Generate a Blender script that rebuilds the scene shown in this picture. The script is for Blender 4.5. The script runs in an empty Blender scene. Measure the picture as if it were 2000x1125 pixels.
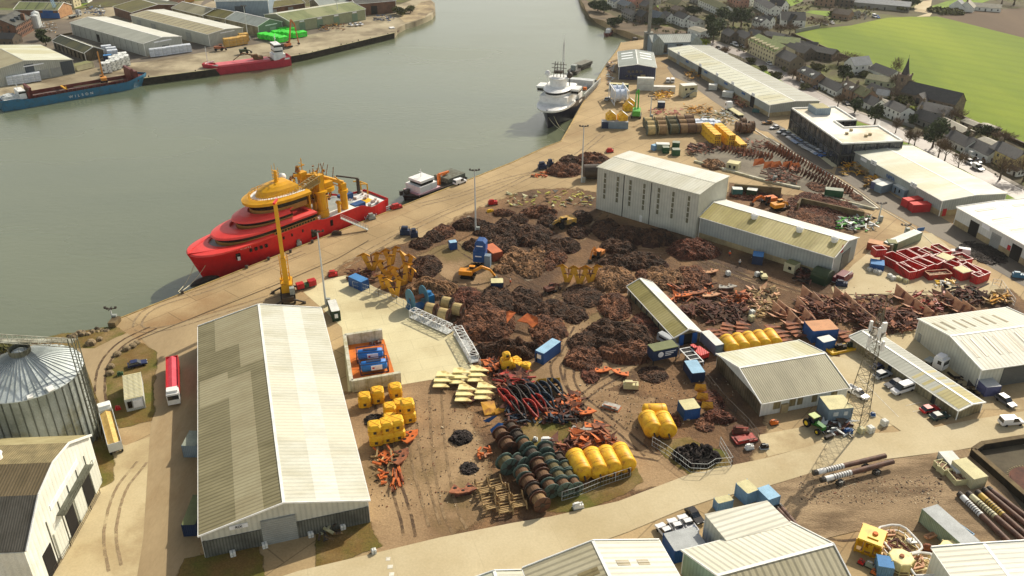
import bpy,math,random
from math import sin,cos,pi,radians,atan2,hypot,sqrt
from mathutils import Vector,Matrix,noise
from mathutils.geometry import tessellate_polygon
random.seed(7)
Ve,Mt,rd=Vector,Matrix,radians
sc=bpy.context.scene
COL=sc.collection
# ---------------- camera ----------------
H=110.0;FP=1700.0;TH=rd(28.5)
cd=bpy.data.cameras.new('camera');cam=bpy.data.objects.new('camera',cd);COL.objects.link(cam)
cam.location=(0,0,H);cam.rotation_euler=(pi/2-TH,0,0)
cd.sensor_width=36;cd.lens=FP/2000*36;cd.clip_end=9000;cd.clip_start=1
sc.camera=cam
# ---------------- world and sun ----------------
Bz=rd(38.5);Bo=rd(36)
w=bpy.data.worlds.new('World');sc.world=w;w.use_nodes=True
nt=w.node_tree;bg=nt.nodes['Background']
sky=nt.nodes.new('ShaderNodeTexSky');sky.sky_type='NISHITA';sky.sun_disc=False
sky.sun_elevation=Bo;sky.sun_rotation=Bz;sky.air_density=1.0;sky.dust_density=4.5;sky.ozone_density=0.6
tcw=nt.nodes.new('ShaderNodeTexCoord');nw=nt.nodes.new('ShaderNodeTexNoise');nw.inputs['Scale'].default_value=2.2;nw.inputs['Detail'].default_value=5;mpw=nt.nodes.new('ShaderNodeMapping');mpw.inputs['Scale'].default_value=(1,1,3)
sxw=nt.nodes.new('ShaderNodeSeparateXYZ');nt.links.new(tcw.outputs['Generated'],mpw.inputs[0]);nt.links.new(mpw.outputs[0],nw.inputs[0]);nt.links.new(tcw.outputs['Generated'],sxw.inputs[0])
r1=nt.nodes.new('ShaderNodeMapRange');nt.links.new(sxw.outputs[2],r1.inputs[0]);r1.inputs[1].default_value=.0;r1.inputs[2].default_value=.60;r1.inputs[3].default_value=.98;r1.inputs[4].default_value=.06
r2=nt.nodes.new('ShaderNodeMapRange');nt.links.new(nw.outputs[0],r2.inputs[0]);r2.inputs[1].default_value=.35;r2.inputs[2].default_value=.65;r2.inputs[3].default_value=.55;r2.inputs[4].default_value=1.0
mw=nt.nodes.new('ShaderNodeMath');mw.operation='MULTIPLY';nt.links.new(r1.outputs[0],mw.inputs[0]);nt.links.new(r2.outputs[0],mw.inputs[1])
mxw=nt.nodes.new('ShaderNodeMix');mxw.data_type='RGBA';nt.links.new(mw.outputs[0],mxw.inputs[0]);nt.links.new(sky.outputs[0],mxw.inputs[6]);mxw.inputs[7].default_value=(17.5,17.6,16.0,1);nt.links.new(mxw.outputs[2],bg.inputs[0]);bg.inputs[1].default_value=0.088  # pale cloud layer added, strongest low down, to brighten the river's reflections
sl=bpy.data.lights.new('sun','SUN');sl.energy=4.9;sl.angle=rd(.55);sl.color=(1,.92,.77)
so=bpy.data.objects.new('sun',sl);COL.objects.link(so)
so.rotation_euler=Ve((sin(Bz)*cos(Bo),cos(Bz)*cos(Bo),sin(Bo))).to_track_quat('Z','Y').to_euler()
so.location=(200,300,300)
sc.view_settings.view_transform='Standard';sc.view_settings.look='None'
sc.view_settings.exposure=0.04;sc.view_settings.gamma=1
# ---------------- pixel -> world ----------------
REG={0:(0,0,1),1:(0,0,3.88),2:(330,0,3.774),3:(1000,60,4),4:(1400,0,3.308),5:(1500,200,4),6:(350,300,3.75),7:(780,280,3.75),8:(1160,280,3.571),9:(640,470,4),10:(1100,450,3.75),11:(1500,440,3.75),12:(1500,700,4),13:(640,700,3.75),14:(1060,700,3.75),15:(0,600,3.75),16:(0,825,3.75),17:(360,860,4),18:(1000,860,4),19:(1500,860,4),20:(1130,0,6.667),21:(1380,0,8.333),22:(1390,60,8.333),23:(1540,110,8.333),24:(1680,180,6.25),25:(1600,0,5),26:(0,0,7.5),27:(220,0,5.882),28:(360,320,4.6875),29:(540,310,8.04),30:(1160,130,8.04),31:(1360,180,9.375),32:(1040,90,6.25),33:(880,680,7.5),34:(1400,560,8.04),35:(1640,1000,5.556),36:(1660,480,6.667),37:(1380,380,7.692),38:(1260,180,9.375)}
def R(n,x,y):
 a,b,s=REG[n];return(a+x/s,b+y/s)
cT,sT=cos(TH),sin(TH)
def ray(px,py):
 u=-(py-562.5)
 return(px-1000,FP*cT+u*sT,-FP*sT+u*cT)
def P(q,z=0.0):
 d=ray(*q);t=(z-H)/d[2]
 return Ve((d[0]*t,d[1]*t,z))
def G(n,x,y,z=0.0):return P(R(n,x,y),z)
def hz(y,py):
 d=ray(1000,py);return H+d[2]*y/d[1]
def ht(b,t,zb=0):return hz(P(b,zb).y,t[1])
# ---------------- materials ----------------
def lin(v):v/=255.;return v/12.92 if v<=.04045 else((v+.055)/1.055)**2.4
def S(r,g,b):return(lin(r),lin(g),lin(b))
MC={}
def newmat(name):
 m=bpy.data.materials.new(name);m.use_nodes=True;MC[name]=m
 return m,m.node_tree,m.node_tree.nodes['Principled BSDF']
def Aa(name,c1,c2=None,s=.4,rough=.75,metal=0.0,bump=0.0,bs=6.0,ribs=None,ribdir='x',ribd=.25,stretch=(1,1,1),c3=None,s3=.08,t3=.55,fine=.12,contrast=(.38,.62),island=0.0,spec=.3,puddle=None,lines=None,bumpd=.05,edge=0):
 if name in MC:return MC[name]
 m,t,b=newmat(name);N=t.nodes.new;Lk=t.links.new
 tc=N('ShaderNodeTexCoord');mp=N('ShaderNodeMapping');mp.inputs['Scale'].default_value=stretch
 Lk(tc.outputs['Object'],mp.inputs[0])
 def noi(sc_,det=5,v=mp):
  n=N('ShaderNodeTexNoise');n.inputs['Scale'].default_value=sc_;n.inputs['Detail'].default_value=det;n.inputs['Roughness'].default_value=.62
  Lk(v.outputs[0],n.inputs['Vector']);return n
 def ramp(src,a,z):
  r=N('ShaderNodeMapRange');r.inputs[1].default_value=a;r.inputs[2].default_value=z;r.clamp=True
  Lk(src,r.inputs[0]);return r.outputs[0]
 def mix(f,a,c,mode='MIX'):
  x=N('ShaderNodeMix');x.data_type='RGBA';x.blend_type=mode
  if isinstance(f,float):x.inputs[0].default_value=f
  else:Lk(f,x.inputs[0])
  for i,q in((6,a),(7,c)):
   if isinstance(q,tuple):x.inputs[i].default_value=(*q[:3],1)
   else:Lk(q,x.inputs[i])
  return x.outputs[2]
 col=tuple(c1)
 n1=noi(s)
 if c2:col=mix(ramp(n1.outputs[0],*contrast),tuple(c1),tuple(c2))
 if c3:
  n3=noi(s3,6);col=mix(ramp(n3.outputs[0],t3-.06,t3+.08),col,tuple(c3))
 if lines:
  br=N('ShaderNodeTexBrick');br.inputs['Scale'].default_value=1;br.offset=lines.get('off',.5)
  br.inputs['Brick Width'].default_value=lines['w'];br.inputs['Row Height'].default_value=lines['h'];br.inputs['Mortar Size'].default_value=lines.get('m',.06)
  m2=N('ShaderNodeMapping');m2.inputs['Rotation'].default_value=(0,0,lines.get('rot',0));Lk(tc.outputs['Object'],m2.inputs[0]);Lk(m2.outputs[0],br.inputs[0])
  br.inputs['Color1'].default_value=(1,1,1,1);v=lines.get('v',.93);br.inputs['Color2'].default_value=(v,v,v,1);d=lines.get('d',.6);br.inputs['Mortar'].default_value=(d,d,d,1)
  col=mix(lines.get('f',.8),col,br.outputs[0],'MULTIPLY')
 if fine:
  nf=noi(s*9+2,4);r=ramp(nf.outputs[0],.3,.7)
  mf=N('ShaderNodeMapRange');mf.inputs[3].default_value=1-fine;mf.inputs[4].default_value=1+fine;Lk(r,mf.inputs[0])
  cc=N('ShaderNodeCombineColor');[Lk(mf.outputs[0],cc.inputs[i])for i in range(3)]
  col=mix(1.0,col,cc.outputs[0],'MULTIPLY')
 if island:
  gi=N('ShaderNodeNewGeometry');mr=N('ShaderNodeMapRange');mr.inputs[3].default_value=1-island;mr.inputs[4].default_value=1+island*1.3
  Lk(gi.outputs['Random Per Island'],mr.inputs[0]);cc=N('ShaderNodeCombineColor');[Lk(mr.outputs[0],cc.inputs[i])for i in range(3)]
  col=mix(1.0,col,cc.outputs[0],'MULTIPLY')
 if edge:
  at=N('ShaderNodeAttribute');at.attribute_name='edge';ne=noi(.35,5);ad2=N('ShaderNodeMath');ad2.operation='MULTIPLY_ADD';Lk(ne.outputs[0],ad2.inputs[0]);ad2.inputs[1].default_value=1.3;ad2.inputs[2].default_value=-.65
  a3=N('ShaderNodeMath');Lk(at.outputs['Fac'],a3.inputs[0]);Lk(ad2.outputs[0],a3.inputs[1]);Lk(ramp(a3.outputs[0],.30,.62),b.inputs['Alpha'])
 hgt=None
 if ribs:
  sx=N('ShaderNodeSeparateXYZ');Lk(tc.outputs['Object'],sx.inputs[0]);v=None
  if ribdir=='x':v=sx.outputs[0]
  elif ribdir=='y':v=sx.outputs[1]
  elif ribdir=='z':v=sx.outputs[2]
  else:
   ad=N('ShaderNodeMath');Lk(sx.outputs[0],ad.inputs[0]);Lk(sx.outputs[1],ad.inputs[1]);v=ad.outputs[0]
  mu=N('ShaderNodeMath');mu.operation='MULTIPLY';mu.inputs[1].default_value=2*pi/ribs;Lk(v,mu.inputs[0])
  si=N('ShaderNodeMath');si.operation='SINE';Lk(mu.outputs[0],si.inputs[0])
  rr=ramp(si.outputs[0],-1,.2);hgt=rr
  mf=N('ShaderNodeMapRange');mf.inputs[3].default_value=1-ribd;mf.inputs[4].default_value=1.0;Lk(rr,mf.inputs[0])
  cc=N('ShaderNodeCombineColor');[Lk(mf.outputs[0],cc.inputs[i])for i in range(3)]
  col=mix(1.0,col,cc.outputs[0],'MULTIPLY')
 rg=rough
 if puddle:
  pn=noi(puddle[0],3);pf=ramp(pn.outputs[0],puddle[1],puddle[1]+.03)
  col=mix(pf,col,tuple(puddle[2]));mr=N('ShaderNodeMapRange');mr.inputs[3].default_value=rough;mr.inputs[4].default_value=.12;Lk(pf,mr.inputs[0]);Lk(mr.outputs[0],b.inputs['Roughness'])
 else:b.inputs['Roughness'].default_value=rg
 if isinstance(col,tuple):b.inputs['Base Color'].default_value=(*col[:3],1)
 else:Lk(col,b.inputs['Base Color'])
 b.inputs['Metallic'].default_value=metal;b.inputs['Specular IOR Level'].default_value=spec
 if bump or ribs:
  bp=N('ShaderNodeBump');bp.inputs['Strength'].default_value=bump or .6;bp.inputs['Distance'].default_value=bumpd if not ribs else .06
  if hgt is None:hgt=noi(bs,6).outputs[0]
  Lk(hgt,bp.inputs['Height']);Lk(bp.outputs[0],b.inputs['Normal'])
 return m
def Ac(name,c,rough=.45,dirt=None,**k):
 return Aa(name,c,dirt or tuple(x*.72 for x in c),s=.5,rough=rough,fine=.08,contrast=(.45,.75),**k)
# ---------------- mesh builder ----------------
class MB:
 def __init__(s):s.v=[];s.f=[];s.m=[];s.T=None
 def add(s,vs,fs,m=0):
  o=len(s.v)
  if s.T is not None:vs=[s.T@Ve(q)for q in vs]
  s.v+=[tuple(q)for q in vs];s.f+=[tuple(o+i for i in f)for f in fs];s.m+=[m]*len(fs);return s
 def box(s,x0,x1,y0,y1,z0,z1,m=0):
  return s.add([(x0,y0,z0),(x1,y0,z0),(x1,y1,z0),(x0,y1,z0),(x0,y0,z1),(x1,y0,z1),(x1,y1,z1),(x0,y1,z1)],BF,m)
 def cb(s,c,d,m=0,rz=0,rx=0,ry=0):
  Mx=Mt.Translation(c)@Mt.Rotation(rz,4,'Z')@Mt.Rotation(ry,4,'Y')@Mt.Rotation(rx,4,'X')
  h=[q/2 for q in d]
  return s.add([Mx@Ve((sx*h[0],sy*h[1],sz*h[2]))for sz in(-1,1)for sx,sy in((-1,-1),(1,-1),(1,1),(-1,1))],BF,m)
 def bar(s,p,q,w=.1,h=None,m=0,up=(0,0,1)):
  p=Ve(p);q=Ve(q);d=(q-p)
  if d.length<1e-6:return s
  d.normalize();u=Ve(up)
  if abs(d.dot(u))>.98:u=Ve((1,0,0))
  a=d.cross(u).normalized();b=a.cross(d);h=h or w;a*=w/2;b*=h/2
  return s.add([p-a-b,p+a-b,p+a+b,p-a+b,q-a-b,q+a-b,q+a+b,q-a+b],[(0,1,2,3),(7,6,5,4),(0,4,5,1),(1,5,6,2),(2,6,7,3),(3,7,4,0)],m)
 def tube(s,p,q,r0,r1=None,n=8,m=0,caps=True):
  p=Ve(p);q=Ve(q);r1=r0 if r1 is None else r1;d=(q-p).normalized()
  u=Ve((0,0,1))if abs(d.z)<.9 else Ve((1,0,0));a=d.cross(u).normalized();b=a.cross(d)
  vs=[c+(a*cos(2*pi*i/n)+b*sin(2*pi*i/n))*r for c,r in((p,r0),(q,r1))for i in range(n)]
  fs=[(i,(i+1)%n,n+(i+1)%n,n+i)for i in range(n)]
  if caps:fs+=[tuple(range(n-1,-1,-1)),tuple(range(n,2*n))]
  return s.add(vs,fs,m)
 def lathe(s,prof,c=(0,0,0),n=16,m=0,axis='z',cap=True):
  vs=[];k=len(prof);c=Ve(c)
  for r,h in prof:
   for i in range(n):
    a=2*pi*i/n;v=(r*cos(a),r*sin(a),h)
    if axis=='x':v=(h,r*cos(a),r*sin(a))
    if axis=='y':v=(r*cos(a),h,r*sin(a))
    vs.append(c+Ve(v))
  fs=[(j*n+i,j*n+(i+1)%n,(j+1)*n+(i+1)%n,(j+1)*n+i)for j in range(k-1)for i in range(n)]
  if cap:fs+=[tuple(range(n-1,-1,-1)),tuple(range((k-1)*n,k*n))]
  return s.add(vs,fs,m)
 def path(s,pts,r,n=5,m=0):
  for a,b in zip(pts[:-1],pts[1:]):s.tube(a,b,r,r,n,m,False)
  return s
 def prism(s,pts,z0,z1,m=0,bottom=True):
  n=len(pts);vs=[(q[0],q[1],z0)for q in pts]+[(q[0],q[1],z1)for q in pts]
  fs=[(i,(i+1)%n,n+(i+1)%n,n+i)for i in range(n)]
  for t in tessellate_polygon([[Ve((q[0],q[1],0))for q in pts]]):
   a,b,c=t
   A,B,C_=[Ve(pts[i][:2])for i in t]
   if(B-A).cross(C_-A)<0:b,c=c,b
   fs.append((n+a,n+b,n+c))
   if bottom:fs.append((c,b,a))
  return s.add(vs,fs,m)
 def loft(s,rings,m=0,closed=True,caps=True):
  n=len(rings[0]);vs=[q for r in rings for q in r];k=len(rings)
  e=n if closed else n-1
  fs=[(j*n+i,j*n+(i+1)%n,(j+1)*n+(i+1)%n,(j+1)*n+i)for j in range(k-1)for i in range(e)]
  if caps and closed:fs+=[tuple(range(n-1,-1,-1)),tuple(range((k-1)*n,k*n))]
  return s.add(vs,fs,m)
 def build(s,name,mats,parent=None,loc=None,smooth=False,rz=0):
  me=bpy.data.meshes.new(name);me.from_pydata(s.v,[],s.f)
  if not isinstance(mats,(list,tuple)):mats=[mats]
  for q in mats:me.materials.append(q)
  if len(mats)>1:me.polygons.foreach_set('material_index',s.m)
  if smooth:me.polygons.foreach_set('use_smooth',[True]*len(s.f))
  me.update();o=bpy.data.objects.new(name,me);COL.objects.link(o)
  if parent:o.parent=parent
  if loc is not None:o.location=loc
  o.rotation_euler.z=rz
  return o
BF=[(3,2,1,0),(4,5,6,7),(0,1,5,4),(1,2,6,5),(2,3,7,6),(3,0,4,7)]
def tag(o,label,cat,group=None,kind=None):
 if label:o['label']=label
 if cat:o['category']=cat
 if group:o['group']=group
 if kind:o['kind']=kind
 return o
def Ad(name,label,cat,loc=(0,0,0),rz=0,group=None):
 o=bpy.data.objects.new(name,None);COL.objects.link(o);o.empty_display_size=.5
 o.location=loc;o.rotation_euler=(0,0,rz);return tag(o,label,cat,group)
KIDS={}
def kids(o):
 return[c for c in bpy.data.objects if c.parent==o]
def dup(o,loc,rz,label=None,group=None,cache={}):
 if o.name not in cache:cache[o.name]=[(c,kids(c))for c in kids(o)]
 r=o.copy();COL.objects.link(r);r.location=loc;r.rotation_euler=(0,0,rz)
 if label:r['label']=label
 if group:r['group']=group
 for c,gs in cache[o.name]:
  k=c.copy();COL.objects.link(k);k.parent=r
  for g in gs:
   q=g.copy();COL.objects.link(q);q.parent=k
 return r
ORD=['first','second','third','fourth','fifth','sixth','seventh','eighth','ninth','tenth','eleventh','twelfth','thirteenth','fourteenth','fifteenth','sixteenth','seventeenth','eighteenth','nineteenth','twentieth','twenty-first','twenty-second','twenty-third','twenty-fourth','twenty-fifth','twenty-sixth','twenty-seventh','twenty-eighth','twenty-ninth','thirtieth','thirty-first','thirty-second','thirty-third','thirty-fourth','thirty-fifth','thirty-sixth','thirty-seventh','thirty-eighth','thirty-ninth','fortieth']
def rnd(a,b):return random.uniform(a,b)
def Ba(o,label=None):o['kind']='structure';return o
# ---------------- ground, water, roads ----------------
QROT=rd(49.5)
m_conc=Aa('quay_concrete',S(184,160,120),S(156,134,98),s=.035,rough=.85,c3=S(146,116,80),s3=.02,t3=.58,fine=.12,bump=.3,bs=3,spec=.2,lines=dict(w=16,h=7,rot=-QROT,m=.13,d=.55,v=.90,off=.5))
m_water=None
def water_mat():
 m,t,b=newmat('river_water');N=t.nodes.new;Lk=t.links.new
 tc=N('ShaderNodeTexCoord');mp=N('ShaderNodeMapping');mp.inputs['Scale'].default_value=(.45,1,1);mp.inputs['Rotation'].default_value=(0,0,rd(10));Lk(tc.outputs['Object'],mp.inputs[0])
 n=N('ShaderNodeTexNoise');n.inputs['Scale'].default_value=.55;n.inputs['Detail'].default_value=6;n.inputs['Roughness'].default_value=.6;Lk(mp.outputs[0],n.inputs[0])
 n2=N('ShaderNodeTexNoise');n2.inputs['Scale'].default_value=.012;n2.inputs['Detail'].default_value=4;Lk(mp.outputs[0],n2.inputs[0])
 r=N('ShaderNodeMapRange');r.inputs[1].default_value=.35;r.inputs[2].default_value=.65;Lk(n2.outputs[0],r.inputs[0])
 x=N('ShaderNodeMix');x.data_type='RGBA';x.inputs[6].default_value=(*S(88,96,72),1);x.inputs[7].default_value=(*S(106,112,88),1);Lk(r.outputs[0],x.inputs[0]);Lk(x.outputs[2],b.inputs['Base Color'])
 rr=N('ShaderNodeMapRange');rr.inputs[3].default_value=.16;rr.inputs[4].default_value=.30;Lk(r.outputs[0],rr.inputs[0]);Lk(rr.outputs[0],b.inputs['Roughness'])
 b.inputs['IOR'].default_value=1.62;b.inputs['Specular IOR Level'].default_value=.6
 bp=N('ShaderNodeBump');bp.inputs['Strength'].default_value=.5;bp.inputs['Distance'].default_value=.14;Lk(n.outputs[0],bp.inputs['Height']);Lk(bp.outputs[0],b.inputs['Normal'])
 return m
ZW=-3.6
mb=MB();mb.add([(-6000,-2000,ZW),(6000,-2000,ZW),(6000,7000,ZW),(-6000,7000,ZW)],[(0,1,2,3)])
Ba(mb.build('river_water',water_mat()))
mb=MB();mb.add([(-6000,-2000,-9),(6000,-2000,-9),(6000,7000,-9),(-6000,7000,-9)],[(0,1,2,3)])
Ba(mb.build('river_bed',Aa('river_mud',S(70,62,45))))
def px(L_,z=0):return[P(q,z)for q in L_]
B7=px([(60,672),(100,662),(150,655),(205,645),(224,640),(232,622),(1000,317),(1067,286),(1095,276),(1106,258),(1147,185),(1185,125),(1207,96),(1213,83),(1235,80),(1250,78)])
south_shore=px([(1262,76),(1237,66),(1215,58),(1190,46),(1165,33),(1150,17),(1135,0),(1128,-25),(1100,-60),(1040,-110)])
sp=[Ve((-400,60,0)),Ve((-160,175,0)),*px([(-120,715),(0,690)])]+B7+south_shore+[Ve((0,3000,0)),Ve((5500,6500,0)),Ve((5500,-1500,0)),Ve((-5500,-1500,0)),Ve((-5500,-300,0))]
mb=MB();mb.prism(sp,-8.5,0,0,bottom=False)
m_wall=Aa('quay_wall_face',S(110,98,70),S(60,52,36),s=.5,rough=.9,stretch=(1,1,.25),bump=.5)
o=mb.build('port_ground',[m_conc]);Ba(o)
nq=px([(-300,245),(0,187),(145,168),(291,150),(400,136),(500,121),(600,103),(690,82),(770,63),(775,55)])
ns=px([(791,46),(812,40),(828,34),(843,27),(850,18),(849,5),(838,-4),(820,-20),(700,-90),(500,-150)])
npoly=nq+ns+[Ve((-1500,4000,0)),Ve((-5500,5000,0)),Ve((-5500,600,0))]
m_nq=Aa('north_quay_concrete',S(178,166,138),S(140,128,104),s=.05,rough=.85,c3=S(112,100,80),s3=.03,t3=.56,fine=.1,spec=.2,lines=dict(w=24,h=10,rot=rd(-39),m=.15,d=.8,v=.95))
mb=MB();mb.prism(npoly,-8.5,-.3,0,bottom=False);Ba(mb.build('north_quay_ground',m_nq))
def quay_face(name,pts,mat,z0,z1,th=.5):
 mb=MB()
 for a,b in zip(pts[:-1],pts[1:]):
  a=Ve((a.x,a.y,0));b=Ve((b.x,b.y,0));d=(b-a).normalized();n=Ve((-d.y,d.x,0))
  mb.add([a+n*th+Ve((0,0,z0)),b+n*th+Ve((0,0,z0)),b+n*th+Ve((0,0,z1)),a+n*th+Ve((0,0,z1)),a-n*.02+Ve((0,0,z0)),b-n*.02+Ve((0,0,z0)),b-n*.02+Ve((0,0,z1)),a-n*.02+Ve((0,0,z1))],BF)
 return Ba(mb.build(name,mat))
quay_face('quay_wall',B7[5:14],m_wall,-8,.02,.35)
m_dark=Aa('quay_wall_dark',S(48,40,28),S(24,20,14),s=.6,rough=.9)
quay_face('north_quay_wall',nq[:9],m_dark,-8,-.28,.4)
mcope=Aa('coping_yellow',S(186,160,96),S(150,128,84),s=.3,rough=.8)
def A6(name,pts,wd,z,mat,h=0.0,side=0):
 mb=MB();L2=[];R2=[]
 for i,p in enumerate(pts):
  a=pts[max(i-1,0)];b=pts[min(i+1,len(pts)-1)];d=Ve((b.x-a.x,b.y-a.y,0)).normalized();n=Ve((-d.y,d.x,0))
  o0=wd/2+side*wd/2;o1=-wd/2+side*wd/2
  L2.append(Ve((p.x,p.y,0))+n*o0);R2.append(Ve((p.x,p.y,0))+n*o1)
 k=len(pts)
 vs=[(q.x,q.y,z)for q in L2]+[(q.x,q.y,z)for q in R2]
 fs=[(i,k+i,k+i+1,i+1)for i in range(k-1)]
 if h:
  vs+=[(q.x,q.y,z-h)for q in L2]+[(q.x,q.y,z-h)for q in R2]
  for i in range(k-1):fs+=[(i,i+1,2*k+i+1,2*k+i),(k+i+1,k+i,3*k+i,3*k+i+1)]
  fs+=[(0,2*k,3*k,k),(k-1,2*k-1,4*k-1,3*k-1)]
 mb.add(vs,fs);o_=mb.build(name,mat)
 if name[:5]=='wheel':at=o_.data.attributes.new('edge','FLOAT','POINT');at.data.foreach_set('value',[.5]*len(mb.v))
 return Ba(o_)
A6('quay_edge_kerb',B7[5:14],.35,.18,mcope,.18,-1)
A6('north_quay_kerb',nq[:9],.4,-.1,Aa('kerb_pale',S(190,180,140)),.2,-1)
mb=MB();tt=0
for a,b in zip(nq[2:8],nq[3:9]):
 n_=max(1,int((b-a).length/4.0))
 for i in range(n_):
  p=a.lerp(b,i/n_);d=(b-a).normalized();nn=Ve((-d.y,d.x,0));p=p+nn*rnd(.6,.9);mb.tube((p.x,p.y,-8),(p.x,p.y,rnd(-.9,.5)),.28,n=6)
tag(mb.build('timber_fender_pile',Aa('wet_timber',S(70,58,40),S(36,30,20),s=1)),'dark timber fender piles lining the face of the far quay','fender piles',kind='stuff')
def jag(pts,amp,step=6.0):
 out=[]
 n=len(pts)
 for i in range(n):
  a,b=pts[i],pts[(i+1)%n];k=max(1,int((b-a).length/step))
  for j in range(k):
   p=a.lerp(b,j/k);f=amp
   out.append(Ve((p.x+f*(noise.noise(Ve((p.x*.11,p.y*.11,3.1)))*1.6+rnd(-.3,.3)),p.y+f*(noise.noise(Ve((p.x*.11,p.y*.11,9.7)))*1.6+rnd(-.3,.3)),0)))
 return out
ZL=[0.0]
def Al(name,pts,mat,amp=0.0,step=6.0,z=None,soft=None):
 if pts and isinstance(pts[0],tuple):pts=px(pts)
 if z is None:ZL[0]+=.004;z=.008+ZL[0]
 if amp:pts=jag(pts,amp,step)
 mb=MB();n=len(pts);vs=[(q.x,q.y,z)for q in pts];fs=[]
 for t in tessellate_polygon([[Ve((q.x,q.y,0))for q in pts]]):
  a,b,c=t;A,B,C_=[pts[i].to_2d()for i in t]
  fs.append((a,b,c)if(B-A).cross(C_-A)>0 else(a,c,b))
 mb.add(vs,fs);ed=[1.0]*len(vs)
 if mat in B8:
  d=soft or B8[mat];ar=sum(pts[i].x*pts[(i+1)%n].y-pts[(i+1)%n].x*pts[i].y for i in range(n));sg=1 if ar>0 else-1;o=len(mb.v);ov=[]
  for i in range(n):
   t=(pts[(i+1)%n]-pts[i-1]).to_2d();t=t.normalized()if t.length>1e-6 else Ve((1,0));k_=d*rnd(.6,1.3);ov.append((pts[i].x+sg*t.y*k_,pts[i].y-sg*t.x*k_,z))
  mb.add(ov,[(i-o,o+i-o,o+(i+1)%n-o,(i+1)%n-o)if sg>0 else((i+1)%n-o,o+(i+1)%n-o,o+i-o,i-o)for i in range(n)]);ed+=[0.0]*n
 o_=mb.build(name,mat)
 if mat in B8:at=o_.data.attributes.new('edge','FLOAT','POINT');at.data.foreach_set('value',ed)
 return Ba(o_)
B8={}
B9=Aa('yard_mud',S(138,106,72),S(96,71,48),s=.05,rough=.9,c3=S(70,52,39),s3=.045,t3=.54,fine=.22,bump=.9,bs=1.3,bumpd=.35,spec=.3,stretch=(1,.75,1),puddle=(.05,.68,S(150,138,116)),edge=1)
Bt=Aa('gravel_mud',S(160,134,100),S(126,100,72),s=.06,rough=.9,c3=S(112,96,60),s3=.03,t3=.58,fine=.2,bump=.6,bs=1.5,bumpd=.2,spec=.25,edge=1)
m_pale=Aa('pale_concrete',S(214,204,164),S(196,184,144),s=.05,rough=.8,c3=S(176,158,118),s3=.02,t3=.6,fine=.06,spec=.25,lines=dict(w=9,h=4.5,rot=rd(-18),m=.06,d=.78,v=.97))
B0=Aa('road_concrete',S(196,182,148),S(182,166,130),s=.05,rough=.85,c3=S(170,150,114),s3=.03,t3=.6,fine=.07,spec=.2,lines=dict(w=14,h=60,rot=rd(-18),m=.05,d=.86,v=.98))
Bp=Aa('asphalt',S(112,102,88),S(88,80,70),s=.06,rough=.75,c3=S(128,116,96),s3=.03,t3=.58,fine=.08,spec=.35)
m_tan=Aa('tan_road',S(166,146,112),S(146,126,94),s=.05,rough=.85,fine=.08,spec=.25,c3=S(136,110,76),s3=.04,t3=.6,stretch=(1,.3,1))
Aq=Aa('rough_grass',S(92,92,34),S(112,88,46),s=.12,rough=.95,fine=.3,c3=S(134,112,74),s3=.09,t3=.56,bump=.8,bs=2,edge=1)
A5=Aa('grass_verge',S(122,146,40),S(98,122,36),s=.1,rough=.95,fine=.15)
m_field=Aa('winter_wheat',S(118,136,12),S(102,122,12),s=.012,rough=.95,fine=.08,stretch=(1,.25,1),c3=S(130,144,22),s3=.01,t3=.55,ribs=16,ribdir='xy',ribd=.07)
m_plough=Aa('ploughed_earth',S(106,86,64),S(90,72,54),s=.02,rough=.95,fine=.12,stretch=(1,.2,1))
m_vill=Aa('garden_ground',S(88,84,52),S(72,62,46),s=.06,rough=.95,fine=.3,c3=S(98,102,44),s3=.05,t3=.56)
m_shore=Aa('shore_mud',S(108,92,70),S(78,66,50),s=.03,rough=.9,fine=.25,stretch=(1,2.5,1),c3=S(134,118,92),s3=.02,t3=.56,bump=.6,bs=1)
m_street=Aa('wet_street_glare',S(150,140,132),S(118,108,102),s=.05,rough=.55,fine=.05,spec=.5,puddle=(.05,.56,S(190,186,180)))  # pale grey and paler puddles paint the sun glare on wet asphalt
m_lot=Aa('rutted_lot',S(172,148,116),S(140,118,90),s=.05,rough=.95,fine=.25,stretch=(1,3,1),c3=S(120,100,76),s3=.06,t3=.56,bump=1,bs=2,bumpd=.3)
B8.update({B9:5,Bt:4,Aq:1.2})
Al('village_ground',[(1262,76),(1300,92),(1400,90),(1510,190),(1610,205),(1700,228),(1780,285),(1980,385),(2100,450),(2400,560),(2400,-50),(1900,-90),(1400,-90),(1135,-60),(1135,0),(1150,17),(1165,33),(1190,46),(1215,58),(1237,66)],m_vill)
Al('river_shore',[R(20,*q)for q in[(40,-30),(180,40),(330,110),(350,150),(520,230),(760,300),(880,320),(1000,330),(1200,360),(1400,410),(1480,450),(1000,476),(880,482),(840,480),(700,436),(420,345),(330,270),(200,230),(125,180),(100,110),(30,20)]],m_shore,1.5)
Al('green_field',[R(4,485,222),R(4,650,185),(1660,50),R(4,1100,115),R(4,1250,108),(1814,33),(1830,32),(1856,38),(2000,74),(2400,180),(2400,420),(2000,287),(1930,257),(1880,236),(1825,208),(1812,180),(1760,140),(1700,128),(1684,124),(1630,103),R(4,620,290)],m_field)
Al('ploughed_field',[(1830,32),(1860,24),(1990,16),(2400,0),(2400,180),(2000,74),(1856,38)],m_plough)
Al('far_meadow',[R(21,920,30),R(21,1250,-40),R(21,1600,-40),R(21,1550,30),R(21,1380,100),R(21,1240,100)],A5)
Al('house_lawn',[R(21,1600,200),R(21,1700,170),R(21,2000,180),R(21,2080,230),R(21,2000,270),R(21,1700,220)],A5)
Al('paddock',[R(25,1100,60),R(25,1250,10),R(25,1500,-30),R(25,1700,-10),R(25,1500,60),R(25,1330,90),R(25,1120,100)],A5)
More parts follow.
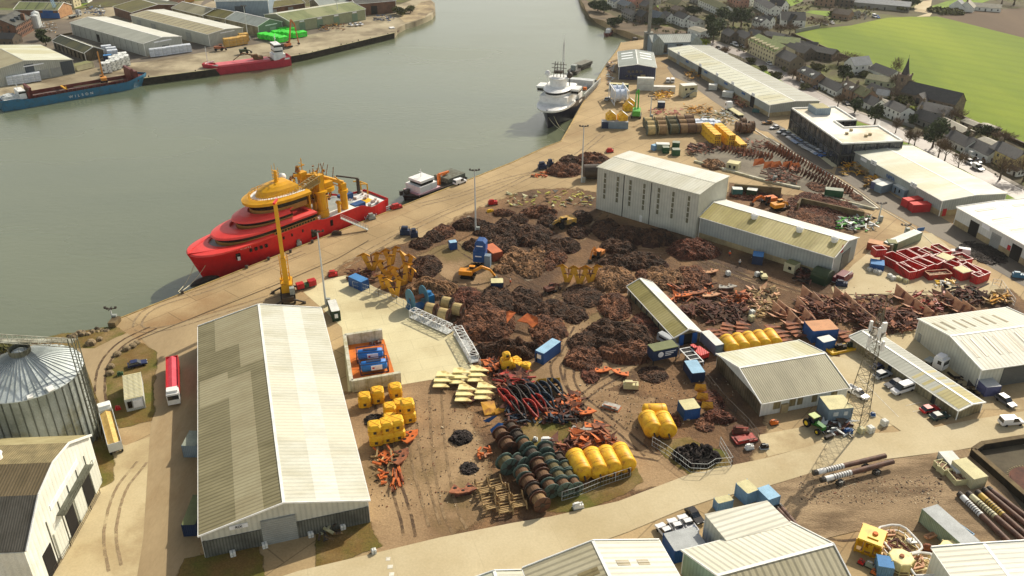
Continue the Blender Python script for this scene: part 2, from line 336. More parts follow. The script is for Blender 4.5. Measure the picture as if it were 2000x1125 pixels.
Al('farm_track',[R(25,930,60),R(25,1020,10),R(25,1100,0),R(25,1090,70),R(25,1110,120),R(25,1080,160),R(25,950,165),R(25,1060,130),R(25,930,110)],B0)
Al('station_green',[R(20,960,60),R(20,1040,60),R(20,1040,240),R(20,950,240)],A5)
Al('north_town_ground',[(-300,60),(-100,-40),(100,-60),(600,-60),(830,-10),(780,8),(560,12),(400,0),(260,10),(130,20),(30,45),(0,60)],m_vill,z=-.28)
Al('town_lawn',[R(26,1000,110),R(26,1200,40),R(26,1330,-20),R(26,1320,30),R(26,1130,110)],A5,z=-.26)
Al('north_road',[R(27,960,95),R(27,1150,0),R(27,1180,-40),R(27,1100,-40),R(27,1030,20),R(27,1000,60)],Bp,z=-.25)
Al('north_yard_asphalt',[(0,150),(120,140),(330,112),(480,88),(640,60),(640,52),(480,70),(360,84),(300,70),(180,35),(60,40),(0,60)],Bp,1.2,z=-.24)
Al('north_shore_sand',[R(2,1690,120),R(2,1800,60),R(2,1860,10),R(2,1935,0),R(2,1955,60),R(2,1880,130),R(2,1740,165)],Aa('shore_sand',S(178,160,124),S(120,104,80),s=.08,rough=.9,fine=.2),.6,z=-.22)
st=[(1380,82),(1400,89),(1460,110),(1506,133),(1542,157),(1581,181),(1630,208),(1663,224),(1726,245),(1763,266),(1802,281),(1850,307),(1902,330),(1950,357),(2000,384),(2080,425),(2300,520)]
stw=px(st)
A6('village_street',stw,8.5,.06+ZL[0],m_street)
A6('pavement',[p+Ve((4.2,3.4,0))for p in stw],2.0,.18,Aa('pavement_grey',S(160,150,135),S(140,130,116),s=.1),.15)
A6('grass_strip',[p-Ve((6.5,5.2,0))for p in stw[3:]],6,.07+ZL[0],A5)
ZL[0]=.02
Al('yard_road_asphalt',[(1290,120),(1305,128),R(30,1150,20),R(30,1250,160),R(30,1500,270),R(31,300,160),R(31,560,330),R(31,850,520),R(31,1050,620),R(31,1160,700),R(5,0,230),R(5,120,330),R(5,230,420),R(5,430,520),R(5,500,525),R(5,520,500),R(5,560,440),R(5,0,130),(1504,228),R(4,100,640),R(4,0,560),(1306,115)],Bp)
Al('parking_asphalt',[R(5,640,480),R(5,560,440),R(5,520,560),R(5,700,680),R(5,900,830),R(5,1150,960),R(5,1380,1080),(2000,560),(2300,700),(2300,560),(2000,440),(1865,440),R(5,1340,890),R(5,1000,740)],Bp)
Al('grass_strip_yard',[R(5,1050,310),R(5,1100,320),R(5,1890,735),R(5,2000,785),R(5,1900,780),R(5,1000,330)],A5)
B8[Aa('grey_gravel',S(132,124,108),S(104,96,84),s=.1,rough=.95,fine=.18,edge=1)]=2
Al('yard_gravel',[R(3,1600,850),R(3,1850,800),R(5,0,280),R(5,300,450),R(5,650,680),R(5,860,830),R(5,700,820),R(5,430,750),R(5,280,680),R(5,0,620),R(8,760,140),R(3,1450,980),R(3,1400,900)],Aa('grey_gravel',S(132,124,108),S(104,96,84),s=.1,rough=.95,fine=.18,edge=1),1)
Al('scrap_yard_ground',[R(8,975,300),R(8,1300,370),R(8,1440,400),R(8,1880,500),R(8,1800,600),R(8,1700,630),R(8,960,410)],B9,.8)
ZL[0]=.0
Al('muddy_yard',[(800,480),(850,455),(905,430),(960,400),(1030,378),(1100,372),(1165,385),(1162,410),R(8,695,670),R(8,1645,945),(1640,590),(1700,575),(1800,590),(1960,570),(2000,600),(1790,625),(1650,690),(1400,690),(1395,740),(1475,820),(1480,870),R(14,1380,790),R(14,1080,850),R(14,830,900),(1215,960),(1090,1000),(1000,1010),(880,1035),(860,1045),(770,1060),(735,980),(700,860),(672,775),(840,742),(940,745),(905,655),(800,600),(790,540),(740,575),(680,530),(700,515)],B9,1.6)
Al('gravel_yard',[R(13,100,300),R(13,540,190),R(13,780,140),R(13,850,330),R(13,1000,420),R(13,1050,620),R(13,1100,900),R(13,1100,1080),(860,1042),(790,1058),(738,1070),(728,1030),(700,860)],Bt,.8)
Al('mud_lane',[(955,740),(1110,700),(1130,640),(1180,610),(1240,700),(1180,760),(1260,790),(1240,860),(1290,895),(1400,910),(1240,955),(1210,880),(1150,800),(1050,740)],Bt,1.2)
Al('pale_apron',[(592,570),(640,545),(690,535),(730,560),(790,585),(830,620),(905,655),(915,700),(945,745),(840,742),(780,752),(680,765),(668,640),(632,605)],m_pale)
m_yp=Aa('mill_yard_concrete',S(196,180,142),S(178,160,122),s=.06,rough=.85,c3=S(156,134,98),s3=.03,t3=.58,fine=.08)
Al('mill_yard',[(40,1200),(205,905),(215,860),(245,870),(300,850),(290,1000),(275,1125),(270,1220)],m_yp)
Al('east_yard',[R(12,480,200),R(12,560,0),(1640,680),(1792,640),R(12,1630,245),(2120,735),(2120,800),(1900,800),(1700,840),(1600,868),(1500,892),(1480,850),R(12,420,510)],m_yp)
Al('brown_dock_road',[(275,660),(300,645),(600,560),(580,570),(500,600),(388,642),(391,1090),(400,1200),(260,1200),(268,1125),(280,1050),(292,860),(305,720),(302,690)],m_tan)
Al('sand_pad',[(880,478),(950,470),(960,500),(940,560),(880,540),(830,500)],Bt,1)
Al('skip_yard',[R(11,620,290),R(11,760,190),R(11,1000,60),R(11,1200,60),R(11,1700,470),R(11,1600,520),R(11,900,510),R(11,520,560),R(11,460,460)],B0,.6)
Al('grass_bank',[R(15,200,290),R(15,380,215),R(15,620,185),R(15,790,150),R(15,860,150),R(15,900,185),R(15,830,230),R(15,700,300),R(15,560,300),R(15,400,280)],Aq,.4,2)
Al('cabin_grass',[R(15,1000,250),R(15,1135,340),R(15,1110,640),R(15,1090,830),R(15,880,880),R(15,760,560),R(15,800,440),R(15,900,330)],Aq,.3,2)
Al('silo_grass',[R(15,600,430),R(15,640,470),R(15,740,760),R(16,820,310),R(16,800,430),R(16,700,500),R(16,640,300),R(15,560,500)],Aq)
Al('curved_track',[R(15,560,300),R(15,700,300),R(15,850,220),R(15,930,190),R(15,1010,245),R(15,860,340),R(15,790,420),R(15,770,520),R(15,780,600),R(15,740,760),R(15,690,620),R(15,640,460),R(15,590,400)],m_tan,.3,3)
Al('storage_grass',[R(14,0,470),R(14,200,470),R(14,230,620),R(14,120,700),R(13,1500,760),R(13,1350,560),R(13,1500,480)],Aq,.6,3)
Al('front_grass',[R(14,0,1100),R(14,60,1000),R(14,250,980),R(14,500,870),R(14,680,820),R(14,700,900),R(14,560,1000),R(14,300,1090),R(14,100,1120)],Aq,.6,3)
Al('tyre_grass',[R(14,880,600),R(14,1060,580),R(14,1150,640),R(14,1290,690),R(14,1370,790),R(14,1080,840),R(14,850,660)],Aq,.6,3)
Al('shed_front_grass',[R(17,20,930),R(17,300,880),R(17,560,850),R(17,600,1060),R(17,640,1200),R(17,-60,1200)],Aq,.4,3)
Al('shed_corner_grass',[R(17,1040,720),R(17,1300,640),R(17,1440,650),R(17,1500,830),R(17,1050,985)],Aq,.4,3)
Al('main_road',[R(17,560,1130),R(17,900,1020),R(17,1500,880),(860,1050),(1000,1022),R(18,300,598),R(18,830,478),R(18,1400,262),R(18,2000,138),R(12,420,660),R(12,660,590),R(12,980,580),R(12,1040,570),R(12,700,330),R(12,480,200),R(12,300,0),R(11,420,950),R(11,700,1000),R(12,1130,380),R(12,1300,540),R(12,1600,480),R(12,2000,415),(2300,760),(2300,810),(2000,857),R(12,1500,715),R(12,900,792),R(12,420,870),R(12,0,1000),R(18,1570,460),R(18,1330,540),R(18,900,720),R(18,500,860),(1090,1110),(1090,1200),(450,1200)],B0)
Al('lot_ground',[R(12,0,1000),R(12,420,870),R(12,900,792),R(12,1180,760),R(12,1550,715),R(12,1640,760),(2100,1010),(2100,1060),R(19,1680,880),R(19,1200,715),R(19,700,705),R(19,320,790),R(19,0,500)],m_lot,.3,4)
Al('sunken_yard',[R(12,1620,700),R(12,2000,640),(2200,820),(2200,1010),(2000,1000)],Aa('pit_concrete',S(96,88,70),S(76,68,54),s=.2,rough=.9))
mrail=Aa('rail_slot',S(70,56,40),rough=.6)
A6('crane_rail',px([(270,664),(400,612),(560,548),(660,505),(720,470)]),.22,.1,mrail)
mwhite=Aa('road_paint',S(225,220,205),S(190,184,165),s=1)
for i,(a,b)in enumerate([((1575/4+360,930/4+860),(1610/4+360,928/4+860)),((1588/4+360,992/4+860),(1630/4+360,990/4+860)),((1600/4+360,1050/4+860),(1640/4+360,1048/4+860))]):
 A6('road_marking',px([a,b]),.8,.12,mwhite)
for r_,a,b in[(12,(1075,372),(1200,345)),(12,(1130,418),(1190,408)),(12,(850,185),(970,165)),(12,(720,160),(1020,460))]:
 A6('parking_line',[G(r_,*a),G(r_,*b)],.12,.12,mwhite)
A6('kerb_line',[G(5,150,370),G(5,430,520),G(5,700,690),G(5,900,840),G(5,1150,985),(P((1900,545)))],.3,.12,Aa('kerb_grey',S(190,180,155)),.12)
A6('yard_kerb',[G(31,460,310),G(31,700,470),G(31,1040,680),G(31,1450,940),G(5,0,282),G(5,190,400),G(5,330,480),G(5,450,550),G(5,650,680),G(5,860,830)],.4,.25,Aa('kerb_white',S(215,208,190)),.25)
A6('gravel_kerb',[G(5,860,830),G(5,700,815),G(5,450,745)],.5,.3,MC['kerb_white'],.3)
Bb=Aa('wheel_track',S(98,78,58),S(78,60,46),s=.3,rough=.9,fine=.25,edge=1);Bi=Aa('wheel_track_pale',S(148,124,92),S(126,104,76),s=.3,rough=.9,fine=.3,edge=1);Bu=Aa('skid_mark',S(158,138,106),S(142,122,94),s=.5,rough=.8,edge=1)
def track(pts,mat,gauge=2.2,w=.55,z=.062,n=14):
 W3=px(pts);out=[]
 for i in range(len(W3)-1):
  p0,p1,p2,p3=W3[max(i-1,0)],W3[i],W3[i+1],W3[min(i+2,len(W3)-1)]
  for k in range(n):
   t=k/n;out.append(.5*((2*p1)+(p2-p0)*t+(2*p0-5*p1+4*p2-p3)*t*t+(3*p1-p0-3*p2+p3)*t**3)+Ve((rnd(-.06,.06),rnd(-.06,.06),0)))
 for sd in(-1,1):A6('wheel_track',out,w,z,mat,0,sd*gauge/w)
for pts,m_,g_ in[([(1130,640),(1105,690),(1085,720),(1110,780),(1180,850),(1230,900)],Bb,2.2),([(1150,650),(1118,700),(1120,760),(1200,830),(1270,890)],Bb,2.0),([(1290,895),(1200,870),(1130,800),(1160,760),(1230,720)],Bb,2.0),
([(1500,560),(1400,520),(1330,490),(1250,470),(1180,480)],Bi,2.6),([(1640,590),(1560,570),(1440,535),(1340,500),(1230,490),(1130,530)],Bi,2.2),([(1950,580),(1820,575),(1700,580),(1600,575),(1500,545)],Bb,2.4),
([(1120,560),(1080,590),(1060,620),(1100,640)],Bi,2.2),([(880,470),(920,500),(980,530),(1040,560),(1120,600)],Bb,2.2),([(1010,520),(1070,500),(1130,470),(1180,420),(1200,400)],Bi,2.4),
([(850,760),(855,850),(865,930),(880,1000),(900,1040)],Bi,2.6),([(800,780),(810,880),(830,960),(850,1030)],Bi,2.0),([(740,780),(760,900),(790,1000),(800,1050)],Bb,2.0),
([(300,640),(240,670),(205,710),(195,760),(205,830)],Bb,2.0),([(560,570),(430,610),(330,640),(270,640),(300,600),(420,560),(600,490)],Bu,2.0),([(1060,330),(980,370),(860,420),(760,470),(640,540)],Bu,2.2),([(820,400),(900,380),(990,350),(1100,320),(1180,260)],Bu,2.2),
([(225,1110),(215,1040),(235,960),(280,900)],Bu,2.0),([(1530,940),(1600,985),(1700,1010),(1800,990),(1850,930)],Bb,2.2),([(1560,960),(1590,1030),(1680,1040),(1780,950),(1800,920)],Bb,2.2),([(1620,960),(1720,980),(1810,960),(1900,1000)],Bi,2.0)]:
 track(pts,m_,g_)
mb=MB()
for i in range(3600):
 a=random.choice([(900,480,1500,720),(720,780,1000,990),(1150,560,1880,670),(1130,740,1440,840),(1560,930,1840,985)]);p=P((rnd(a[0],a[2]),rnd(a[1],a[3])));s_=rnd(.05,.17)*(1.8 if random.random()<.05 else 1)
 mb.cb((p.x,p.y,s_*.3+.05),(s_*rnd(.6,2.4),s_,s_*.7),random.choice((0,0,1,2,3)),rz=rnd(0,3))
tag(mb.build('loose_debris',[Aa('debris_dark',S(62,48,38)),Aa('debris_rust',S(128,84,58)),Aa('debris_pale',S(188,170,140)),Aa('debris_brown',S(98,78,58))]),'loose stones and scrap bits scattered over the muddy yard','debris',kind='stuff')
# ---------------- buildings ----------------
rf={}
def A1(k,c1,c2=None,p=1.0,d=.22,c3=None,rough=.55,t3=.55,dr='x',**kw):
 rf[k]=Aa('roof_'+k,c1,c2 or tuple(x*.85 for x in c1),s=.25,rough=rough,c3=c3,s3=.09,t3=t3,ribs=p,ribdir=dr,ribd=d,fine=.07,stretch=kw.pop('stretch',(1,.25,1)),**kw)
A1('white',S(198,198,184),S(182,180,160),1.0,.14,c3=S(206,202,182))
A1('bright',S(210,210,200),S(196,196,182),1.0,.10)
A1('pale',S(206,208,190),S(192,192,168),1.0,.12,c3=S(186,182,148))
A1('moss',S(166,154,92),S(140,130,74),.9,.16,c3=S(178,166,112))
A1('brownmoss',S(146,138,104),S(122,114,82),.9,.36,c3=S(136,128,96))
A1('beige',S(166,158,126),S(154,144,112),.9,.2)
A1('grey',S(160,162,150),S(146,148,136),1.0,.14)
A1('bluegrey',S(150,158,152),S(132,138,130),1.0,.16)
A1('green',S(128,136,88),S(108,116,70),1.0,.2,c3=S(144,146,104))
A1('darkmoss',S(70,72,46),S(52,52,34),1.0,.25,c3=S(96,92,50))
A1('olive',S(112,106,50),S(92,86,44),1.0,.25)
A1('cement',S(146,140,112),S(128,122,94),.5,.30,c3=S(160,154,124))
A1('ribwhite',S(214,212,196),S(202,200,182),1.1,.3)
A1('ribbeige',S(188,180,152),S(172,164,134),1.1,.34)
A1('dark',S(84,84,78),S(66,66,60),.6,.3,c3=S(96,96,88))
def A2(k,c,c2=None,p=.9,d=.14,dr='xy',**kw):
 rf['w_'+k]=Aa('wall_'+k,c,c2 or tuple(x*.86 for x in c),s=.3,rough=.6,ribs=p,ribdir=dr,ribd=d,fine=.05,**kw)
A2('pale',S(196,196,182));A2('grey',S(172,174,164));A2('white',S(214,216,208),d=.08);A2('bluegrey',S(160,166,162))
A2('drab',S(148,140,112),S(110,100,74),d=.25);A2('navy',S(44,50,78),d=.2);A2('green',S(112,136,112));A2('mint',S(150,172,150))
A2('slate',S(70,78,84));A2('timber',S(112,100,78),S(76,66,48),d=.35);A2('clad',S(106,108,100),S(80,82,76),.5,.45);A2('greenpale',S(148,152,120));A2('blue',S(130,146,158))
A2('brick',S(120,84,62),S(92,64,48),.4,.1,dr='z');A2('beige',S(184,174,140),p=2,d=.06)
A9=Ac('trim_white',S(236,236,230));Ap=Ac('trim_dark',S(60,62,60));Aj=Aa('painted_shade',S(30,27,24),rough=.9);A4=Aa('roller_door_grey',S(150,154,150),S(138,142,138),ribs=.45,ribdir='z',ribd=.2,rough=.5)  # near-black sheet paints the shade inside open doorways and holes
Bn=Aa('roller_door_dark',S(92,94,92),S(84,86,84),ribs=.45,ribdir='z',ribd=.2,rough=.5);m_sky=Aa('skylight_sheet',S(140,128,92),S(120,108,74),s=.5,rough=.4,ribs=.9,ribd=.25)
m_skyw=Ac('skylight_white',S(232,236,236),rough=.3);Av=Aa('dark_glass',S(38,44,50),S(24,28,34),s=.4,rough=.12,spec=.8);Aw=Aa('block_plinth',S(172,156,118),S(148,132,98),s=.4,rough=.9,lines=dict(w=.9,h=.4,m=.03,d=.8))
Am=Ac('sign_white',S(232,234,236));Bf=Ac('sign_blue',S(40,90,150));Bh=Ac('sign_red',S(186,36,44));m_bluedoor=Ac('door_blue',S(36,96,170))
class An:
 def __init__(s,name,label,A,B,C,ridge=None,rend='B',base=None,bend='A',he=None,hr=None,W=None,roof=('grey','grey'),wall='pale',cat='warehouse',group=None,over=.35,plinth=0,trim='w',L=None,rm=None,verge=True,wallm_=None,solid=True):
  if he is None:he=ht(base,A if bend=='A' else B)
  a=P(A,he);b=P(B,he);u=(b-a).to_2d();s.L=L or u.length;u.normalize();n=Ve((-u.y,u.x))
  s.W=W if W else(P(C,he)-b).to_2d().dot(n)
  assert s.W>0,name+label
  s.u,s.n,s.he=u,n,he
  if hr is None:
   e=b.to_2d()if rend=='B' else a.to_2d();mid=e+n*s.W/2;hr=hz(mid.y,ridge[1])
  s.hr=max(hr,he+.1)
  s.root=Ad(name,label,cat,(a.x,a.y,0),atan2(u.y,u.x),group)
  L,W,he,hr=s.L,s.W,he,s.hr
  wm=wallm_ or rf['w_'+wall]
  mb=MB();mb.add([(0,0,-.5),(L,0,-.5),(L,W,-.5),(0,W,-.5),(0,0,he),(L,0,he),(L,W,he),(0,W,he),(0,W/2,hr-.05),(L,W/2,hr-.05)],
[(0,1,5,4),(1,2,6,9,5),(2,3,7,6),(3,0,4,8,7),(4,5,9,8),(7,8,9,6)]);mb.build('wall',wm,s.root)
  o=over;dz=(hr-he)/(W/2)
  mb=MB();t=.14
  for k,(y0,y1)in enumerate(((-o,W/2),(W+o,W/2))):
   z0,z1=he-dz*o+.06,hr+.06
   vs=[(-o,y0,z0),(L+o,y0,z0),(L+o,y1,z1),(-o,y1,z1),(-o,y0,z0+t),(L+o,y0,z0+t),(L+o,y1,z1+t),(-o,y1,z1+t)]
   mb.add(vs,BF if k==0 else[tuple(reversed(f))for f in BF],k)
  s.t=t+.06
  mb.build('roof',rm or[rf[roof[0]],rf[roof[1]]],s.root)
  tm={'w':A9,'d':Ap,'g':MC['wall_pale']}[trim]
  mb=MB();z=hr+s.t
  mb.bar((-o,W/2,z),(L+o,W/2,z),.5,.1)
  if verge:
   for x in(-o-.04,L+o+.04):
    mb.bar((x,-o,he-dz*o+s.t+.04),(x,W/2,z+.02),.18,.3);mb.bar((x,W+o,he-dz*o+s.t+.04),(x,W/2,z+.02),.18,.3)
  mb.bar((-o,-o-.06,he-dz*o+.08),(L+o,-o-.06,he-dz*o+.08),.16,.18);mb.bar((-o,W+o+.06,he-dz*o+.08),(L+o,W+o+.06,he-dz*o+.08),.16,.18)
  for(x,y)in((0,0),(L,0),(L,W),(0,W)):mb.box(x-.09 if x else-.09,x+.09,y-.09,y+.09,0,he)
  mb.build('trim',tm,s.root)
  if plinth:
   mb=MB();e=.08;mb.box(-e,L+e,-e,W+e,-.5,plinth);mb.build('plinth',Aw,s.root)
 def face(s,side,p,w,z0,h,mat,name,d=.12,extra=None,parent=None):
  L,W=s.L,s.W;mb=MB()
  if side=='s':mb.box(p-w/2,p+w/2,-d,.05,z0,z0+h)
  elif side=='n':mb.box(p-w/2,p+w/2,W-.05,W+d,z0,z0+h)
  elif side=='e':mb.box(L-.05,L+d,p-w/2,p+w/2,z0,z0+h)
  else:mb.box(-d,.05,p-w/2,p+w/2,z0,z0+h)
  return mb.build(name,mat,parent or s.root)
 def up(s,k,x,t,dz=0):
  y=s.W/2*t if k==0 else s.W-s.W/2*t
  return(x,y,s.he+(s.hr-s.he)*t+s.t+dz)
 def sky(s,k,x,w,t0,t1,mat=None,name='skylight',dz=.05):
  mb=MB();q=[s.up(k,x-w/2,t0,dz),s.up(k,x+w/2,t0,dz),s.up(k,x+w/2,t1,dz),s.up(k,x-w/2,t1,dz)]
  lo=[(a,b,c-.1)for a,b,c in q];f=BF if k==0 else[tuple(reversed(f))for f in BF]
  mb.add(lo+q,f);return mb.build(name,mat or m_sky,s.root)
 def vent(s,k,x,t):
  c=s.up(k,x,t,.4);mb=MB();mb.lathe([(.9,-1.1),(.9,.2),(1.1,.3),(.9,.75),(.45,1.0),(.1,1.05)],c,12);mb.build('roof_vent',A9,s.root)
 def text(s,side,p,z,txt,size,mat,d=.2):
  return Bl(txt,size,mat,s.root,{'s':(p,-d,z),'n':(p,s.W+d,z),'e':(s.L+d,p,z),'w':(-d,p,z)}[side],{'s':0,'n':pi,'e':pi/2,'w':-pi/2}[side])
TX={}
def Bl(txt,size,mat,parent,loc,rz,rx=pi/2,name='lettering'):
 c=bpy.data.curves.new(name,'FONT');c.body=txt;c.size=size;c.extrude=.03;c.align_x='CENTER';c.align_y='CENTER'
 o=bpy.data.objects.new(name,c);COL.objects.link(o)
 me=bpy.data.meshes.new_from_object(o.evaluated_get(bpy.context.evaluated_depsgraph_get()));bpy.data.objects.remove(o)
 me.materials.clear();me.materials.append(mat);o=bpy.data.objects.new(name,me);COL.objects.link(o)
 o.parent=parent;o.location=loc;o.rotation_euler=(rx,0,rz);return o
q=lambda n,x,y:R(n,x,y)
s=An('portal_shed','largest near shed with patched brown and beige left slope and white right slope',(718,977),(625,604),(392,1048),(553,981),'A',(720,1019),roof=('white','brownmoss'),wall='pale',cat='shed')
S1=s
for x0,x1,t0,t1 in((.0,.62,.42,.76),(.52,.66,.0,.42),(.66,1.0,.62,1.0),(.80,1.0,.25,.62)):
 s.sky(1,s.L*(x0+x1)/2,s.L*(x1-x0),t0,t1,rf['beige'],'roof_panel',.015)
s.sky(0,s.L*.5,s.L,.33,.62,rf['bright'],'roof_panel',.015)
mb=MB();W_=s.W
mb.box(-.2,-.02,0.3,W_-.3,0,s.he-1.4);mb.box(-.25,-.0,.0,.5,0,s.he-1.3);mb.box(-.25,-.0,W_-.5,W_,0,s.he-1.3);mb.build('lower_cladding',rf['w_clad'],s.root)
s.face('w',s.W*.55,5.8,0,5.4,A4,'roller_door',.3);s.face('w',s.W*.78,3.0,4.9,.8,Am,'sign_board',.2)
s.text('w',s.W*.78,5.3,'RIX',.75,Ap,.3)
s=An('tall_hall','tall pale grey fabrication hall with strips of slot windows, overlooking the chain heaps',q(8,30,165),q(8,735,355),q(8,975,240),q(8,870,278),'B',q(8,10,455),roof=('white','bright'),wall='pale',cat='hall',trim='g',verge=False)
S2=s
for i,(x,y0,y1)in enumerate([(75,240,410),(168,265,440),(258,292,468),(355,320,500),(455,350,525),(552,378,555),(655,410,590)]):
 p=(x-20)/(715-20)*s.L
 mb=MB()
 for k in range(5):mb.box(p-.35,p+.35,-.12,.05,s.he*.30+k*s.he*.125,s.he*.30+k*s.he*.125+s.he*.1)
 mb.build('slot_window',Aa('slot_glass',S(120,118,98),S(104,102,84),rough=.25),s.root)
for p in(.275,.55):s.face('s',s.L*p,.25,0,s.he-.4,Ap,'panel_joint',.06)
s.face('s',s.L*.47,.9,.1,2.1,A9,'personnel_door')
s=An('low_workshop','low workshop with mossy roof and three white vents joined to the tall hall',q(8,745,515),q(8,1675,795),q(8,1845,662),q(8,1762,682),'B',q(8,1645,945),'B',roof=('moss','bright'),wall='bluegrey',cat='workshop')
S3=s
for t in(.34,.68,.93):s.vent(0,s.L*t,.78)
for i in range(9):s.sky(0,s.L*(.06+i*.11),.12,.02,.98,Aw,'roof_seam',.01)
s.face('s',s.L/2,s.L,0,1.6,Aw,'block_course',.08)
s.face('e',s.W*.55,5.5,0,5.2,Bn,'roller_door',.15)
mb=MB();zz=s.he-.2;yy=s.W*.36
for pts in([(.0,0),(1.7,0),(1.5,.35),(.2,.35)],[(.5,.6),(1.5,.9),(1.1,2.4),(.9,1.5),(.3,1.3)]):
 mb.add([(s.L+.25,yy-a,zz+b)for a,b in pts]+[(s.L+.1,yy-a,zz+b)for a,b in pts],[tuple(range(len(pts))),tuple(range(2*len(pts)-1,len(pts)-1,-1))]+[(i,(i+1)%len(pts),len(pts)+(i+1)%len(pts),len(pts)+i)for i in range(len(pts))])
mb.build('emblem',Bh,s.root)
s=An('narrow_store','narrow mossy-roofed store with blue double doors in the middle of the scrap yard',q(10,478,415),q(10,818,782),q(10,1012,752),q(10,925,722),'B',q(10,830,847),'B',roof=('moss','bright'),wall='drab',cat='store')
s.face('e',s.W*.5,s.W*.32,0,2.8,Aj,'doorway',.08);s.face('e',s.W*.25,s.W*.17,0,2.8,m_bluedoor,'door',.3);s.face('e',s.W*.76,s.W*.17,0,2.8,m_bluedoor,'door',.3)
for i in range(8):s.face('s',s.L*(.06+i*.125),.35,0,s.he,Ap,'wall_post',.16)
s=An('timber_clad_store','store with pale corrugated cement roof and timber-clad end, left of the lattice mast',(1488,787),q(12,620,225),(1396,694),(1449,719.3),'A',(1481,813),roof=('cement','pale'),wall='white',cat='store')
S5=s
s.face('w',s.W/2,s.W,0,s.he,rf['w_timber'],'end_cladding',.1)
for p,w in((.18,1.6),(.36,1.4),(.45,1.2),(.62,1.2),(.85,1.4)):s.face('s',s.L*p,w,1.2,2.0,m_sky,'window')
s.face('s',s.L*.27,1.6,0,2.2,Aw,'door',.5)
s=An('ribbed_warehouse','white-roofed warehouse with rows of brown rooflights at the right edge',(1917.6,721.3),(2100,694.8),(1790.7,625.3),(1860,657.3),'A',(1907.5,760),roof=('white','white'),wall='pale',cat='warehouse')
S6=s
for i in range(7):
 s.sky(0,1.6+i*2.9+(i%2)*-.6,.8,.3,.85);s.sky(1,1.2+i*2.7-(i%2)*.5,.6,.28,.72)
s.face('s',9,6.5,0,4.6,Bn,'roller_door');s.face('w',s.W*.93,1,0,2.1,A4,'personnel_door')
s=An('sea_agency_warehouse','pale green-roofed warehouse with blue lettering beside the dark office block',q(5,680,385),q(5,1365,770),q(5,1900,733),q(5,1640,725),'B',q(5,1340,890),'B',roof=('pale','pale'),wall='bluegrey',plinth=1.8,cat='warehouse')
S7=s
for p in(.24,.70):s.face('s',s.L*p,3.2,0,4.2,A4,'roller_door');s.face('s',s.L*p,3.0,4.3,1.5,Am,'sign_board')
s.text('s',s.L*.24,5.0,'D',1.2,Ap,.25);s.text('s',s.L*.70,5.0,'E',1.2,Ap,.25)
s.text('s',s.L*.455,3.3,'NMA',2.0,Bf);s.face('s',s.L*.12,3.4,3.6,1.0,Am,'name_board')
s.face('e',1.6,1.4,0,2.4,Bh,'red_door')
s=An('white_warehouse','brilliant white-roofed warehouse at the right edge below the sign shed',(1871,406),(2100,533),None,(1945,395),'A',q(5,1455,955),W=27,roof=('bright','bright'),wall='white',plinth=1.8,cat='warehouse')
S8=s
for p,m in((.18,Aj),(.38,A4),(.56,Aj),(.8,A4)):s.face('s',s.L*p,3.6,0,4.3,m,'roller_door')  # near-black doors are flat sheets painted as open, shaded doorways
for i in range(6):s.sky(0,4+i*7,1.0,.22,.72);s.sky(1,4+i*7,1.0,.3,.8)
s.face('s',s.L*.28,3.2,4.0,1.3,Am,'name_board',.2);s.face('s',s.L*.5,1,1.8,1.4,Bh,'red_notice',.2)
s=An('long_transit_shed','longest pale roofed transit shed with many dark roof seams, running along the village street',q(3,1225,140),q(4,345,680),q(4,675,660),q(4,500,655),'B',q(4,350,755),'B',roof=('pale','grey'),wall='bluegrey',plinth=1.7,cat='warehouse')
S9=s
for i in range(24):s.sky(0,s.L*(.04+i*.04),.18,.1,.8,Ap,'roof_seam',.02);s.sky(1,s.L*(.04+i*.04),.14,.05,.8,Aw,'roof_seam',.02)
for p in(.12,.36,.53,.68,.86):s.face('s',s.L*p,3.4,0,4.8,Aj if p>.8 or p==.36 else A4,'roller_door');s.face('s',s.L*p,2.4,4.9,1.2,Am,'sign_board')  # the dark doors paint the shade of an open bay
for p in(.22,.42,.62,.78):s.face('s',s.L*p,3.0,3.2,.9,Bf,'name_board')
s=An('navy_warehouse','dark navy clad warehouse with white-edged rooflights near the far pier',q(3,1125,290),q(3,1100,175),q(3,838,272),q(3,982,265),'A',q(3,1108,388),roof=('bluegrey','bluegrey'),wall='navy',cat='warehouse')
S10=s
for i in range(3):
 for k in(0,1):s.sky(k,s.L*(.48+i*.18),s.L*.07,.15,.8,m_skyw)
for i in range(4):s.face('w',s.W*(.4+i*.11),1.3,3.4,1.1,Av,'window');s.face('w',s.W*(.45+i*.11),1.2,1.2,1.1,Av,'window')
s.face('w',s.W*.34,2.2,0,2.6,Aw,'porch',1.2)
s=An('lifeboat_station','glass-fronted building with pale curved roof and cross gables beyond the navy warehouse',q(20,960,560),q(20,1580,545),None,None,he=6.0,hr=8.6,W=15,roof=('bluegrey','bluegrey'),wall='blue',cat='building',trim='d')
for i in range(6):s.face('s',s.L*(.1+i*.16),s.L*.13,.8,4.4,Av if i%2 else Aa('pale_glazing',S(150,162,170),S(120,132,140),rough=.2),'glazing')
for px_ in(.12,.92):
 mb=MB();x=s.L*px_;mb.add([(x-3,-1.2,0),(x+3,-1.2,0),(x+3,-1.2,6.3),(x,-1.2,9.4),(x-3,-1.2,6.3),(x-3,7,6.3),(x,7,9.4),(x+3,7,6.3),(x-3,7,0),(x+3,7,0)],[(0,1,2,3,4),(3,2,7,6),(4,3,6,5),(1,9,7,2),(0,4,5,8)]);mb.build('cross_gable',rf['bluegrey'],s.root)
s=An('north_long_shed','grey shed with a white far slope facing the stacked white bales across the river',q(1,535,175),q(1,1088,332),q(1,1415,290),q(1,1240,283),'B',q(1,1095,425),'B',roof=('grey','bright'),wall='grey',cat='warehouse')
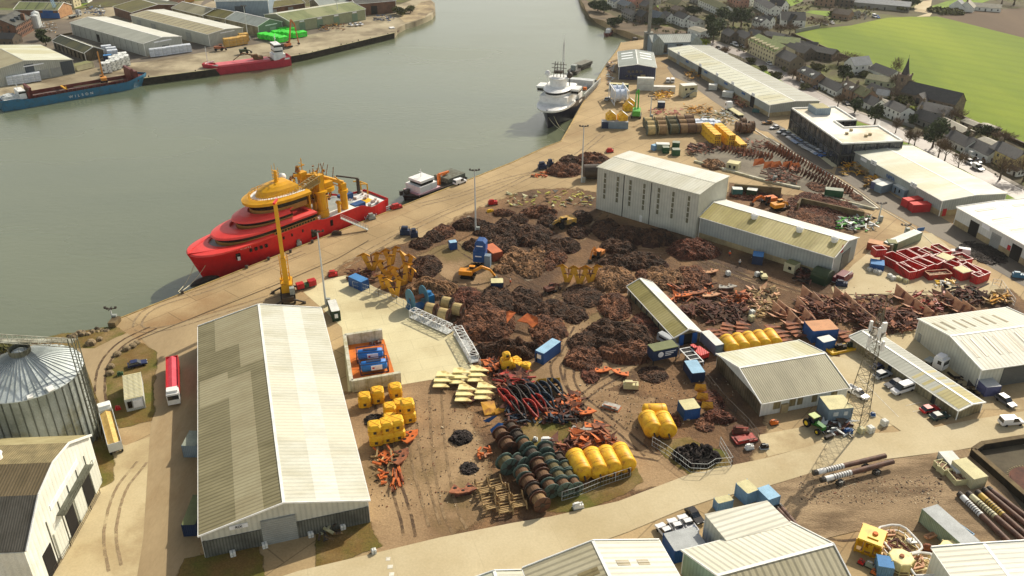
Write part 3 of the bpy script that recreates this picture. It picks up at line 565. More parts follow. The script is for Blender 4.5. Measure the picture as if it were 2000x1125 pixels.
s.face('e',s.W*.55,4,0,3.6,Bn,'roller_door');s.face('e',s.W*.5,10,s.he-.6,.6,Am,'name_board');s.face('s',s.L*.38,3,0,4.2,Aj,'doorway')
for i in range(12):s.face('s',s.L*(.04+i*.08),.2,0,s.he,Ap,'wall_joint',.05)
s=An('north_ribbed_shed','brown-seamed roof shed behind the yellow timber packs across the river',q(1,992,115),q(1,1578,262),q(1,1870,220),q(1,1722,222),'B',q(1,1583,350),'B',roof=('beige','bright'),wall='grey',cat='warehouse')
for i in range(14):s.sky(0,s.L*(.08+i*.065),.5,.12,.85,Ap,'roof_seam',.02)
s.face('e',s.W*.55,9,s.he-.7,.5,Am,'name_board')
for p in(.1,.3,.75):s.face('s',s.L*p,5,0,4.6,A4,'sliding_door')
s=An('north_corner_shed','cream and grey roofed shed with dark wall panels at the left edge',q(1,548,455),q(1,305,343),None,q(1,190,462),'A',q(1,560,552),W=42,roof=('pale','beige'),wall='grey',cat='warehouse',trim='g')
s.face('w',3,5.8,0,s.he,rf['w_slate'],'dark_panel');s.face('w',s.W*.47,4,0,s.he+1.5,rf['w_slate'],'dark_panel')
for p in(8.5,14):s.face('w',p,4.6,0,4,A4,'roller_door',.2)
s.face('w',s.W*.42,9,s.he+.5,.5,Am,'name_board',.25)
s=An('mossy_store','dark moss-covered low store in front of the grey shed across the river',q(1,400,310),q(1,640,402),q(1,730,358),q(1,690,375),'B',he=4.0,hr=6.2,roof=('darkmoss','darkmoss'),wall='timber',cat='store')
for i in range(8):s.face('s',s.L*(.06+i*.125),1.6,0,3,Aj,'bay')
s=An('old_brick_mill','three-storey red brick block with slate roof and dormers at the far left',q(26,218,382),q(26,450,255),None,q(26,105,285),'A',q(26,270,575),W=15,roof=('dark','dark'),wall='brick',cat='brick building',trim='d')
for r_ in range(3):
 for i in range(10):s.face('s',s.L*(.05+i*.1),.9,1.0+r_*s.he/3,1.5,Av,'window')
 for i in range(3):s.face('w',s.W*(.25+i*.25),.9,1.0+r_*s.he/3,1.5,Av,'window')
for t in(.25,.5,.75):
 mb=MB();c=s.up(0,s.L*t,.35);mb.cb((c[0],c[1],c[2]+.5),(2,2.4,1.6));mb.build('dormer',rf['w_slate'],s.root)
mb=MB();c=s.up(0,s.L*.62,.6);mb.box(c[0]-.8,c[0]+.8,-.3,1.4,s.he,s.he+4);mb.build('chimney',rf['w_brick'],s.root)
s=An('green_roof_shed','long green-roofed shed behind the bright green covered stacks',q(2,890,160),q(2,1445,68),q(2,660,115),q(2,768,103),'A',he=6,roof=('green','pale'),wall='greenpale',cat='warehouse')
for p in(.15,.38,.6,.85):s.face('s',s.L*p,4,0,4.4,rf['w_green'],'sliding_door');s.face('s',s.L*p,3,4.8,.8,Am,'name_board')
s=An('yellow_green_roof_shed','narrow yellow-green roofed brick shed with white doors behind the long green shed',q(2,560,85),q(2,1000,22),q(2,445,70),q(2,505,45),'A',he=5,roof=('olive','green'),wall='brick',cat='shed')
for p in(.18,.47,.75):s.face('s',s.L*p,3.6,0,3.8,A4,'roller_door')
s=An('green_gable_shed','teal-gabled shed at the right end of a joined row across the river',q(27,1295,215),q(27,1670,303),q(27,1990,262),q(27,1820,220),'B',q(27,1675,415),'B',roof=('bluegrey','bluegrey'),wall='green',cat='shed')
s.face('e',s.W*.55,8,s.he-.6,.5,Am,'name_board');s.face('e',s.W*.6,4,0,3.6,MC['wall_mint'],'sliding_door')
s.face('s',s.L/2,s.L,0,s.he-.1,rf['w_drab'],'side_cladding',.08)
s=An('brown_roof_shed','olive-brown roofed shed in the middle of a joined row across the river',q(27,1050,168),q(27,1290,215),None,None,he=5.5,hr=8,W=16,roof=('olive','olive'),wall='drab',cat='shed')
s.face('s',s.L*.6,5,0,3.6,Aj,'doorway')
s=An('grey_roof_shed','weathered grey-roofed shed at the left end of a joined row across the river',q(27,680,92),q(27,1035,178),None,None,he=5.5,hr=8,W=16,roof=('cement','cement'),wall='drab',cat='shed')
s=An('silver_barn','tall silver-blue barn at the top left edge of the river bend',q(27,1180,15),q(27,1780,5),None,None,he=12,hr=16,W=30,roof=('bluegrey','bluegrey'),wall='blue',cat='barn')
s.face('s',s.L*.45,6,0,9,rf['w_slate'],'dark_panel')
s=An('quayside_gable_shed','small dark shed with an open bay beside the shore trees across the river',q(2,1110,40),q(2,1375,10),None,None,he=6,hr=8.5,W=16,roof=('bluegrey','bluegrey'),wall='drab',cat='shed')
s=An('brown_open_shed','brown shed with a dark open doorway at the far river bend',q(2,1375,30),q(2,1670,5),None,None,he=7,hr=9,W=18,roof=('dark','dark'),wall='brick',cat='shed')
s.face('s',s.L*.45,4,0,5,Aj,'doorway')
s=An('seamed_green_shed','long grey-green roofed shed with brick gable near the blue tower crane',q(26,205,140),q(26,845,148),None,None,he=5,hr=8,W=16,roof=('green','green'),wall='brick',cat='shed')
for i in range(4):s.sky(0,s.L*(.25+i*.22),.5,.02,.95,Ap,'roof_seam',.02)
s.face('s',s.L*.8,12,0,3.2,Bf,'blue_panel')
mb=MB();mb.add([(s.L+.1,0,0),(s.L+.1,s.W,0),(s.L+.1,s.W,s.he),(s.L+.1,s.W/2,s.hr),(s.L+.1,0,s.he)],[(0,1,2,3,4)]);mb.build('brick_gable',Aa('orange_brick',S(176,136,96),S(150,112,78),s=.5),s.root)
s=An('brown_brick_shed','mossy brown-roofed brick shed behind the white-ridged sheds across the river',q(1,860,52),q(1,1000,96),None,None,he=5,hr=7.5,W=34,roof=('olive','darkmoss'),wall='brick',cat='shed')
s=An('striped_wall_store','small white-roofed store with striped walls beside the yellow stacks at the top left',q(1,1085,10),q(1,1240,22),None,None,he=5,hr=6.5,W=20,roof=('bright','bright'),wall='brick',cat='store')
s=An('ribbed_shed_bottom','ribbed shed cut by the bottom edge, greenish left slope and white right slope',q(18,1440,1323),q(18,1140,797),q(18,105,1022),q(18,625,803),'B',he=5.5,roof=('ribwhite','ribbeige'),wall='pale',cat='shed')
for t0,t1 in((.35,.6),(.68,.95)):s.sky(0,s.L*.68,1.2,t0*.9,t1*.9-.05)
for t0,t1 in((.25,.5),(.62,.9)):s.sky(1,s.L*.62,1.4,t0,t1)
s=An('mint_walled_shed','ribbed roof shed with mint end wall beside the parked white pickups, bottom edge',q(18,2170,655),q(18,1345,868),None,q(18,1510,1058),'B',he=5.0,W=20,roof=('ribwhite','ribbeige'),wall='mint',cat='shed')
E2=s
tq=[G(18,1510,580,5.4),G(18,1990,475,5.4),G(18,2180,658,5.4),G(18,1680,786,5.4)];c0=sum(tq,Ve())/4
r0=Ad('roof_annex','flat-roofed ribbed annex touching the mint-walled shed, beside the black car','annex',(c0.x,c0.y,0))
a_=rd(-68);Ri=Mt.Rotation(-a_,3,'Z')
loc=[Ri@Ve((p.x-c0.x,p.y-c0.y,0))for p in tq]
mb.prism([(p.x,p.y)for p in loc],0,5.3);o=mb.build('wall',rf['w_pale'],r0);o.rotation_euler.z=a_
mb=MB();mb.prism([(p.x*1.02,p.y*1.02)for p in loc],5.3,5.5);o=mb.build('roof',rf['ribwhite'],r0);o.rotation_euler.z=a_
s=An('bright_corner_shed','shed with bright white right slope at the bottom right corner',q(19,2600,1420),q(19,2080,800),q(19,1390,985),q(19,1745,877),'B',he=5.5,roof=('bright','ribwhite'),wall='white',cat='shed')
s=An('edge_shed','small pale shed roof just showing at the bottom edge beside the road',q(18,200,1400),q(18,80,1035),None,None,he=4,hr=5,W=9,roof=('white','pale'),wall='pale',cat='shed')
def mill():
 a=G(16,745,430);b=G(16,400,1090);d=(b-a).to_2d().normalized();n=Ve((-d.y,d.x))
 rz=atan2(d.y,d.x);r=Ad('grain_mill','white-walled grain store with dark and mossy roof panels at the bottom left corner','grain store',(a.x,a.y,0),rz)
 prof=[(-.3,0),(-.3,10.5),(7.5,14.9),(13.9,15.9),(20.4,14.7),(27.8,10.0),(27.8,0)];D=45
 sgn=-1
 mb=MB();k=len(prof)
 vs=[(x,0,z-.2*(z>0))for x,z in prof]+[(x,sgn*D,z-.2*(z>0))for x,z in prof]
 fs=[tuple(range(k)),tuple(range(2*k-1,k-1,-1))]+[(i,k+i,k+(i+1)%k,(i+1)%k)for i in range(k)]
 mb.add(vs,fs);mb.build('wall',Aa('wall_millwhite',S(226,228,218),S(214,214,200),s=.3,ribs=1.2,ribdir='xy',ribd=.06),r)
 mats=[Aa('roof_mill_cream',S(168,158,118),S(150,140,100),ribs=.5,ribdir='y',ribd=.2,stretch=(.3,1,1)),Aa('roof_mill_tan',S(150,136,98),S(124,112,80),ribs=.4,ribdir='y',ribd=.35,s=.6),Aa('roof_mill_brown',S(116,102,76),S(98,86,62),ribs=.5,ribdir='y',ribd=.35,stretch=(.3,1,1)),Aa('roof_mill_slate',S(104,100,90),S(88,84,74),ribs=.4,ribdir='y',ribd=.3)]
 for i in range(4):
  (x0,z0),(x1,z1)=prof[i+1],prof[i+2];mb=MB()
  mb.add([(x0,.3,z0),(x1,.3,z1),(x1,sgn*D,z1),(x0,sgn*D,z0),(x0,.3,z0+.15),(x1,.3,z1+.15),(x1,sgn*D,z1+.15),(x0,sgn*D,z0+.15)],BF);mb.build('roof_panel',mats[i],r)
 mb=MB()
 for(x0,z0),(x1,z1)in zip(prof[1:5],prof[2:6]):mb.bar((x0,.38,z0+.1),(x1,.38,z1+.1),.2,.4)
 mb.build('trim',A9,r)
 for x in(5.5,13.2,22.5):mb=MB();mb.box(x-1.5,x+1.5,-.05,.12,0,5.2);mb.build('doorway',Aj,r)
 for x in(2.0,9.3,18.0):mb=MB();mb.box(x-1.6,x+1.6,-.05,.25,0,5.6);mb.build('sliding_door',Aa('mill_door',S(206,208,196),ribs=1,ribdir='x',ribd=.06),r)
 mb=MB();mb.box(4,17,.02,1.5,7.2,7.35)
 for i in range(14):mb.bar((4+i,1.5,7.3),(4+i,1.5,8.3),.06)
 mb.bar((4,1.5,8.3),(17,1.5,8.3),.08);mb.bar((4,1.5,7.8),(17,1.5,7.8),.06);mb.build('walkway',Aa('galvanised',S(110,112,100),S(84,84,72),rough=.5,metal=.3),r)
 mb=MB();mb.box(6,18,.0,.1,9.3,10.3);mb.build('name_board',Am,r)
 mb=MB()
 for x in(3.7,7.5,11.5,15.5,20.3):mb.box(x-.08,x+.08,0,.12,0,9)
 mb.box(-.3,27.8,0,.1,0,.5);mb.build('wall_joint',MC['galvanised'],r)
 mb=MB();mb.tube((12,-9.5,15.4),(12,-9.5,16.8),.9,.9,12);mb.tube((12,-9.5,16.8),(12,-9.5,17.0),1.1,.3,12);mb.build('roof_vent',A9,r)
 mb=MB()
 for x in(24.0,26.2):mb.cb((x,-5-1.5*(x>25),prof[4][1]-(x-20.4)*.635+.2),(1.2,.3,.05),ry=.57);mb.cb((x,-9,prof[4][1]-(x-20.4)*.635+.2),(1.2,.3,.05),ry=.57)
 mb.build('roof_strip',Ap,r)
mill()
def silo():
 c=(-93.2,139.1);rr=9.7;r=Ad('grain_silo','corrugated steel grain silo with conical roof at the left edge','silo',(c[0],c[1],0))
 m=Aa('silo_steel',S(176,182,176),S(146,152,142),s=.15,rough=.5,metal=.08,ribs=.28,ribdir='z',ribd=.2,c3=S(130,124,84),s3=.1,t3=.6)
 mb=MB();mb.lathe([(rr,0),(rr,16)],n=72);mb.build('drum',m,r)
 mb=MB()
 for i in range(40):
  a=2*pi*i/40;mb.bar(((rr+.08)*cos(a),(rr+.08)*sin(a),0),((rr+.08)*cos(a),(rr+.08)*sin(a),16),.18,.2,up=(cos(a),sin(a),.001))
 mb.build('stiffener',Aa('silo_rib',S(96,100,94),rough=.5,metal=.4),r)
 mb=MB();mb.lathe([(rr+.35,15.9),(rr+.35,16.05),(1.4,20.6),(1.4,20.9),(.1,21.2)],n=48)
 mb.build('roof',Aa('silo_roof',S(196,204,204),S(172,180,176),s=.2,rough=.55,metal=0.0),r)
 mb=MB()
 for i in range(48):
  a=2*pi*i/48;mb.bar(((rr+.35)*cos(a),(rr+.35)*sin(a),16.1),(1.5*cos(a),1.5*sin(a),20.65),.07,.16)
 mb.build('roof_rib',Aa('silo_roofrib',S(160,166,166),rough=.5,metal=.4),r)
 mb=MB();mb.lathe([(1.9,20.2),(1.9,21.6)],n=16,cap=False)
 for i in range(12):
  a=2*pi*i/12;mb.bar((1.9*cos(a),1.9*sin(a),20.6),(1.9*cos(a),1.9*sin(a),22.4),.06)
 mb.build('hatch_ring',MC['galvanised'],r)
 mb=MB()
 for y,z in((-.7,22.2),(.7,22.2),(-.7,23.2),(.7,23.2),(-.7,24.1)):mb.bar((-16,y+3,z),(10,y,z),.12)
 for i in range(14):
  x=-16+i*2;y=3-(x+16)*3/26;mb.bar((x,y-.7,22.2),(x,y-.7,24.1),.08);mb.bar((x,y+.7,22.2),(x,y+.7,23.2),.08);mb.bar((x,y-.7,22.2),(x+2,y-.7,24.1),.06);mb.bar((x,y-.7,22.2),(x,y+.7,22.2),.08)
 mb.box(-16,10,.9,2.3,22.15,22.25)
 mb.build('conveyor_bridge',Aa('bridge_grey',S(176,176,160),S(130,126,108),rough=.5),r)
 mb=MB();a=-.35
 x,y=10.1,-.7
 for dx,dy in((0,0),(1.2,0),(0,1.2),(1.2,1.2)):mb.bar((x+dx,y+dy,0),(x+dx,y+dy,24),.14)
 for k in range(12):mb.bar((x,y,k*2),(x+1.2,y,k*2+2),.07);mb.bar((x,y,k*2),(x+1.2,y,k*2),.07);mb.bar((x+1.2,y,k*2),(x+1.2,y+1.2,k*2+2),.07)
 mb.build('access_tower',MC['galvanised'],r)
 mb=MB();mb.cb((7.6,-6.2,16.7),(1.4,1.2,.25),rz=-.7,ry=.4);mb.cb((5,-8.6,16.5),(1.2,1,.25),rz=-1);mb.cb((-1,-9.6,16.4),(1.2,.6,.4));mb.build('roof_hatch',A9,r)
silo()
def office():
 h=8.6
 pts=[R(5,580,320),R(5,1050,298),R(5,825,185),R(5,600,192),R(5,510,142),R(5,710,132),R(5,510,35),R(5,90,45)]
 W3=[P(p,h)for p in pts];o0=W3[0];e=(P(R(5,1050,298),h)-o0).to_2d();rz=atan2(e.y,e.x)
 Ri=Mt.Rotation(-rz,2);lp=[Ri@(p-o0).to_2d()for p in W3]
 x1=lp[1].x;ya=(lp[2].y+lp[3].y)/2;x2=(lp[3].x+lp[4].x)/2;yb=(lp[4].y+lp[5].y)/2;yc=(lp[6].y+lp[7].y)/2;x3=(lp[5].x+lp[6].x)/2
 lp=[(0,0),(x1,0),(x1,ya),(x2,ya),(x2,yb),(x3,yb),(x3,yc),(0,yc)]
 r=Ad('office_block','flat-roofed dark glazed two-storey office block with row of cars in front','office block',(o0.x,o0.y,0),rz)
 mb=MB();mb.prism([(x,y)for x,y in lp],0,h-.6);mb.build('glazing',Aa('office_glass',S(44,50,62),S(30,34,42),s=.3,rough=.15,spec=.8,ribs=1.6,ribdir='xy',ribd=.3),r)
 mb=MB();mb.prism(lp,h-.6,h-.35);mb.build('roof',Aa('office_roof',S(176,160,128),S(206,196,170),s=.06,rough=.6,c3=S(232,228,214),s3=.045,t3=.52,fine=.08),r)
 mb=MB();k=len(lp)
 for i in range(k):
  a,b=lp[i],lp[(i+1)%k];mb.bar((a[0],a[1],h-.1),(b[0],b[1],h-.1),.5,.5)
 mb.build('parapet',A9,r)
 mb=MB()
 for i in range(k):
  a,b=Ve(lp[i]),Ve(lp[(i+1)%k]);n_=max(1,int((b-a).length/4));d=(b-a).normalized();nn=Ve((d.y,-d.x))
  for j in range(n_+1):
   p=a.lerp(b,j/n_)+nn*.3;mb.bar((p.x,p.y,0),(p.x,p.y,h-.3),.22)
  a2,b2=a+nn*.06,b+nn*.06;mb.bar((a2.x,a2.y,h*.47),(b2.x,b2.y,h*.47),.2,.5);mb.bar((a2.x,a2.y,h-.55),(b2.x,b2.y,h-.55),.3,.35)
 mb.build('frame',Ap,r)
 mb=MB();mb.box(-2.2,-.1,0,yc,0,.15);mb.build('forecourt',m_pale,r)
 px_=[Ri@(P(p,h)-o0).to_2d()for p in(R(5,400,105),R(5,490,100),R(5,350,40))]
 cx,cy=(px_[0].x+px_[1].x)/2,(px_[0].y+px_[2].y)/2;mb=MB();mb.box(cx-3,cx+3,cy-3.5,cy+3.5,h-.4,h+2.2);mb.build('plant_room',rf['w_blue'],r)
 mb=MB();mb.box(cx-2.7,cx+2.7,cy-3.2,cy+3.2,h+2.2,h+2.3);mb.build('plant_room_roof',rf['moss'],r)
 for x,y in((.3,.15),(.45,.2),(.55,.1),(.65,.12)):mb=MB();mb.cb((x1*x,ya*y*4,h),(.9,.9,.7));mb.build('roof_vent',Aw,r)
office()
tb=G(20,900,640);mb=MB();mb.box(-2.2,2.2,-2.2,2.2,0,9);mb.box(-.8,.8,-.8,.8,9,30);mb.box(-1.2,1.2,-1.2,1.2,30,32)
tag(mb.build('lookout_tower',Aa('tower_grey',S(140,138,128),S(116,114,104),s=.3),loc=(tb.x,tb.y,0)),'slender grey tower standing at the left end of the glass-fronted building','tower')
# ---------------- ships ----------------
def sm(t):t=max(0.,min(1.,t));return t*t*(3-2*t)
def hull(r,L,B,zd,mat,rake=3.0,bowp=.72,sternw=.86,name='hull',flare=.8,bulw=.9,deckmat=None,zbot=-2.5,n=28):
 def hb(t,k):
  b=B/2
  if t>bowp:b*=max(0.0,1-((t-bowp)/(1-bowp))**k)
  if t<.12:b*=sternw+(1-sternw)*sm(t/.12)
  return max(b,.06)
 rings=[];dk=[]
 for i in range(n+1):
  t=i/n;xd=t*L+rake*sm((t-.6)/.4);xw=t*L;xm=(xd*.45+xw*.55)
  z=zd(t);bd=hb(t,2.6);bw=hb(t,1.5)*.97;bm=bd*.55+bw*.45
  rings.append([(xd,-bd,z),(xm,-bm,z*.55),(xw,-bw,.5),(xw,-bw*.9,zbot),(xw,bw*.9,zbot),(xw,bw,.5),(xm,bm,z*.55),(xd,bd,z)])
  dk.append((xd,bd,z))
 mb=MB();mb.loft(rings,0,True,True)
 mb.build(name,mat,r,smooth=False)
 if deckmat:
  mb=MB();vs=[(x,-b*.97,z+.02)for x,b,z in dk]+[(x,b*.97,z+.02)for x,b,z in dk];k=len(dk)
  mb.add(vs,[(i,i+1,k+i+1,k+i)for i in range(k-1)]);mb.build('deck',deckmat,r)
 if bulw:
  mb=MB()
  for s_ in(-1,1):
   for(x,b,z),(x2,b2,z2)in zip(dk[:-1],dk[1:]):
    mb.bar((x,s_*b,z+bulw/2-.1),(x2,s_*b2,z2+bulw/2-.1),.12,bulw)
  mb.bar((dk[0][0],-dk[0][1],dk[0][2]+bulw/2),(dk[0][0],dk[0][1],dk[0][2]+bulw/2),.12,bulw)
  mb.build('bulwark',mat,r)
 return dk
def Bk(xf,hw,xb,k=1.9,n=14,pw=2.2):
 xs=xf-k*hw;pts=[(xb,hw)]
 for i in range(n+1):
  a=pi/2*i/n;pts.append((xs+(xf-xs)*sin(a),hw*max(0,cos(a))**(2/pw)))
 pts=pts[:-1]+[(xf,0)]
 return pts+[(x,-y)for x,y in reversed(pts[:-1])]
def B1(mb,rings):
 for a,b in zip(rings[:-1],rings[1:]):
  mb.loft([[(x,y,a[3])for x,y in Bk(*a[:3])],[(x,y,b[3])for x,y in Bk(*b[:3])]],a[4],True,False)
 a=rings[-1];q_=Bk(*a[:3]);mb.add([(x,y,a[3])for x,y in q_],[tuple(range(len(q_)-1,-1,-1))],a[4])
c_red=Ac('ship_red',S(206,34,34),rough=.35,dirt=S(186,30,30));c_redt=Ac('ship_red_top',S(220,66,60),rough=.35,dirt=S(212,60,54));A0=Ac('ship_yellow',S(214,158,26),rough=.4,dirt=S(196,140,20));c_tan=Ac('ship_tan',S(150,108,52));Ai=Ac('black_window',S(22,20,20),rough=.15)
Ag=Ac('white_paint',S(230,230,226));Az=Ac('deck_grey',S(150,156,150));Bv=Ac('container_blue',S(38,78,130));Bm=Ac('crane_green',S(86,170,60));Ak=Ac('light_grey',S(196,200,198));Ae=Ac('dark_steel',S(60,56,50),dirt=S(84,62,46));B3=Ac('orange_paint',S(214,112,34));Bc=Ac('yellow_paint',S(232,186,36),dirt=S(196,140,30))
def red_ship():
 c=P((232,622)).to_2d();u=Ve((.6614,.75));n=Ve((-u.y,u.x));B=15.5;o=c+u*91.2+n*(B/2+.6)
 r=Ad('offshore_service_ship','red offshore service ship with yellow bridge and stacked rounded decks moored at the quay','ship',(o.x,o.y,ZW),atan2(-u.y,-u.x));r.scale=(.945,.94,.93)
 def zd(t):
  x=t*69
  if x<9:return 6.4
  if x<13:return 6.4+(x-9)/4*1.9
  if x<29:return 8.3
  if x<35:return 8.3+(x-29)/6*1.7
  return 10.0-(.3*sm((x-40)/28))
 hull(r,65.5,B,lambda t:zd(t),c_red,rake=4.6,bowp=.60,sternw=.8,bulw=.8,n=46,deckmat=Az)
 mb=MB()
 mb.lathe([(.1,71.2),(.9,70.2),(1.3,68.2),(1.3,62)],(0,0,.1),12,0,'x');mb.build('bulbous_bow',Ae,r,smooth=True)
 H2=B/2
 mats=[c_tan,Ai,c_redt,A0]
 mb=MB();B1(mb,[(69.9,H2+.0,30,9.6,2),(69.5,H2+.05,30,10.1,2),(66.5,H2-.4,30,10.35,2),(62.6,H2-.75,30,10.4,2),(62.3,H2-.8,30,9.0,2)]);mb.build('foredeck',mats,r,smooth=False)
 mb=MB();B1(mb,[(60.4,H2-.35,30,9.6,0),(60.4,H2-.35,30,10.9,1),(60.6,H2-.3,30,11.9,2),(61.6,H2+.1,30,12.0,2),(61.3,H2+.05,30,12.6,2),(58.5,H2-.7,31,13.2,2),(55.2,H2-1.1,32,13.3,2),(54.9,H2-1.2,32,12.4,2)]);mb.build('lower_deckhouse',mats,r)
 mb=MB();B1(mb,[(53.0,H2-1.2,38,12.4,0),(53.0,H2-1.2,38,13.7,1),(53.2,H2-1.1,38,14.7,2),(54.2,H2-.5,39,14.8,2),(53.9,H2-.6,39,15.4,2),(51.5,H2-1.3,39,16.0,2),(48.6,H2-1.7,39,16.1,2),(48.3,H2-1.8,39,15.2,2)]);mb.build('upper_deckhouse',mats,r)
 mb=MB();B1(mb,[(47.8,H2-1.7,32,15.2,0),(47.8,H2-1.7,32,16.9,1),(48.2,H2-1.4,32,18.2,3),(49.8,H2-.3,31,18.7,3),(49.9,H2-.2,31,19.6,3),(47.5,H2-1.4,31,20.0,3)]);mb.build('bridge',mats,r)
 mb=MB();q_=Bk(46.9,H2-1.8,32);mb.add([(x,y,20.05)for x,y in q_],[tuple(range(len(q_)-1,-1,-1))]);mb.build('bridge_deck',Ag,r)
 mb=MB();B1(mb,[(45.5,H2-3.4,33,20.05,3),(44.6,H2-3.9,33,21.6,3),(42.5,H2-4.6,34,22.5,3),(40,H2-6,35,23,3)]);mb.build('wheelhouse_dome',mats,r)
 mb=MB();mb.tube((38,0,22.5),(38,0,26.6),.7,.45,8)
 for z in(24,25.3,26.4):mb.bar((38,-1.8,z),(38,1.8,z),.25,.15);mb.bar((36.8,0,z),(39.2,0,z),.2,.12)
 for y in(-1.6,1.6):mb.bar((38,y,24),(38,y,28),.08)
 mb.bar((38,0,26),(38,0,29),.1);mb.build('mast',A0,r)
 mb=MB();mb.lathe([(.2,-.2),(1.0,.3),(1.25,1.1),(1.0,1.9),(.1,2.4)],(33.5,-3.5,21.2),14);mb.build('radome',Ag,r,smooth=True)
 mb=MB()
 for k in range(10):a=k/9;mb.bar((44-a*10,-4.8,20.1),(44-a*10,-4.8,21.2),.12);mb.bar((45-k*1.1,4.9,20.1),(45-k*1.1,4.9,21.2),.1)
 mb.bar((44,-4.8,21.2),(34,-4.8,21.2),.1);mb.bar((45,4.9,21.2),(35,4.9,21.2),.1);mb.build('railing',A0,r)
 mb=MB()
 for k in range(46):
  a=Bk(47.6,H2-1.9,33);n2=len(a);f_=k/45*(n2-1);i0=min(int(f_),n2-2);q2=Ve(a[i0]).lerp(Ve(a[i0+1]),f_-i0);mb.bar((q2.x,q2.y,20.0),(q2.x,q2.y,21.1),.07)
 a=Bk(47.6,H2-1.9,33);[mb.bar((a[i][0],a[i][1],z_),(a[i+1][0],a[i+1][1],z_),.06)for i in range(len(a)-1)for z_ in(20.6,21.1)]
 mb.build('bridge_railing',A0,r)
 for i in range(14):mb=MB();x=31.5+i*1.05;mb.box(x-.35,x+.35,H2-.2,H2+.12,10.15,10.75);mb.build('window',Ai,r)
 mb=MB();[mb.cb((41-k*.8,rnd(-4.5,4.5),20.6),(rnd(.3,.8),rnd(.3,.8),rnd(.5,1.6)))for k in range(14)];mb.build('roof_fitting',Ag,r)
 mb=MB()
 for s_ in(1,-1):
  mb.box(30,46,s_*(H2+.02)-.06,s_*(H2+.02)+.06,10.0,11.0)
 mb.build('side_strip',c_tan,r)
 mb=MB()
 for x in(40,43,36):mb.box(x-.25,x+.25,H2-.1,H2+.08,7.6,8.5)
 mb.box(24.5,25.5,H2-.1,H2+.1,6.0,8.0);mb.box(31,33,H2-.1,H2+.1,4.6,6.8);mb.build('side_port',Ai,r)
 for i in range(4):
  mb=MB();x=49.0+i*1.6;dd=Be(x+.5,B,.60,65.5,.8);mb.cb((x,dd-.06,7.5),(.8,.35,1.0),rz=-Br(x,B));mb.build('window',Ai,r)
 mb=MB();x=57.5;mb.cb((x,Be(x+.4,B,.60,65.5,.75)-.05,6.4),(1.3,.4,2.0),rz=-Br(x,B));mb.build('anchor_pocket',Ai,r)
 mb=MB();mb.cb((x,Be(x+.4,B,.60,65.5,.75)+.18,5.8),(.8,.2,1.2),rz=-Br(x,B));mb.build('anchor',Ag,r)
 Bl('Vestas',2.1,Ag,r,(9.2,H2+.06,3.9),pi)
 x=57.5;Bl('ESVAGT BRINT',1.25,Ag,r,(x,Be(x+1.2,B,.60,65.5,.95)+.10,8.9),pi-Br(x,B)*.9)
 mb=MB()
 for k in range(3):mb.cb((1.2,H2*.93+.25,3.6+k*.7),(2.2,.12,.3),rz=.12)
 mb.build('stern_stripe',Ag,r)
 mb=MB();mb.tube((25,3.6,6),(25,3.6,10.5),2.3,2.0,14);mb.tube((25,3.6,10.5),(25,3.6,16.5),1.5,1.5,14);mb.tube((25,3.6,16.5),(25,3.6,17.2),2.2,2.2,14);mb.box(23.9,26.0,2.6,4.6,17.2,22.4);mb.box(20.5,23.6,1.6,4.4,17.6,19.2);mb.bar((24,3.6,22.4),(19,0,18),.35);mb.bar((26,2.8,22),(31,0,18),.3);[mb.bar((x,y,22.4),(x,y,24.2),.12)for x in(24,26)for y in(2.7,4.5)];mb.tube((22,3,16.2),(22,3,17.4),2.4,2.4,14);mb.build('gangway_tower',A0,r)
 mb=MB();p0,p1=Ve((25.5,3.6,20.2)),Ve((40,4.4,17.6))
 for dy in(-1.1,1.1):
  for dz in(0,2.2):mb.bar(p0+Ve((0,dy,dz)),p1+Ve((0,dy,dz*.7)),.22)
 for i in range(13):
  a=p0.lerp(p1,i/13);b=p0.lerp(p1,(i+1)/13)
  for dy in(-1.1,1.1):mb.bar(a+Ve((0,dy,0)),a+Ve((0,dy,2.1)),.13);mb.bar(a+Ve((0,dy,0)),b+Ve((0,dy,2.0)),.12)
  mb.bar(a+Ve((0,-1.1,0)),a+Ve((0,1.1,0)),.14);mb.bar(a+Ve((0,-1.1,2.1)),a+Ve((0,1.1,2.1)),.14)
 mb.bar(p0+Ve((0,0,.05)),p1+Ve((0,0,.05)),2.0,.1);mb.build('gangway_boom',Ac('boom_tan',S(176,156,104)),r)
 mb=MB();mb.bar(p0.lerp(p1,.05)+Ve((0,1.25,1.0)),p0.lerp(p1,.5)+Ve((0,1.25,1.0)),.06,1.1);mb.build('boom_sign',Ac('sign_brown',S(140,118,70)),r)
 mb=MB()
 for x,y,r0,z0,z1 in((27,-2,1.1,8,22),(24,-1.5,.9,8,21),(29.5,-4,.7,8,20),(31,1,.6,10,19),(22,-4,.8,7,18),(20,-1,.6,6,17),(29,3,.35,8,19)):mb.tube((x,y,z0),(x,y,z1),r0,r0,10)
 mb.box(26,28.4,-3.2,-1,20,22.6);mb.box(22.2,24.6,-2.6,-.8,19.5,21);[mb.bar((20+k*1.1,-4.4+(k%3),13),(21+k*.9,-3+(k%2)*3,21),.2)for k in range(10)];mb.box(19,31,-4.6,1.5,17.2,17.5);mb.box(20,30,-4.8,2,12.8,13.1);mb.box(28,31,-6,-4,13,17)
 for k in range(6):mb.bar((19+2.3*k,-4.6,17.5),(19+2.3*k,-4.6,18.8),.12);mb.bar((20+2*k,2,13.1),(21+2*k,2,17.3),.2)
 mb.bar((27,-2,23),(27,-2,27),.2);mb.bar((26,-2,24.6),(28.5,-2,24.6),.3);mb.bar((27,-3.4,25.2),(27,-.6,25.2),.15);mb.build('crane_tower',A0,r)
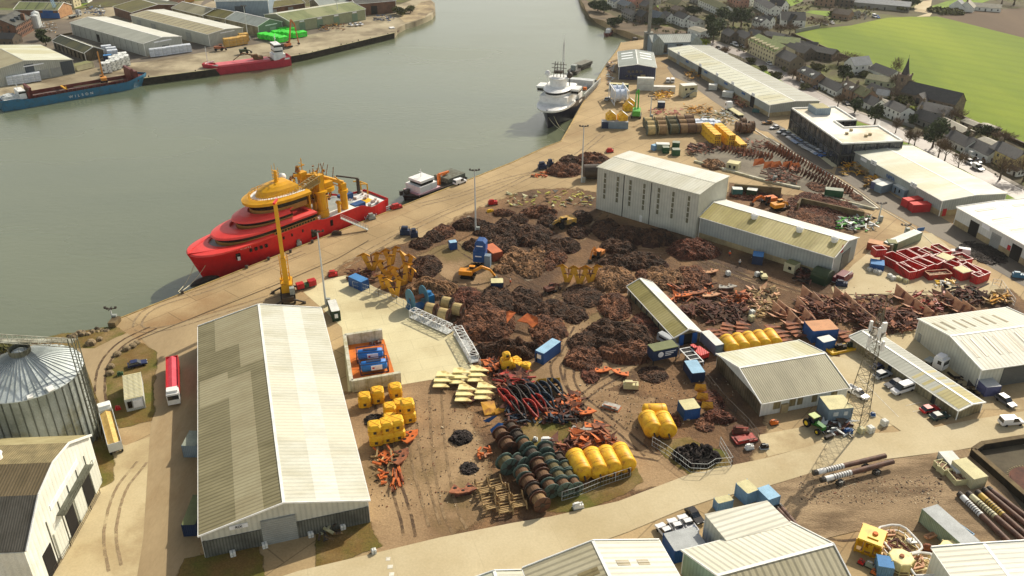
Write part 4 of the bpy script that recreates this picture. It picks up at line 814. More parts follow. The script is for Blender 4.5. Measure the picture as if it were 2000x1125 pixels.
 mb=MB();mb.loft([[(38,-7.4,16.8),(38,-5.4,16.8),(38,-5.2,18),(38,-7.6,18)],[(33,-8,16.2),(33,-4.6,16.2),(33,-4.4,18.2),(33,-8.2,18.2)],[(28,-7.6,16.6),(28,-5,16.6),(28,-5,18.2),(28,-7.6,18.2)]]);mb.build('rescue_boat',A0,r)
 mb=MB();mb.tube((17,4.6,6.5),(17,4.6,14.2),1.25,1.15,14);mb.tube((17,4.6,14.2),(17,4.6,15.2),1.6,1.6,12);mb.box(16.1,18.0,3.6,5.4,15.2,17.4);mb.bar((17,4.5,17.4),(19,3.4,20),.35);mb.build('crane_post',A0,r)
 mb=MB();mb.bar((16.6,4.5,17.4),(23,0,20.6),.9,1.1);mb.bar((23,0,20.6),(30,-2.5,22),.7,.9);mb.bar((17,4.5,15.8),(21,1.5,18.6),.3);mb.tube((20,5.6,8.0),(20,5.6,11.5),.55,.55,8);mb.lathe([(.1,-1.0),(.55,-.9),(.75,0),(.55,.9),(.1,1.0)],(20,5.6,11.8),10,0,'y');mb.build('crane_boom',A0,r)
 mb=MB();mb.tube((28,-3,22.5),(28,-3,24.5),.9,.5,8)
 for k in range(70):mb.cb((rnd(18,33),rnd(-6,3),rnd(12,22)),(rnd(.3,.9),rnd(.3,.9),rnd(.3,1.2)),rz=rnd(0,3))
 for k in range(16):mb.cb((rnd(20,31),rnd(-5,2),rnd(13.5,18)),(rnd(.5,1.4),rnd(.5,1.2),rnd(.6,1.8)),rz=rnd(0,3))
 for k in range(40):x,y=rnd(17,33),rnd(-5,1);mb.bar((x,y,rnd(12,17)),(x+rnd(-2,2),y+rnd(-2,2),rnd(17,23)),.18)
 mb.build('machinery',Aa('machinery_brown',S(150,100,40),S(92,62,36),s=1.2),r)
 for(x,y,l,w_,h_,m)in((11.5,4.5,4.4,2.6,2.3,Bv),(9.5,-4.6,5,2.4,2.4,Bv),(20.5,-5.5,5.5,2.2,1.6,Bv)):
  mb=MB();mb.cb((x,y,6.4+h_/2),(l,w_,h_));mb.build('deck_container',m,r)
 mb=MB();mb.box(1.2,13.2,-5.6,5.6,6.45,6.6);mb.box(14,24,3.0,6.6,8.32,8.45);mb.build('deck_mat',Ag,r)
 mb=MB();mb.box(3.5,8.5,-.5,3.0,6.62,6.7);mb.build('deck_marking',Bc,r)
 mb=MB();mb.bar((3,-5.5,6.4),(3,-5.5,12.2),.8);mb.bar((3,-5.5,12.2),(10.5,-7,15),.5);mb.bar((10.5,-7,15),(10.9,-7.2,13),.2);mb.build('stern_crane',Ae,r)
 mb=MB()
 for y in(-6,-2.5):mb.bar((1.5,y,6.4),(1.5,y,10.5),.35);mb.bar((1.5,y,10.5),(4.5,y,11.4),.35)
 mb.bar((1.5,-6,10.5),(1.5,-2.5,10.5),.3);mb.build('stern_frame',A0,r)
 mb=MB()
 for i in range(16):mb.cb((rnd(1,14),rnd(-6,6.2),7.0),(rnd(.5,1.3),rnd(.4,1),rnd(.5,1.1)),rz=rnd(0,3))
 for i in range(5):mb.lathe([(.5,0),(.6,.8),(.1,1.1)],(27.5+rnd(-1,1.5),5.2+rnd(-.6,.6),8.6),8)
 mb.build('deck_fitting',Aa('fitting_pale',S(206,204,196),S(160,110,90),s=2),r)
 return r
def Be(x,B,bowp,L,k):
 t=min(1,max(0,(x-3.5*k)/L if x>L*.6 else x/L));b=B/2
 if t>bowp:b*=max(0,1-((t-bowp)/(1-bowp))**(2.6*k+1.5*(1-k)))
 return b
def Br(x,B,bowp=.60,L=65.5,k=.85):return atan2(Be(x-1,B,bowp,L,k)-Be(x+1,B,bowp,L,k),2)
red_ship()
def ropes(name,label,pts):
 for i,(a,b)in enumerate(pts):
  a,b=Ve(a),Ve(b);mb=MB();L_=[]
  for k in range(9):
   t=k/8;p=a.lerp(b,t);p.z-=1.4*sin(pi*t)*min(1,(a-b).length/20);L_.append(p)
  mb.path(L_,.09,4);tag(mb.build('mooring_rope',Ac('rope',S(200,190,150))),label[i],'rope','mooring lines')
ropes('r',['mooring rope from the red ship bow reaching farthest left along the quay','shorter mooring rope from the red ship bow to the quay edge'],[(G(28,230,870,2),G(6,0,1020,.2)),(G(28,100,900,1.5),G(6,-8,1012,.2))])
ropes('r',['long mooring rope from the dark-hulled ship bow down to the quay edge','mooring rope beside the long one from the dark-hulled ship bow'],[(G(32,185,855,1.5),G(32,395,1040,.2)),(G(32,260,855,1.5),G(32,392,1038,.2))])
g0=G(29,1010,930,4.2);g1=G(29,1440,1115,.3);r=Ad('ship_gangway','long grey boarding gangway leading from the red ship down to the quay','gangway',(g0.x,g0.y,0));d=g1-g0
mb=MB();mb.bar((0,0,4.2),(d.x,d.y,.3),1.1,.12);mb.build('walkway',Az,r)
mb=MB();s_=Ve((-d.y,d.x,0)).normalized()*.55
for sg in(-1,1):
 a=Ve((0,0,5.2))+s_*sg;b=Ve((d.x,d.y,1.3))+s_*sg;mb.bar(a,b,.08)
 for k in range(12):p=a.lerp(b,k/11);mb.bar(p,p-Ve((0,0,1)),.06)
mb.build('handrail',Az,r)
def supply_ship():
 b=G(32,192,1000,ZW);s=G(32,640,520,ZW+1);d=(b-s).to_2d();L=d.length+2;r=Ad('supply_ship','white-topped supply ship with dark blue hull and tall aerial mast moored bow-on','ship',(s.x,s.y,ZW),atan2(d.y,d.x));B=14
 navy=Ac('hull_navy',S(24,24,46),rough=.3)
 k=L/60
 def zd(t):return 4.6 if t<.45 else(4.6+(t-.45)/.12*1.5 if t<.57 else 6.1+1.6*sm((t-.57)/.4))
 hull(r,L-2,B,zd,navy,rake=2.6,bowp=.66,sternw=.92,bulw=.8,deckmat=Aa('deck_green_grey',S(110,116,104),S(90,92,80)))
 X=lambda t:t*L
 mb=MB();m3=[Ag,Ai]
 B1(mb,[(X(1.01),B/2+.3,X(.72),7.2,0),(X(1.015),B/2+.4,X(.72),8.0,0),(X(1.0),B/2,X(.72),8.4,0)]);mb.build('foredeck',m3,r)
 mb=MB();mb.box(X(.58),X(.86),-6,6,7,11.4);mb.box(X(.52),X(.60),-7,7,5,9);mb.build('superstructure',Ag,r)
 mb=MB();B1(mb,[(X(.88),5.6,X(.62),11.4,0),(X(.89),5.8,X(.62),12.4,1),(X(.90),6.2,X(.62),13.5,0),(X(.87),5.4,X(.64),14.2,0)]);mb.build('bridge',m3,r)
 mb=MB();mb.box(X(.68),X(.76),-9,9,11.2,11.6);mb.box(X(.67),X(.77),-9.2,-5.5,12.9,13.7);mb.box(X(.67),X(.77),5.5,9.2,12.9,13.7);mb.build('bridge_wing',Ag,r)
 mb=MB();mb.box(X(.68),X(.76),-8.9,-6,11.6,12.9);mb.box(X(.68),X(.76),6,8.9,11.6,12.9);mb.build('bridge_window',Ai,r)
 mb=MB();mb.lathe([(3.6,13.8),(3.6,17.4),(4.2,17.5),(4.2,17.8)],(X(.74),0,0),16);mb.build('funnel_house',Ag,r)
 mb=MB()
 for y in(-2.2,-.8,.8,2.2):mb.bar((X(.74),y,17.8),(X(.73),y*.8,24),.25)
 for z in(19.5,21.5,23):mb.bar((X(.735),-3.2,z),(X(.735),3.2,z),.3,.2);mb.bar((X(.71),-1,z),(X(.77),-1,z),.2)
 mb.cb((X(.74),0,20),(2.2,3.2,1));mb.build('radar_mast',Ae,r)
 for sy in(-5.2,4.4):mb=MB();mb.bar((X(.72),sy,13.8),(X(.72),sy,17.8),.3);mb.lathe([(.2,-1.2),(1.1,-.6),(1.3,.2),(.9,1.1),(.1,1.5)],(X(.72),sy,18.4),12);mb.build('radome',Ag if sy<0 else Ae,r,smooth=True)
 mb=MB()
 for dx,dy in((0,0),(.9,0),(0,.9),(.9,.9)):mb.bar((X(.56)+dx,-1.5+dy,8),(X(.56)+dx*.4+.3,-1.1+dy*.3,30),.16)
 for i in range(14):z=8+i*1.5;mb.bar((X(.56),-1.5,z),(X(.56)+.9,-1.5,z+1.4),.1);mb.bar((X(.56)+.9,-1.5,z),(X(.56)+.9,-.6,z+1.4),.1)
 mb.bar((X(.56)+.4,-1.1,30),(X(.56)+.4,-1.1,33),.12);mb.build('crane_mast',Ak,r)
 mb=MB();mb.loft([[(X(.46),3,6),(X(.46),5.4,6),(X(.46),5.4,7.6),(X(.46),3,7.6)],[(X(.53),2.8,5.6),(X(.53),5.6,5.6),(X(.53),5.6,8),(X(.53),2.8,8)],[(X(.60),3.6,6.4),(X(.60),5,6.4),(X(.60),5,7.4),(X(.60),3.6,7.4)]]);mb.build('rescue_boat',Ac('pinkish_red',S(206,120,110)),r)
 mb=MB()
 for i in range(14):x=X(.03+i*.034);[mb.bar((x,sy*7.6,4.6),(x,sy*7.6,7.0),.18)for sy in(-1,1)]
 for sy in(-1,1):mb.bar((X(.03),sy*7.6,7.0),(X(.5),sy*7.6,7.4),.25,.3)
 mb.box(X(.1),X(.16),-6,6,4.6,7.6);mb.build('cargo_rail',Ak,r)
 for i in range(12):mb=MB();mb.cb((X(.12+(i%6)*.06),-4+7*(i//6)+rnd(-1,1),5.2),(rnd(1,2.4),rnd(1,2),rnd(.8,1.6)));mb.build('deck_cargo',[Ae,Ak,B3][i%3],r)if i<9 else 0
supply_ship()
def coaster(label,bow,stern,hullm,deckm,holdm,housem,B=11,open_hold=True,bowsame=None,text=None,name='coaster'):
 b,s=P(bow,ZW),P(stern,ZW);d=(b-s).to_2d();L=d.length;r=Ad(name,label,'ship',(s.x,s.y,ZW),atan2(d.y,d.x))
 hull(r,L-2,B,lambda t:3.0+1.6*sm((t-.82)/.12)+.9*sm((.16-t)/.06),hullm,rake=1.8,bowp=.86,sternw=.8,bulw=.9,deckmat=deckm)
 return r,L,B
red_l=Ac('coaster_red',S(172,40,58),rough=.4);blu_l=Ac('coaster_blue',S(44,104,136),rough=.4,dirt=S(56,88,100));brn=Ac('hatch_brown',S(104,44,38),dirt=S(80,36,30));Cf=Aa('hold_grey',S(120,108,104),S(96,84,80));pink=Ac('hatch_pink',S(206,96,104))
r,L,B=coaster('blue-hulled open-hold cargo ship with red-brown end bulkheads moored at the far quay',(290,163),(2,214),blu_l,brn,Cf,Ag,11)
mb=MB();mb.box(L*.20,L*.865,-4.4,-4.1,3,4.8);mb.box(L*.20,L*.865,4.1,4.4,3,4.8);mb.build('coaming',brn,r)
mb=MB();mb.box(L*.205,L*.86,-4.0,4.0,3.03,3.2);mb.build('hold_floor',Cf,r)
mb=MB()
for i in range(24):x=L*(.21+i*.027);mb.box(x,x+.2,-5.3,-4.4,3,4.7)
mb.build('coaming_stay',Ac('stay_brown',S(84,38,34)),r)
mb=MB();mb.box(L*.865,L*.885,-4.6,4.6,3,9.2);mb.box(L*.90,L*.915,-4.4,4.4,3.5,7.6);mb.box(L*.865,L*.915,-4.6,-4.2,3,7.8);mb.build('forward_bulkhead',brn,r)
mb=MB();mb.box(L*.185,L*.20,-4.6,4.6,3,8.4);mb.box(L*.17,L*.2,-4.6,-4.2,3,7.0);mb.build('aft_bulkhead',brn,r)
mb=MB();mb.box(L*.12,L*.165,-3.8,3.8,3.8,7.4);mb.box(L*.02,L*.12,-4.2,4.2,3.8,4.6);mb.build('deckhouse',Ag,r)
mb=MB();mb.box(L*.164,L*.1665,-3.5,3.5,6.2,7.0);mb.box(L*.12,L*.165,-3.85,-3.7,6.2,7.0);mb.build('window',Ai,r)
mb=MB();mb.bar((L*.13,0,7.4),(L*.13,0,12),.2);mb.bar((L*.13,-2,9.5),(L*.13,2,9.5),.15);mb.box(L*.04,L*.1,-2.8,2.8,4.6,5.6)
for i in range(10):mb.cb((L*rnd(.02,.11),rnd(-3.6,3.6),5.2),(rnd(.6,1.6),rnd(.5,1.2),rnd(.5,1.2)))
mb.build('mast',Ak,r)
Bl('W  I  L  S  O  N',1.6,Ag,r,(L*.50,-5.55,1.6),0)
mb=MB();mb.bar((L*.42,-4,4.8),(L*.42,4,4.8),.8,.5);mb.bar((L*.42,-4,4.6),(L*.42,-4,6.4),.4);mb.build('hatch_crane',A0,r)
r,L,B=coaster('smaller crimson cargo ship with pink hatch covers and white stern house at the far quay',(397,146),(566,125),red_l,red_l,Cf,Ag,9)
mb=MB();mb.box(L*.24,L*.84,-3.4,3.4,3,4.4);mb.build('hatch_cover',pink,r)
mb=MB();mb.box(L*.24,L*.62,-3.6,-3.4,3,4.0);mb.build('coaming',brn,r)
mb=MB();mb.box(L*.06,L*.20,-3.6,3.6,3.8,6.4);mb.box(L*.08,L*.18,-3.2,3.2,6.4,9.4);mb.box(L*.10,L*.18,-4,4,9.4,11.4);mb.build('deckhouse',Ag,r)
mb=MB();mb.box(L*.1,L*.183,-4.05,4.05,10.1,11.0);mb.box(L*.085,L*.182,-3.25,3.25,7.5,8.2);mb.build('window',Ai,r)
mb=MB();mb.box(L*.05,L*.10,-1.6,1.6,8,10.8);mb.build('funnel',Ae,r)
mb=MB();mb.bar((L*.14,0,11.4),(L*.14,0,16),.25);mb.bar((L*.14,-1.5,14),(L*.14,1.5,14),.2);mb.bar((L*.93,0,4),(L*.93,0,13.5),.25);mb.bar((L*.93,-1,12),(L*.93,1,12),.2);mb.build('mast',Ag,r)
mb=MB();[mb.bar((x,s_*4.45*(1-((max(0,x/L-.86))/.14)**2),4.8),(x+1.0,s_*4.45*(1-((max(0,(x+1)/L-.86))/.14)**2),4.8),.15,.7)for s_ in(-1,1)for x in[L*.84+i for i in range(5)]];mb.box(L*.02,L*.2,-4.3,-4.2,3.6,4.4);mb.box(L*.02,L*.2,4.2,4.3,3.6,4.4);mb.build('white_bulwark',Ag,r)
mb=MB();mb.cb((L*.36,0,5.2),(4.5,3,1.3));mb.cb((L*.40,0,6.4),(3,2.2,1.2));mb.bar((L*.42,0,6.6),(L*.53,-.5,8.2),.5);mb.bar((L*.53,-.5,8.2),(L*.64,-1.2,5),.35);mb.build('deck_excavator',Aa('digger_brown',S(120,80,34),S(70,50,30),s=1),r)
def As(label,bow,stern,B,hm,parts):
 b,s=P(bow,ZW),P(stern,ZW);d=(b-s).to_2d();L=max(4,d.length);r=Ad('workboat',label,'boat',(s.x,s.y,ZW),atan2(d.y,d.x))
 hull(r,L,B,lambda t:1.3+.4*t,hm,rake=.6,bowp=.75,bulw=.4,deckmat=Ae,n=12,zbot=-1)
 for nm,m,bx in parts:
  mb=MB();mb.box(bx[0]*L,bx[1]*L,bx[2]*B,bx[3]*B,bx[4],bx[5]);mb.build(nm,m,r)
 return r,L
r,L=As('white and black multicat workboat moored astern of the red ship',R(7,40,420),R(7,440,262),9,Ac('hull_black',S(40,34,36)),[('deckhouse',Ag,(.55,.85,-.4,.4,1.4,4.4)),('wheelhouse',Ag,(.58,.82,-.32,.36,5.4,6.2)),('wheelhouse_window',Ai,(.60,.80,-.3,.34,4.4,5.4)),('pink_side',Ac('pale_pink',S(206,170,176)),(.5,.88,-.45,.43,1.4,2.2))])
mb=MB();mb.bar((L*.7,0,6.2),(L*.7,0,9),.15);mb.bar((L*.7,-1,8),(L*.7,1,8),.12);mb.build('mast',Ag,r)
mb=MB();mb.bar((L*.42,1,1.5),(L*.42,1,5.2),.9);mb.bar((L*.42,1,5.2),(L*.2,0,4.4),.6);mb.bar((L*.2,0,4.4),(L*.36,-1,2.6),.4);mb.build('deck_crane',B3,r)
mb=MB();mb.box(L*.02,L*.34,-3.5,3.5,1.8,3.4);mb.build('deck_cargo',Aa('cargo_grey',S(112,116,104),S(80,76,60),s=1),r)
mb=MB();[mb.cb((L*rnd(.88,1.0),rnd(-2,2),2.2),(1,1,rnd(.8,1.6)),rz=rnd(0,2))for i in range(8)];mb.build('winch',Ae,r)
r,L=As('barge heaped with dark stone beyond the white-topped supply ship',R(32,690,230),R(32,540,290),6,Ae,[('rubble_load',Aa('rubble_load',S(130,128,116),S(90,88,78),s=2,fine=.3,bump=1),(.03,.95,-.4,.4,1.2,2.6))])
r,L=As('small dark tug pushing the stone barge',R(32,470,360),R(32,540,300),5,Ae,[('wheelhouse',Az,(.35,.65,-.25,.25,1.4,4.2)),('wheelhouse_window',Ai,(.36,.64,-.27,.27,3.1,3.8))])
r,L=As('tiny white and brown boat anchored in the far river',R(20,360,480),R(20,415,430),4,brn,[('cabin',Ag,(.3,.7,-.3,.3,1.4,3.6))])
r,L=As('small white and maroon boat at the outer end of the far quay',R(2,1690,245),R(2,1612,252),4.5,brn,[('cabin',Ag,(.2,.65,-.35,.35,1.3,3.8)),('window',Ai,(.22,.66,-.36,.36,2.6,3.2))])
r,L=As('red workboat lying on the shore beside the glass-fronted building',R(20,680,590),R(20,850,570),5,Ac('rust_red_boat',S(150,70,60)),[('cabin',Ae,(.6,.8,-.3,.3,1.4,4.0)),('deck_gear',brn,(.1,.5,-.3,.3,1.4,2.2))])
# ---------------- yard: heaps, anchors, drums, buoys ----------------
chm={}
def A3(k,c1,c2):chm[k]=Aa('chain_'+k,c1,c2,s=.35,rough=.85,fine=.25,island=.7,spec=.25);return chm[k]
A3('dark',S(86,60,43),S(50,36,27));A3('brown',S(120,80,56),S(72,48,36));A3('light',S(148,112,78),S(88,64,44));A3('rust',S(112,68,50),S(70,44,34));A3('black',S(58,50,46),S(40,34,32));A3('tan',S(160,136,96),S(124,102,70))
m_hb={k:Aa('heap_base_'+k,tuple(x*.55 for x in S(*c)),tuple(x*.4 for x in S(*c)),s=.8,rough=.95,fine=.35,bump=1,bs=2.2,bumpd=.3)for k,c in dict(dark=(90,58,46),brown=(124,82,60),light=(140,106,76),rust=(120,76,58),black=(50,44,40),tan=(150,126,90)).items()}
def Ce(reg,x0,y0,x1,y1,k,label,h=None,flat=False,dens=1.0,name='chain_heap',cat='chain heap',kind='chain'):
 cx=(x0+x1)/2;e_=(x1-x0)*.05;x0-=e_;x1+=e_;y1+=(y1-y0)*.05
 L_,R_=G(reg,x0,(y0*.35+y1*.65)),G(reg,x1,(y0*.35+y1*.65));rx=(R_-L_).length/2;near=G(reg,cx,y1);best=None
 h=h or min(3.4,max(.7,rx*.42));h=h*.35 if flat else h
 topy=R(reg,cx,y0)[1];ry=rx
 for i in range(60):
  ry=.8+i*.25;c=near.y+ry
  if hz(c+ry*.35,topy)<h*.9:break
 ry=min(ry,rx*1.6);c=Ve((near.x*(1+0),near.y+ry,0));c.x=(L_.x+R_.x)/2
 sd=random.random()*50
 def H_(u,v):
  d=u*u+v*v
  e=1+.34*noise.noise(Ve((u*1.5+sd,v*1.5,0)));d/=e*e
  if d>=1:return-.15
  return h*(1-d)**.62*(.80+.55*noise.noise(Ve((u*2.4+sd,v*2.4,5)))+.22*noise.noise(Ve((u*6,v*6,sd))))
 N=18;mb=MB();vs=[];fs=[]
 for j in range(N+1):
  for i in range(N+1):
   u=-1.2+2.4*i/N;v=-1.2+2.4*j/N;vs.append((u*rx,v*ry,H_(u,v)+(0 if H_(u,v)>0 else-.1)))
 for j in range(N):
  for i in range(N):a=j*(N+1)+i;fs.append((a,a+1,a+N+2,a+N+1))
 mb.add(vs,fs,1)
 n=int(min(900,rx*ry*pi*5)*dens)
 for q_ in range(n):
  a=rnd(0,2*pi);r_=sqrt(random.random())*1.0;u,v=r_*cos(a),r_*sin(a);th=rnd(0,2*pi)
  if kind=='chain':
   pr=None;w_=rnd(.13,.25)
   if random.random()<.04:w_*=1.9
   for s_ in range(random.randint(2,6)):
    z=H_(u,v)
    p=Ve((u*rx,v*ry,max(z,0)+rnd(.02,.22)))
    if pr is not None:mb.bar(pr,p,w_,w_*.8,0)
    pr=p;th+=rnd(-.7,.7);st=rnd(.35,.75);u+=st*cos(th)/rx;v+=st*sin(th)/ry
    if u*u+v*v>1.15:break
  elif kind=='tyre':
   p=Ve((u*rx,v*ry,max(H_(u,v),0)+.15));T0=mb.T;mb.T=Mt.Translation(p)@Mt.Rotation(rnd(-.9,.9),4,'X')@Mt.Rotation(rnd(-.9,.9),4,'Y')
   rr=rnd(.5,.75);mb.lathe([(rr*.55,-.14),(rr,-.16),(rr,.16),(rr*.55,.14)],n=9,cap=False);mb.T=T0
   if q_>90:break
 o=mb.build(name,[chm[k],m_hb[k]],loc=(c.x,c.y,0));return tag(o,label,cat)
HP=[
(7,80,700,235,775,'dark','small dark chain heap nearest the blue winches on the quay',0),
(7,185,645,330,725,'dark','low dark chain heap second along from the quayside winches',0),
(7,240,610,400,700,'brown','brown chain heap between the quay edge and the yellow ramp',0),
(7,400,545,620,640,'dark','dark chain heap against the left side of the middle light mast',0),
(7,560,590,720,700,'dark','dark chain heap right behind the foot of the middle light mast',0),
(7,690,570,870,680,'dark','rounded dark heap at the back of the central chain pile',0),
(7,690,670,865,775,'dark','dark heap in front of the rounded back heap of the central pile',0),
(7,855,610,1110,760,'dark','broad dark heap at the right of the central chain pile',0),
(7,470,700,690,790,'dark','dark heap just behind the blue filter unit',0),
(7,660,730,850,830,'dark','dark heap behind the red-brown container',0),
(7,740,785,970,920,'light','sunlit tan heap to the right of the red-brown container',0),
(7,955,765,1085,860,'light','sunlit tan heap topped by a pale ring, central pile',0),
(7,865,850,1060,980,'light','lowest sunlit tan heap of the central pile, by the wet ground',0),
(7,1040,830,1150,930,'brown','small brown heap at the right foot of the sunlit tan heaps',0),
(7,1010,735,1190,830,'dark','dark heap behind the sunlit tan heaps',0),
(7,1080,780,1225,890,'brown','brown heap right of the sunlit tan heaps',0),
(7,1120,700,1320,805,'dark','smooth dark flat heap pointing toward the small digger',0),
(7,700,890,830,955,'light','small tan heap beside the tracked excavator boom',0),
(7,690,480,840,535,'brown','low brown heap in front of the small red loader',0),
(7,900,455,1140,545,'brown','long brown heap beside the pale machinery yard',0),
(7,820,525,940,590,'dark','little dark heap left of the grooved concrete slope',0),
(7,1020,535,1165,610,'dark','little dark heap beside the yellow wheel loader',0),
(7,1180,90,1320,160,'dark','dark heap at the left end of the quayside chain pile near the tank',0),
(7,1085,145,1330,245,'brown','front brown heap of the quayside chain pile by the orange slab',0),
(7,1290,68,1530,165,'brown','back brown heap of the quayside chain pile reaching toward the tall hall',0),
(7,1270,480,1410,590,'dark','shaded heap at the corner of the tall hall',0),
(7,1240,610,1390,695,'dark','shaded heap in front of the wheel loader',0),
(8,0,500,190,670,'dark','shaded heap under the left windows of the tall hall',0),
(8,110,580,390,700,'dark','shaded heap under the middle windows of the tall hall',0),
(8,300,600,570,720,'dark','shaded heap under the right windows of the tall hall',0),
(8,530,670,870,810,'rust','reddish heap below the join of the hall and low workshop',0),
(8,60,670,290,775,'dark','low heap on the bare earth behind the small digger',0),
(8,30,780,300,885,'dark','dark heap right of the orange small digger',0),
(8,230,770,490,890,'dark','long dark heap behind the two bristling tan heaps',0),
(8,0,870,275,1035,'light','bristling tan heap left of the narrow shed roof',0),
(8,370,880,560,1015,'light','bristling tan heap right behind the narrow shed roof',0),
(8,490,870,650,1000,'light','tan heap between the narrow shed and the rusty fluke plates',0),
(8,600,880,820,1030,'brown','brown heap topped with black plates right of the narrow shed',0),
(8,300,880,400,960,'brown','small brown heap between the two bristling tan heaps',0),
(9,650,140,875,285,'dark','dark heap right of the yellow winged anchors',0),
(9,590,300,990,455,'light','large tan heap behind the blue winch reels',0),
(9,960,390,1200,530,'rust','reddish heap behind the cream cable reels',0),
(9,1180,385,1450,600,'dark','large dark heap behind the orange fluke, left part',0),
(9,1420,395,1670,570,'dark','large dark heap behind the orange fluke, right part',0),
(9,1640,480,1880,630,'dark','dark heap tapering right from the orange fluke',0),
(9,1020,530,1440,790,'brown','biggest chain mound, rounded and brown, left of the orange fluke',0),
(9,1590,550,1850,810,'brown','brown mound standing right of the orange fluke',0),
(9,1150,775,1640,930,'dark','long dark heap behind the yellow cube buoys',0),
(10,20,440,300,560,'dark','flat dark heap left of the narrow shed',1),
(10,270,480,500,655,'brown','brown heap touching the left wall of the narrow shed',0),
(10,520,590,700,760,'rust','flat rusty heap along the foot of the narrow shed wall',1),
(10,0,570,170,680,'dark','dark tail of chain above the wet wheel ruts',0),
(10,160,675,640,900,'dark','dark back arc of the crescent chain pile left of the white minibus',0),
(10,45,770,290,900,'dark','dark left shoulder of the crescent chain pile',0),
(10,30,870,280,1030,'brown','brown lower left horn of the crescent chain pile',0),
(10,285,810,660,980,'brown','long brown mound at the front of the crescent chain pile',0),
(10,135,940,265,1115,'rust','small rusty heap at the lower tip of the crescent chain pile',0),
(10,570,1030,760,1115,'dark','dark heap below the dark blue tank trailer',1),
(14,1180,390,1400,480,'rust','rusty chain heap right of the small blue container',0),
(14,1130,470,1260,540,'brown','brown chain coils in front of the small blue container',1),
(14,1160,240,1330,400,'rust','rusty litter heap behind the three yellow fluke plates',1),
(14,870,440,1010,520,'rust','rusty chain heap behind the yellow cylinder pair',1),
(13,270,425,400,500,'black','black net heap beside the cube buoys',0),
(13,900,545,1050,630,'black','black rubber mat heap in the middle of the gravel yard',0),
(13,970,785,1100,850,'black','flat black heap above the rusty anchor on the gravel',1),
(8,1420,400,1860,560,'rust','reddish scrap chain heap against the brown retaining wall',1),
(8,1400,480,1700,600,'brown','long low scrap bundle behind the low workshop roof',1),
(8,980,320,1300,400,'rust','rusty scrap heap behind the low workshop beside the wall',1),
(8,1690,300,1800,350,'brown','small scrap coil heap by the green container',1),
(3,1500,1005,1660,1085,'light','tan coil heap behind the tall hall roof',0),
(5,330,640,470,700,'brown','low coil heap on the grey gravel',1),
(5,650,700,740,770,'brown','small dark scrap row near the gravel kerb tip',1),
]
for t in HP:Ce(*t[:5],t[5],t[6],flat=bool(t[7]),dens=1.15 if t[0]not in(7,3,5)else .8)
Ce(14,970,665,1290,800,'black','heap of black rubber tyres and netting inside the fenced corner',name='tyre_heap',cat='tyre heap',kind='tyre',h=1.4)
Ce(11,1500,170,1760,285,'black','strewn dark offcuts on the asphalt beside the white warehouse',flat=True,name='scrap_heap',cat='scrap heap',dens=.5,h=.6)
Ah=Aa('rust_plate',S(152,96,66),S(108,66,48),s=.5,rough=.8,fine=.2,island=.35,c3=S(84,52,42),s3=.5,t3=.55)
Ab=Aa('rust_dark',S(104,64,50),S(72,46,38),s=.6,rough=.85,fine=.25,island=.4)
Af=Aa('rust_orange',S(206,112,52),S(170,84,40),s=.7,rough=.7,fine=.12,island=.12)
Ao=Aa('rust_pale',S(196,150,112),S(158,108,78),s=.5,rough=.6,fine=.12,island=.2)
B2=Aa('cream_plate',S(236,222,164),S(216,200,136),s=.5,rough=.6,fine=.1,c3=S(160,130,70),s3=.4,t3=.6)
A8=Aa('worn_yellow',S(216,160,44),S(180,124,34),s=.6,rough=.6,fine=.12,c3=S(150,96,40),s3=.5,t3=.58)
Bj=Aa('dark_blue_steel',S(42,58,74),S(30,36,44),s=.8,rough=.45,fine=.15);Bg=Aa('red_steel',S(176,52,40),S(122,44,36),s=.6,rough=.5,fine=.15);B4=Aa('bare_steel',S(176,176,170),S(130,118,104),s=.6,rough=.4,metal=.3)
def scrap(reg,x0,y0,x1,y1,label,mats,n=70,h=1.6,size=(1.2,3.4),kind='mix',name='scrap_heap',cat='scrap heap',ang=None):
 a,b,c,d=G(reg,x0,y1),G(reg,x1,y1),G(reg,x1,y0),G(reg,x0,y0);o=(a+b+c+d)/4;mb=MB()
 for i in range(n):
  u,v=random.random(),random.random();p=a.lerp(b,u).lerp(d.lerp(c,u),v)-o;z=rnd(.1,h);th=rnd(0,pi)if ang is None else ang+rnd(-.25,.25);L_=rnd(*size);m=random.randrange(len(mats))
  dr=Ve((cos(th),sin(th),rnd(-.25,.25)))
  if kind=='mix' and i%3==0:
   q1=p+dr*L_;nn=Ve((-sin(th),cos(th),rnd(-.6,.8)))*L_*.6;zz=Ve((0,0,z));t_=Ve((0,0,.12))
   mb.add([p+zz,q1+zz,p+nn+zz,p+zz+t_,q1+zz+t_,p+nn+zz+t_],[(2,1,0),(3,4,5),(0,1,4,3),(1,2,5,4),(2,0,3,5)],m)
  else:mb.bar(p+Ve((0,0,z))-dr*L_/2,p+Ve((0,0,z))+dr*L_/2,rnd(.15,.45),rnd(.15,.4),m)
 return tag(mb.build(name,mats,loc=(o.x,o.y,0)),label,cat)
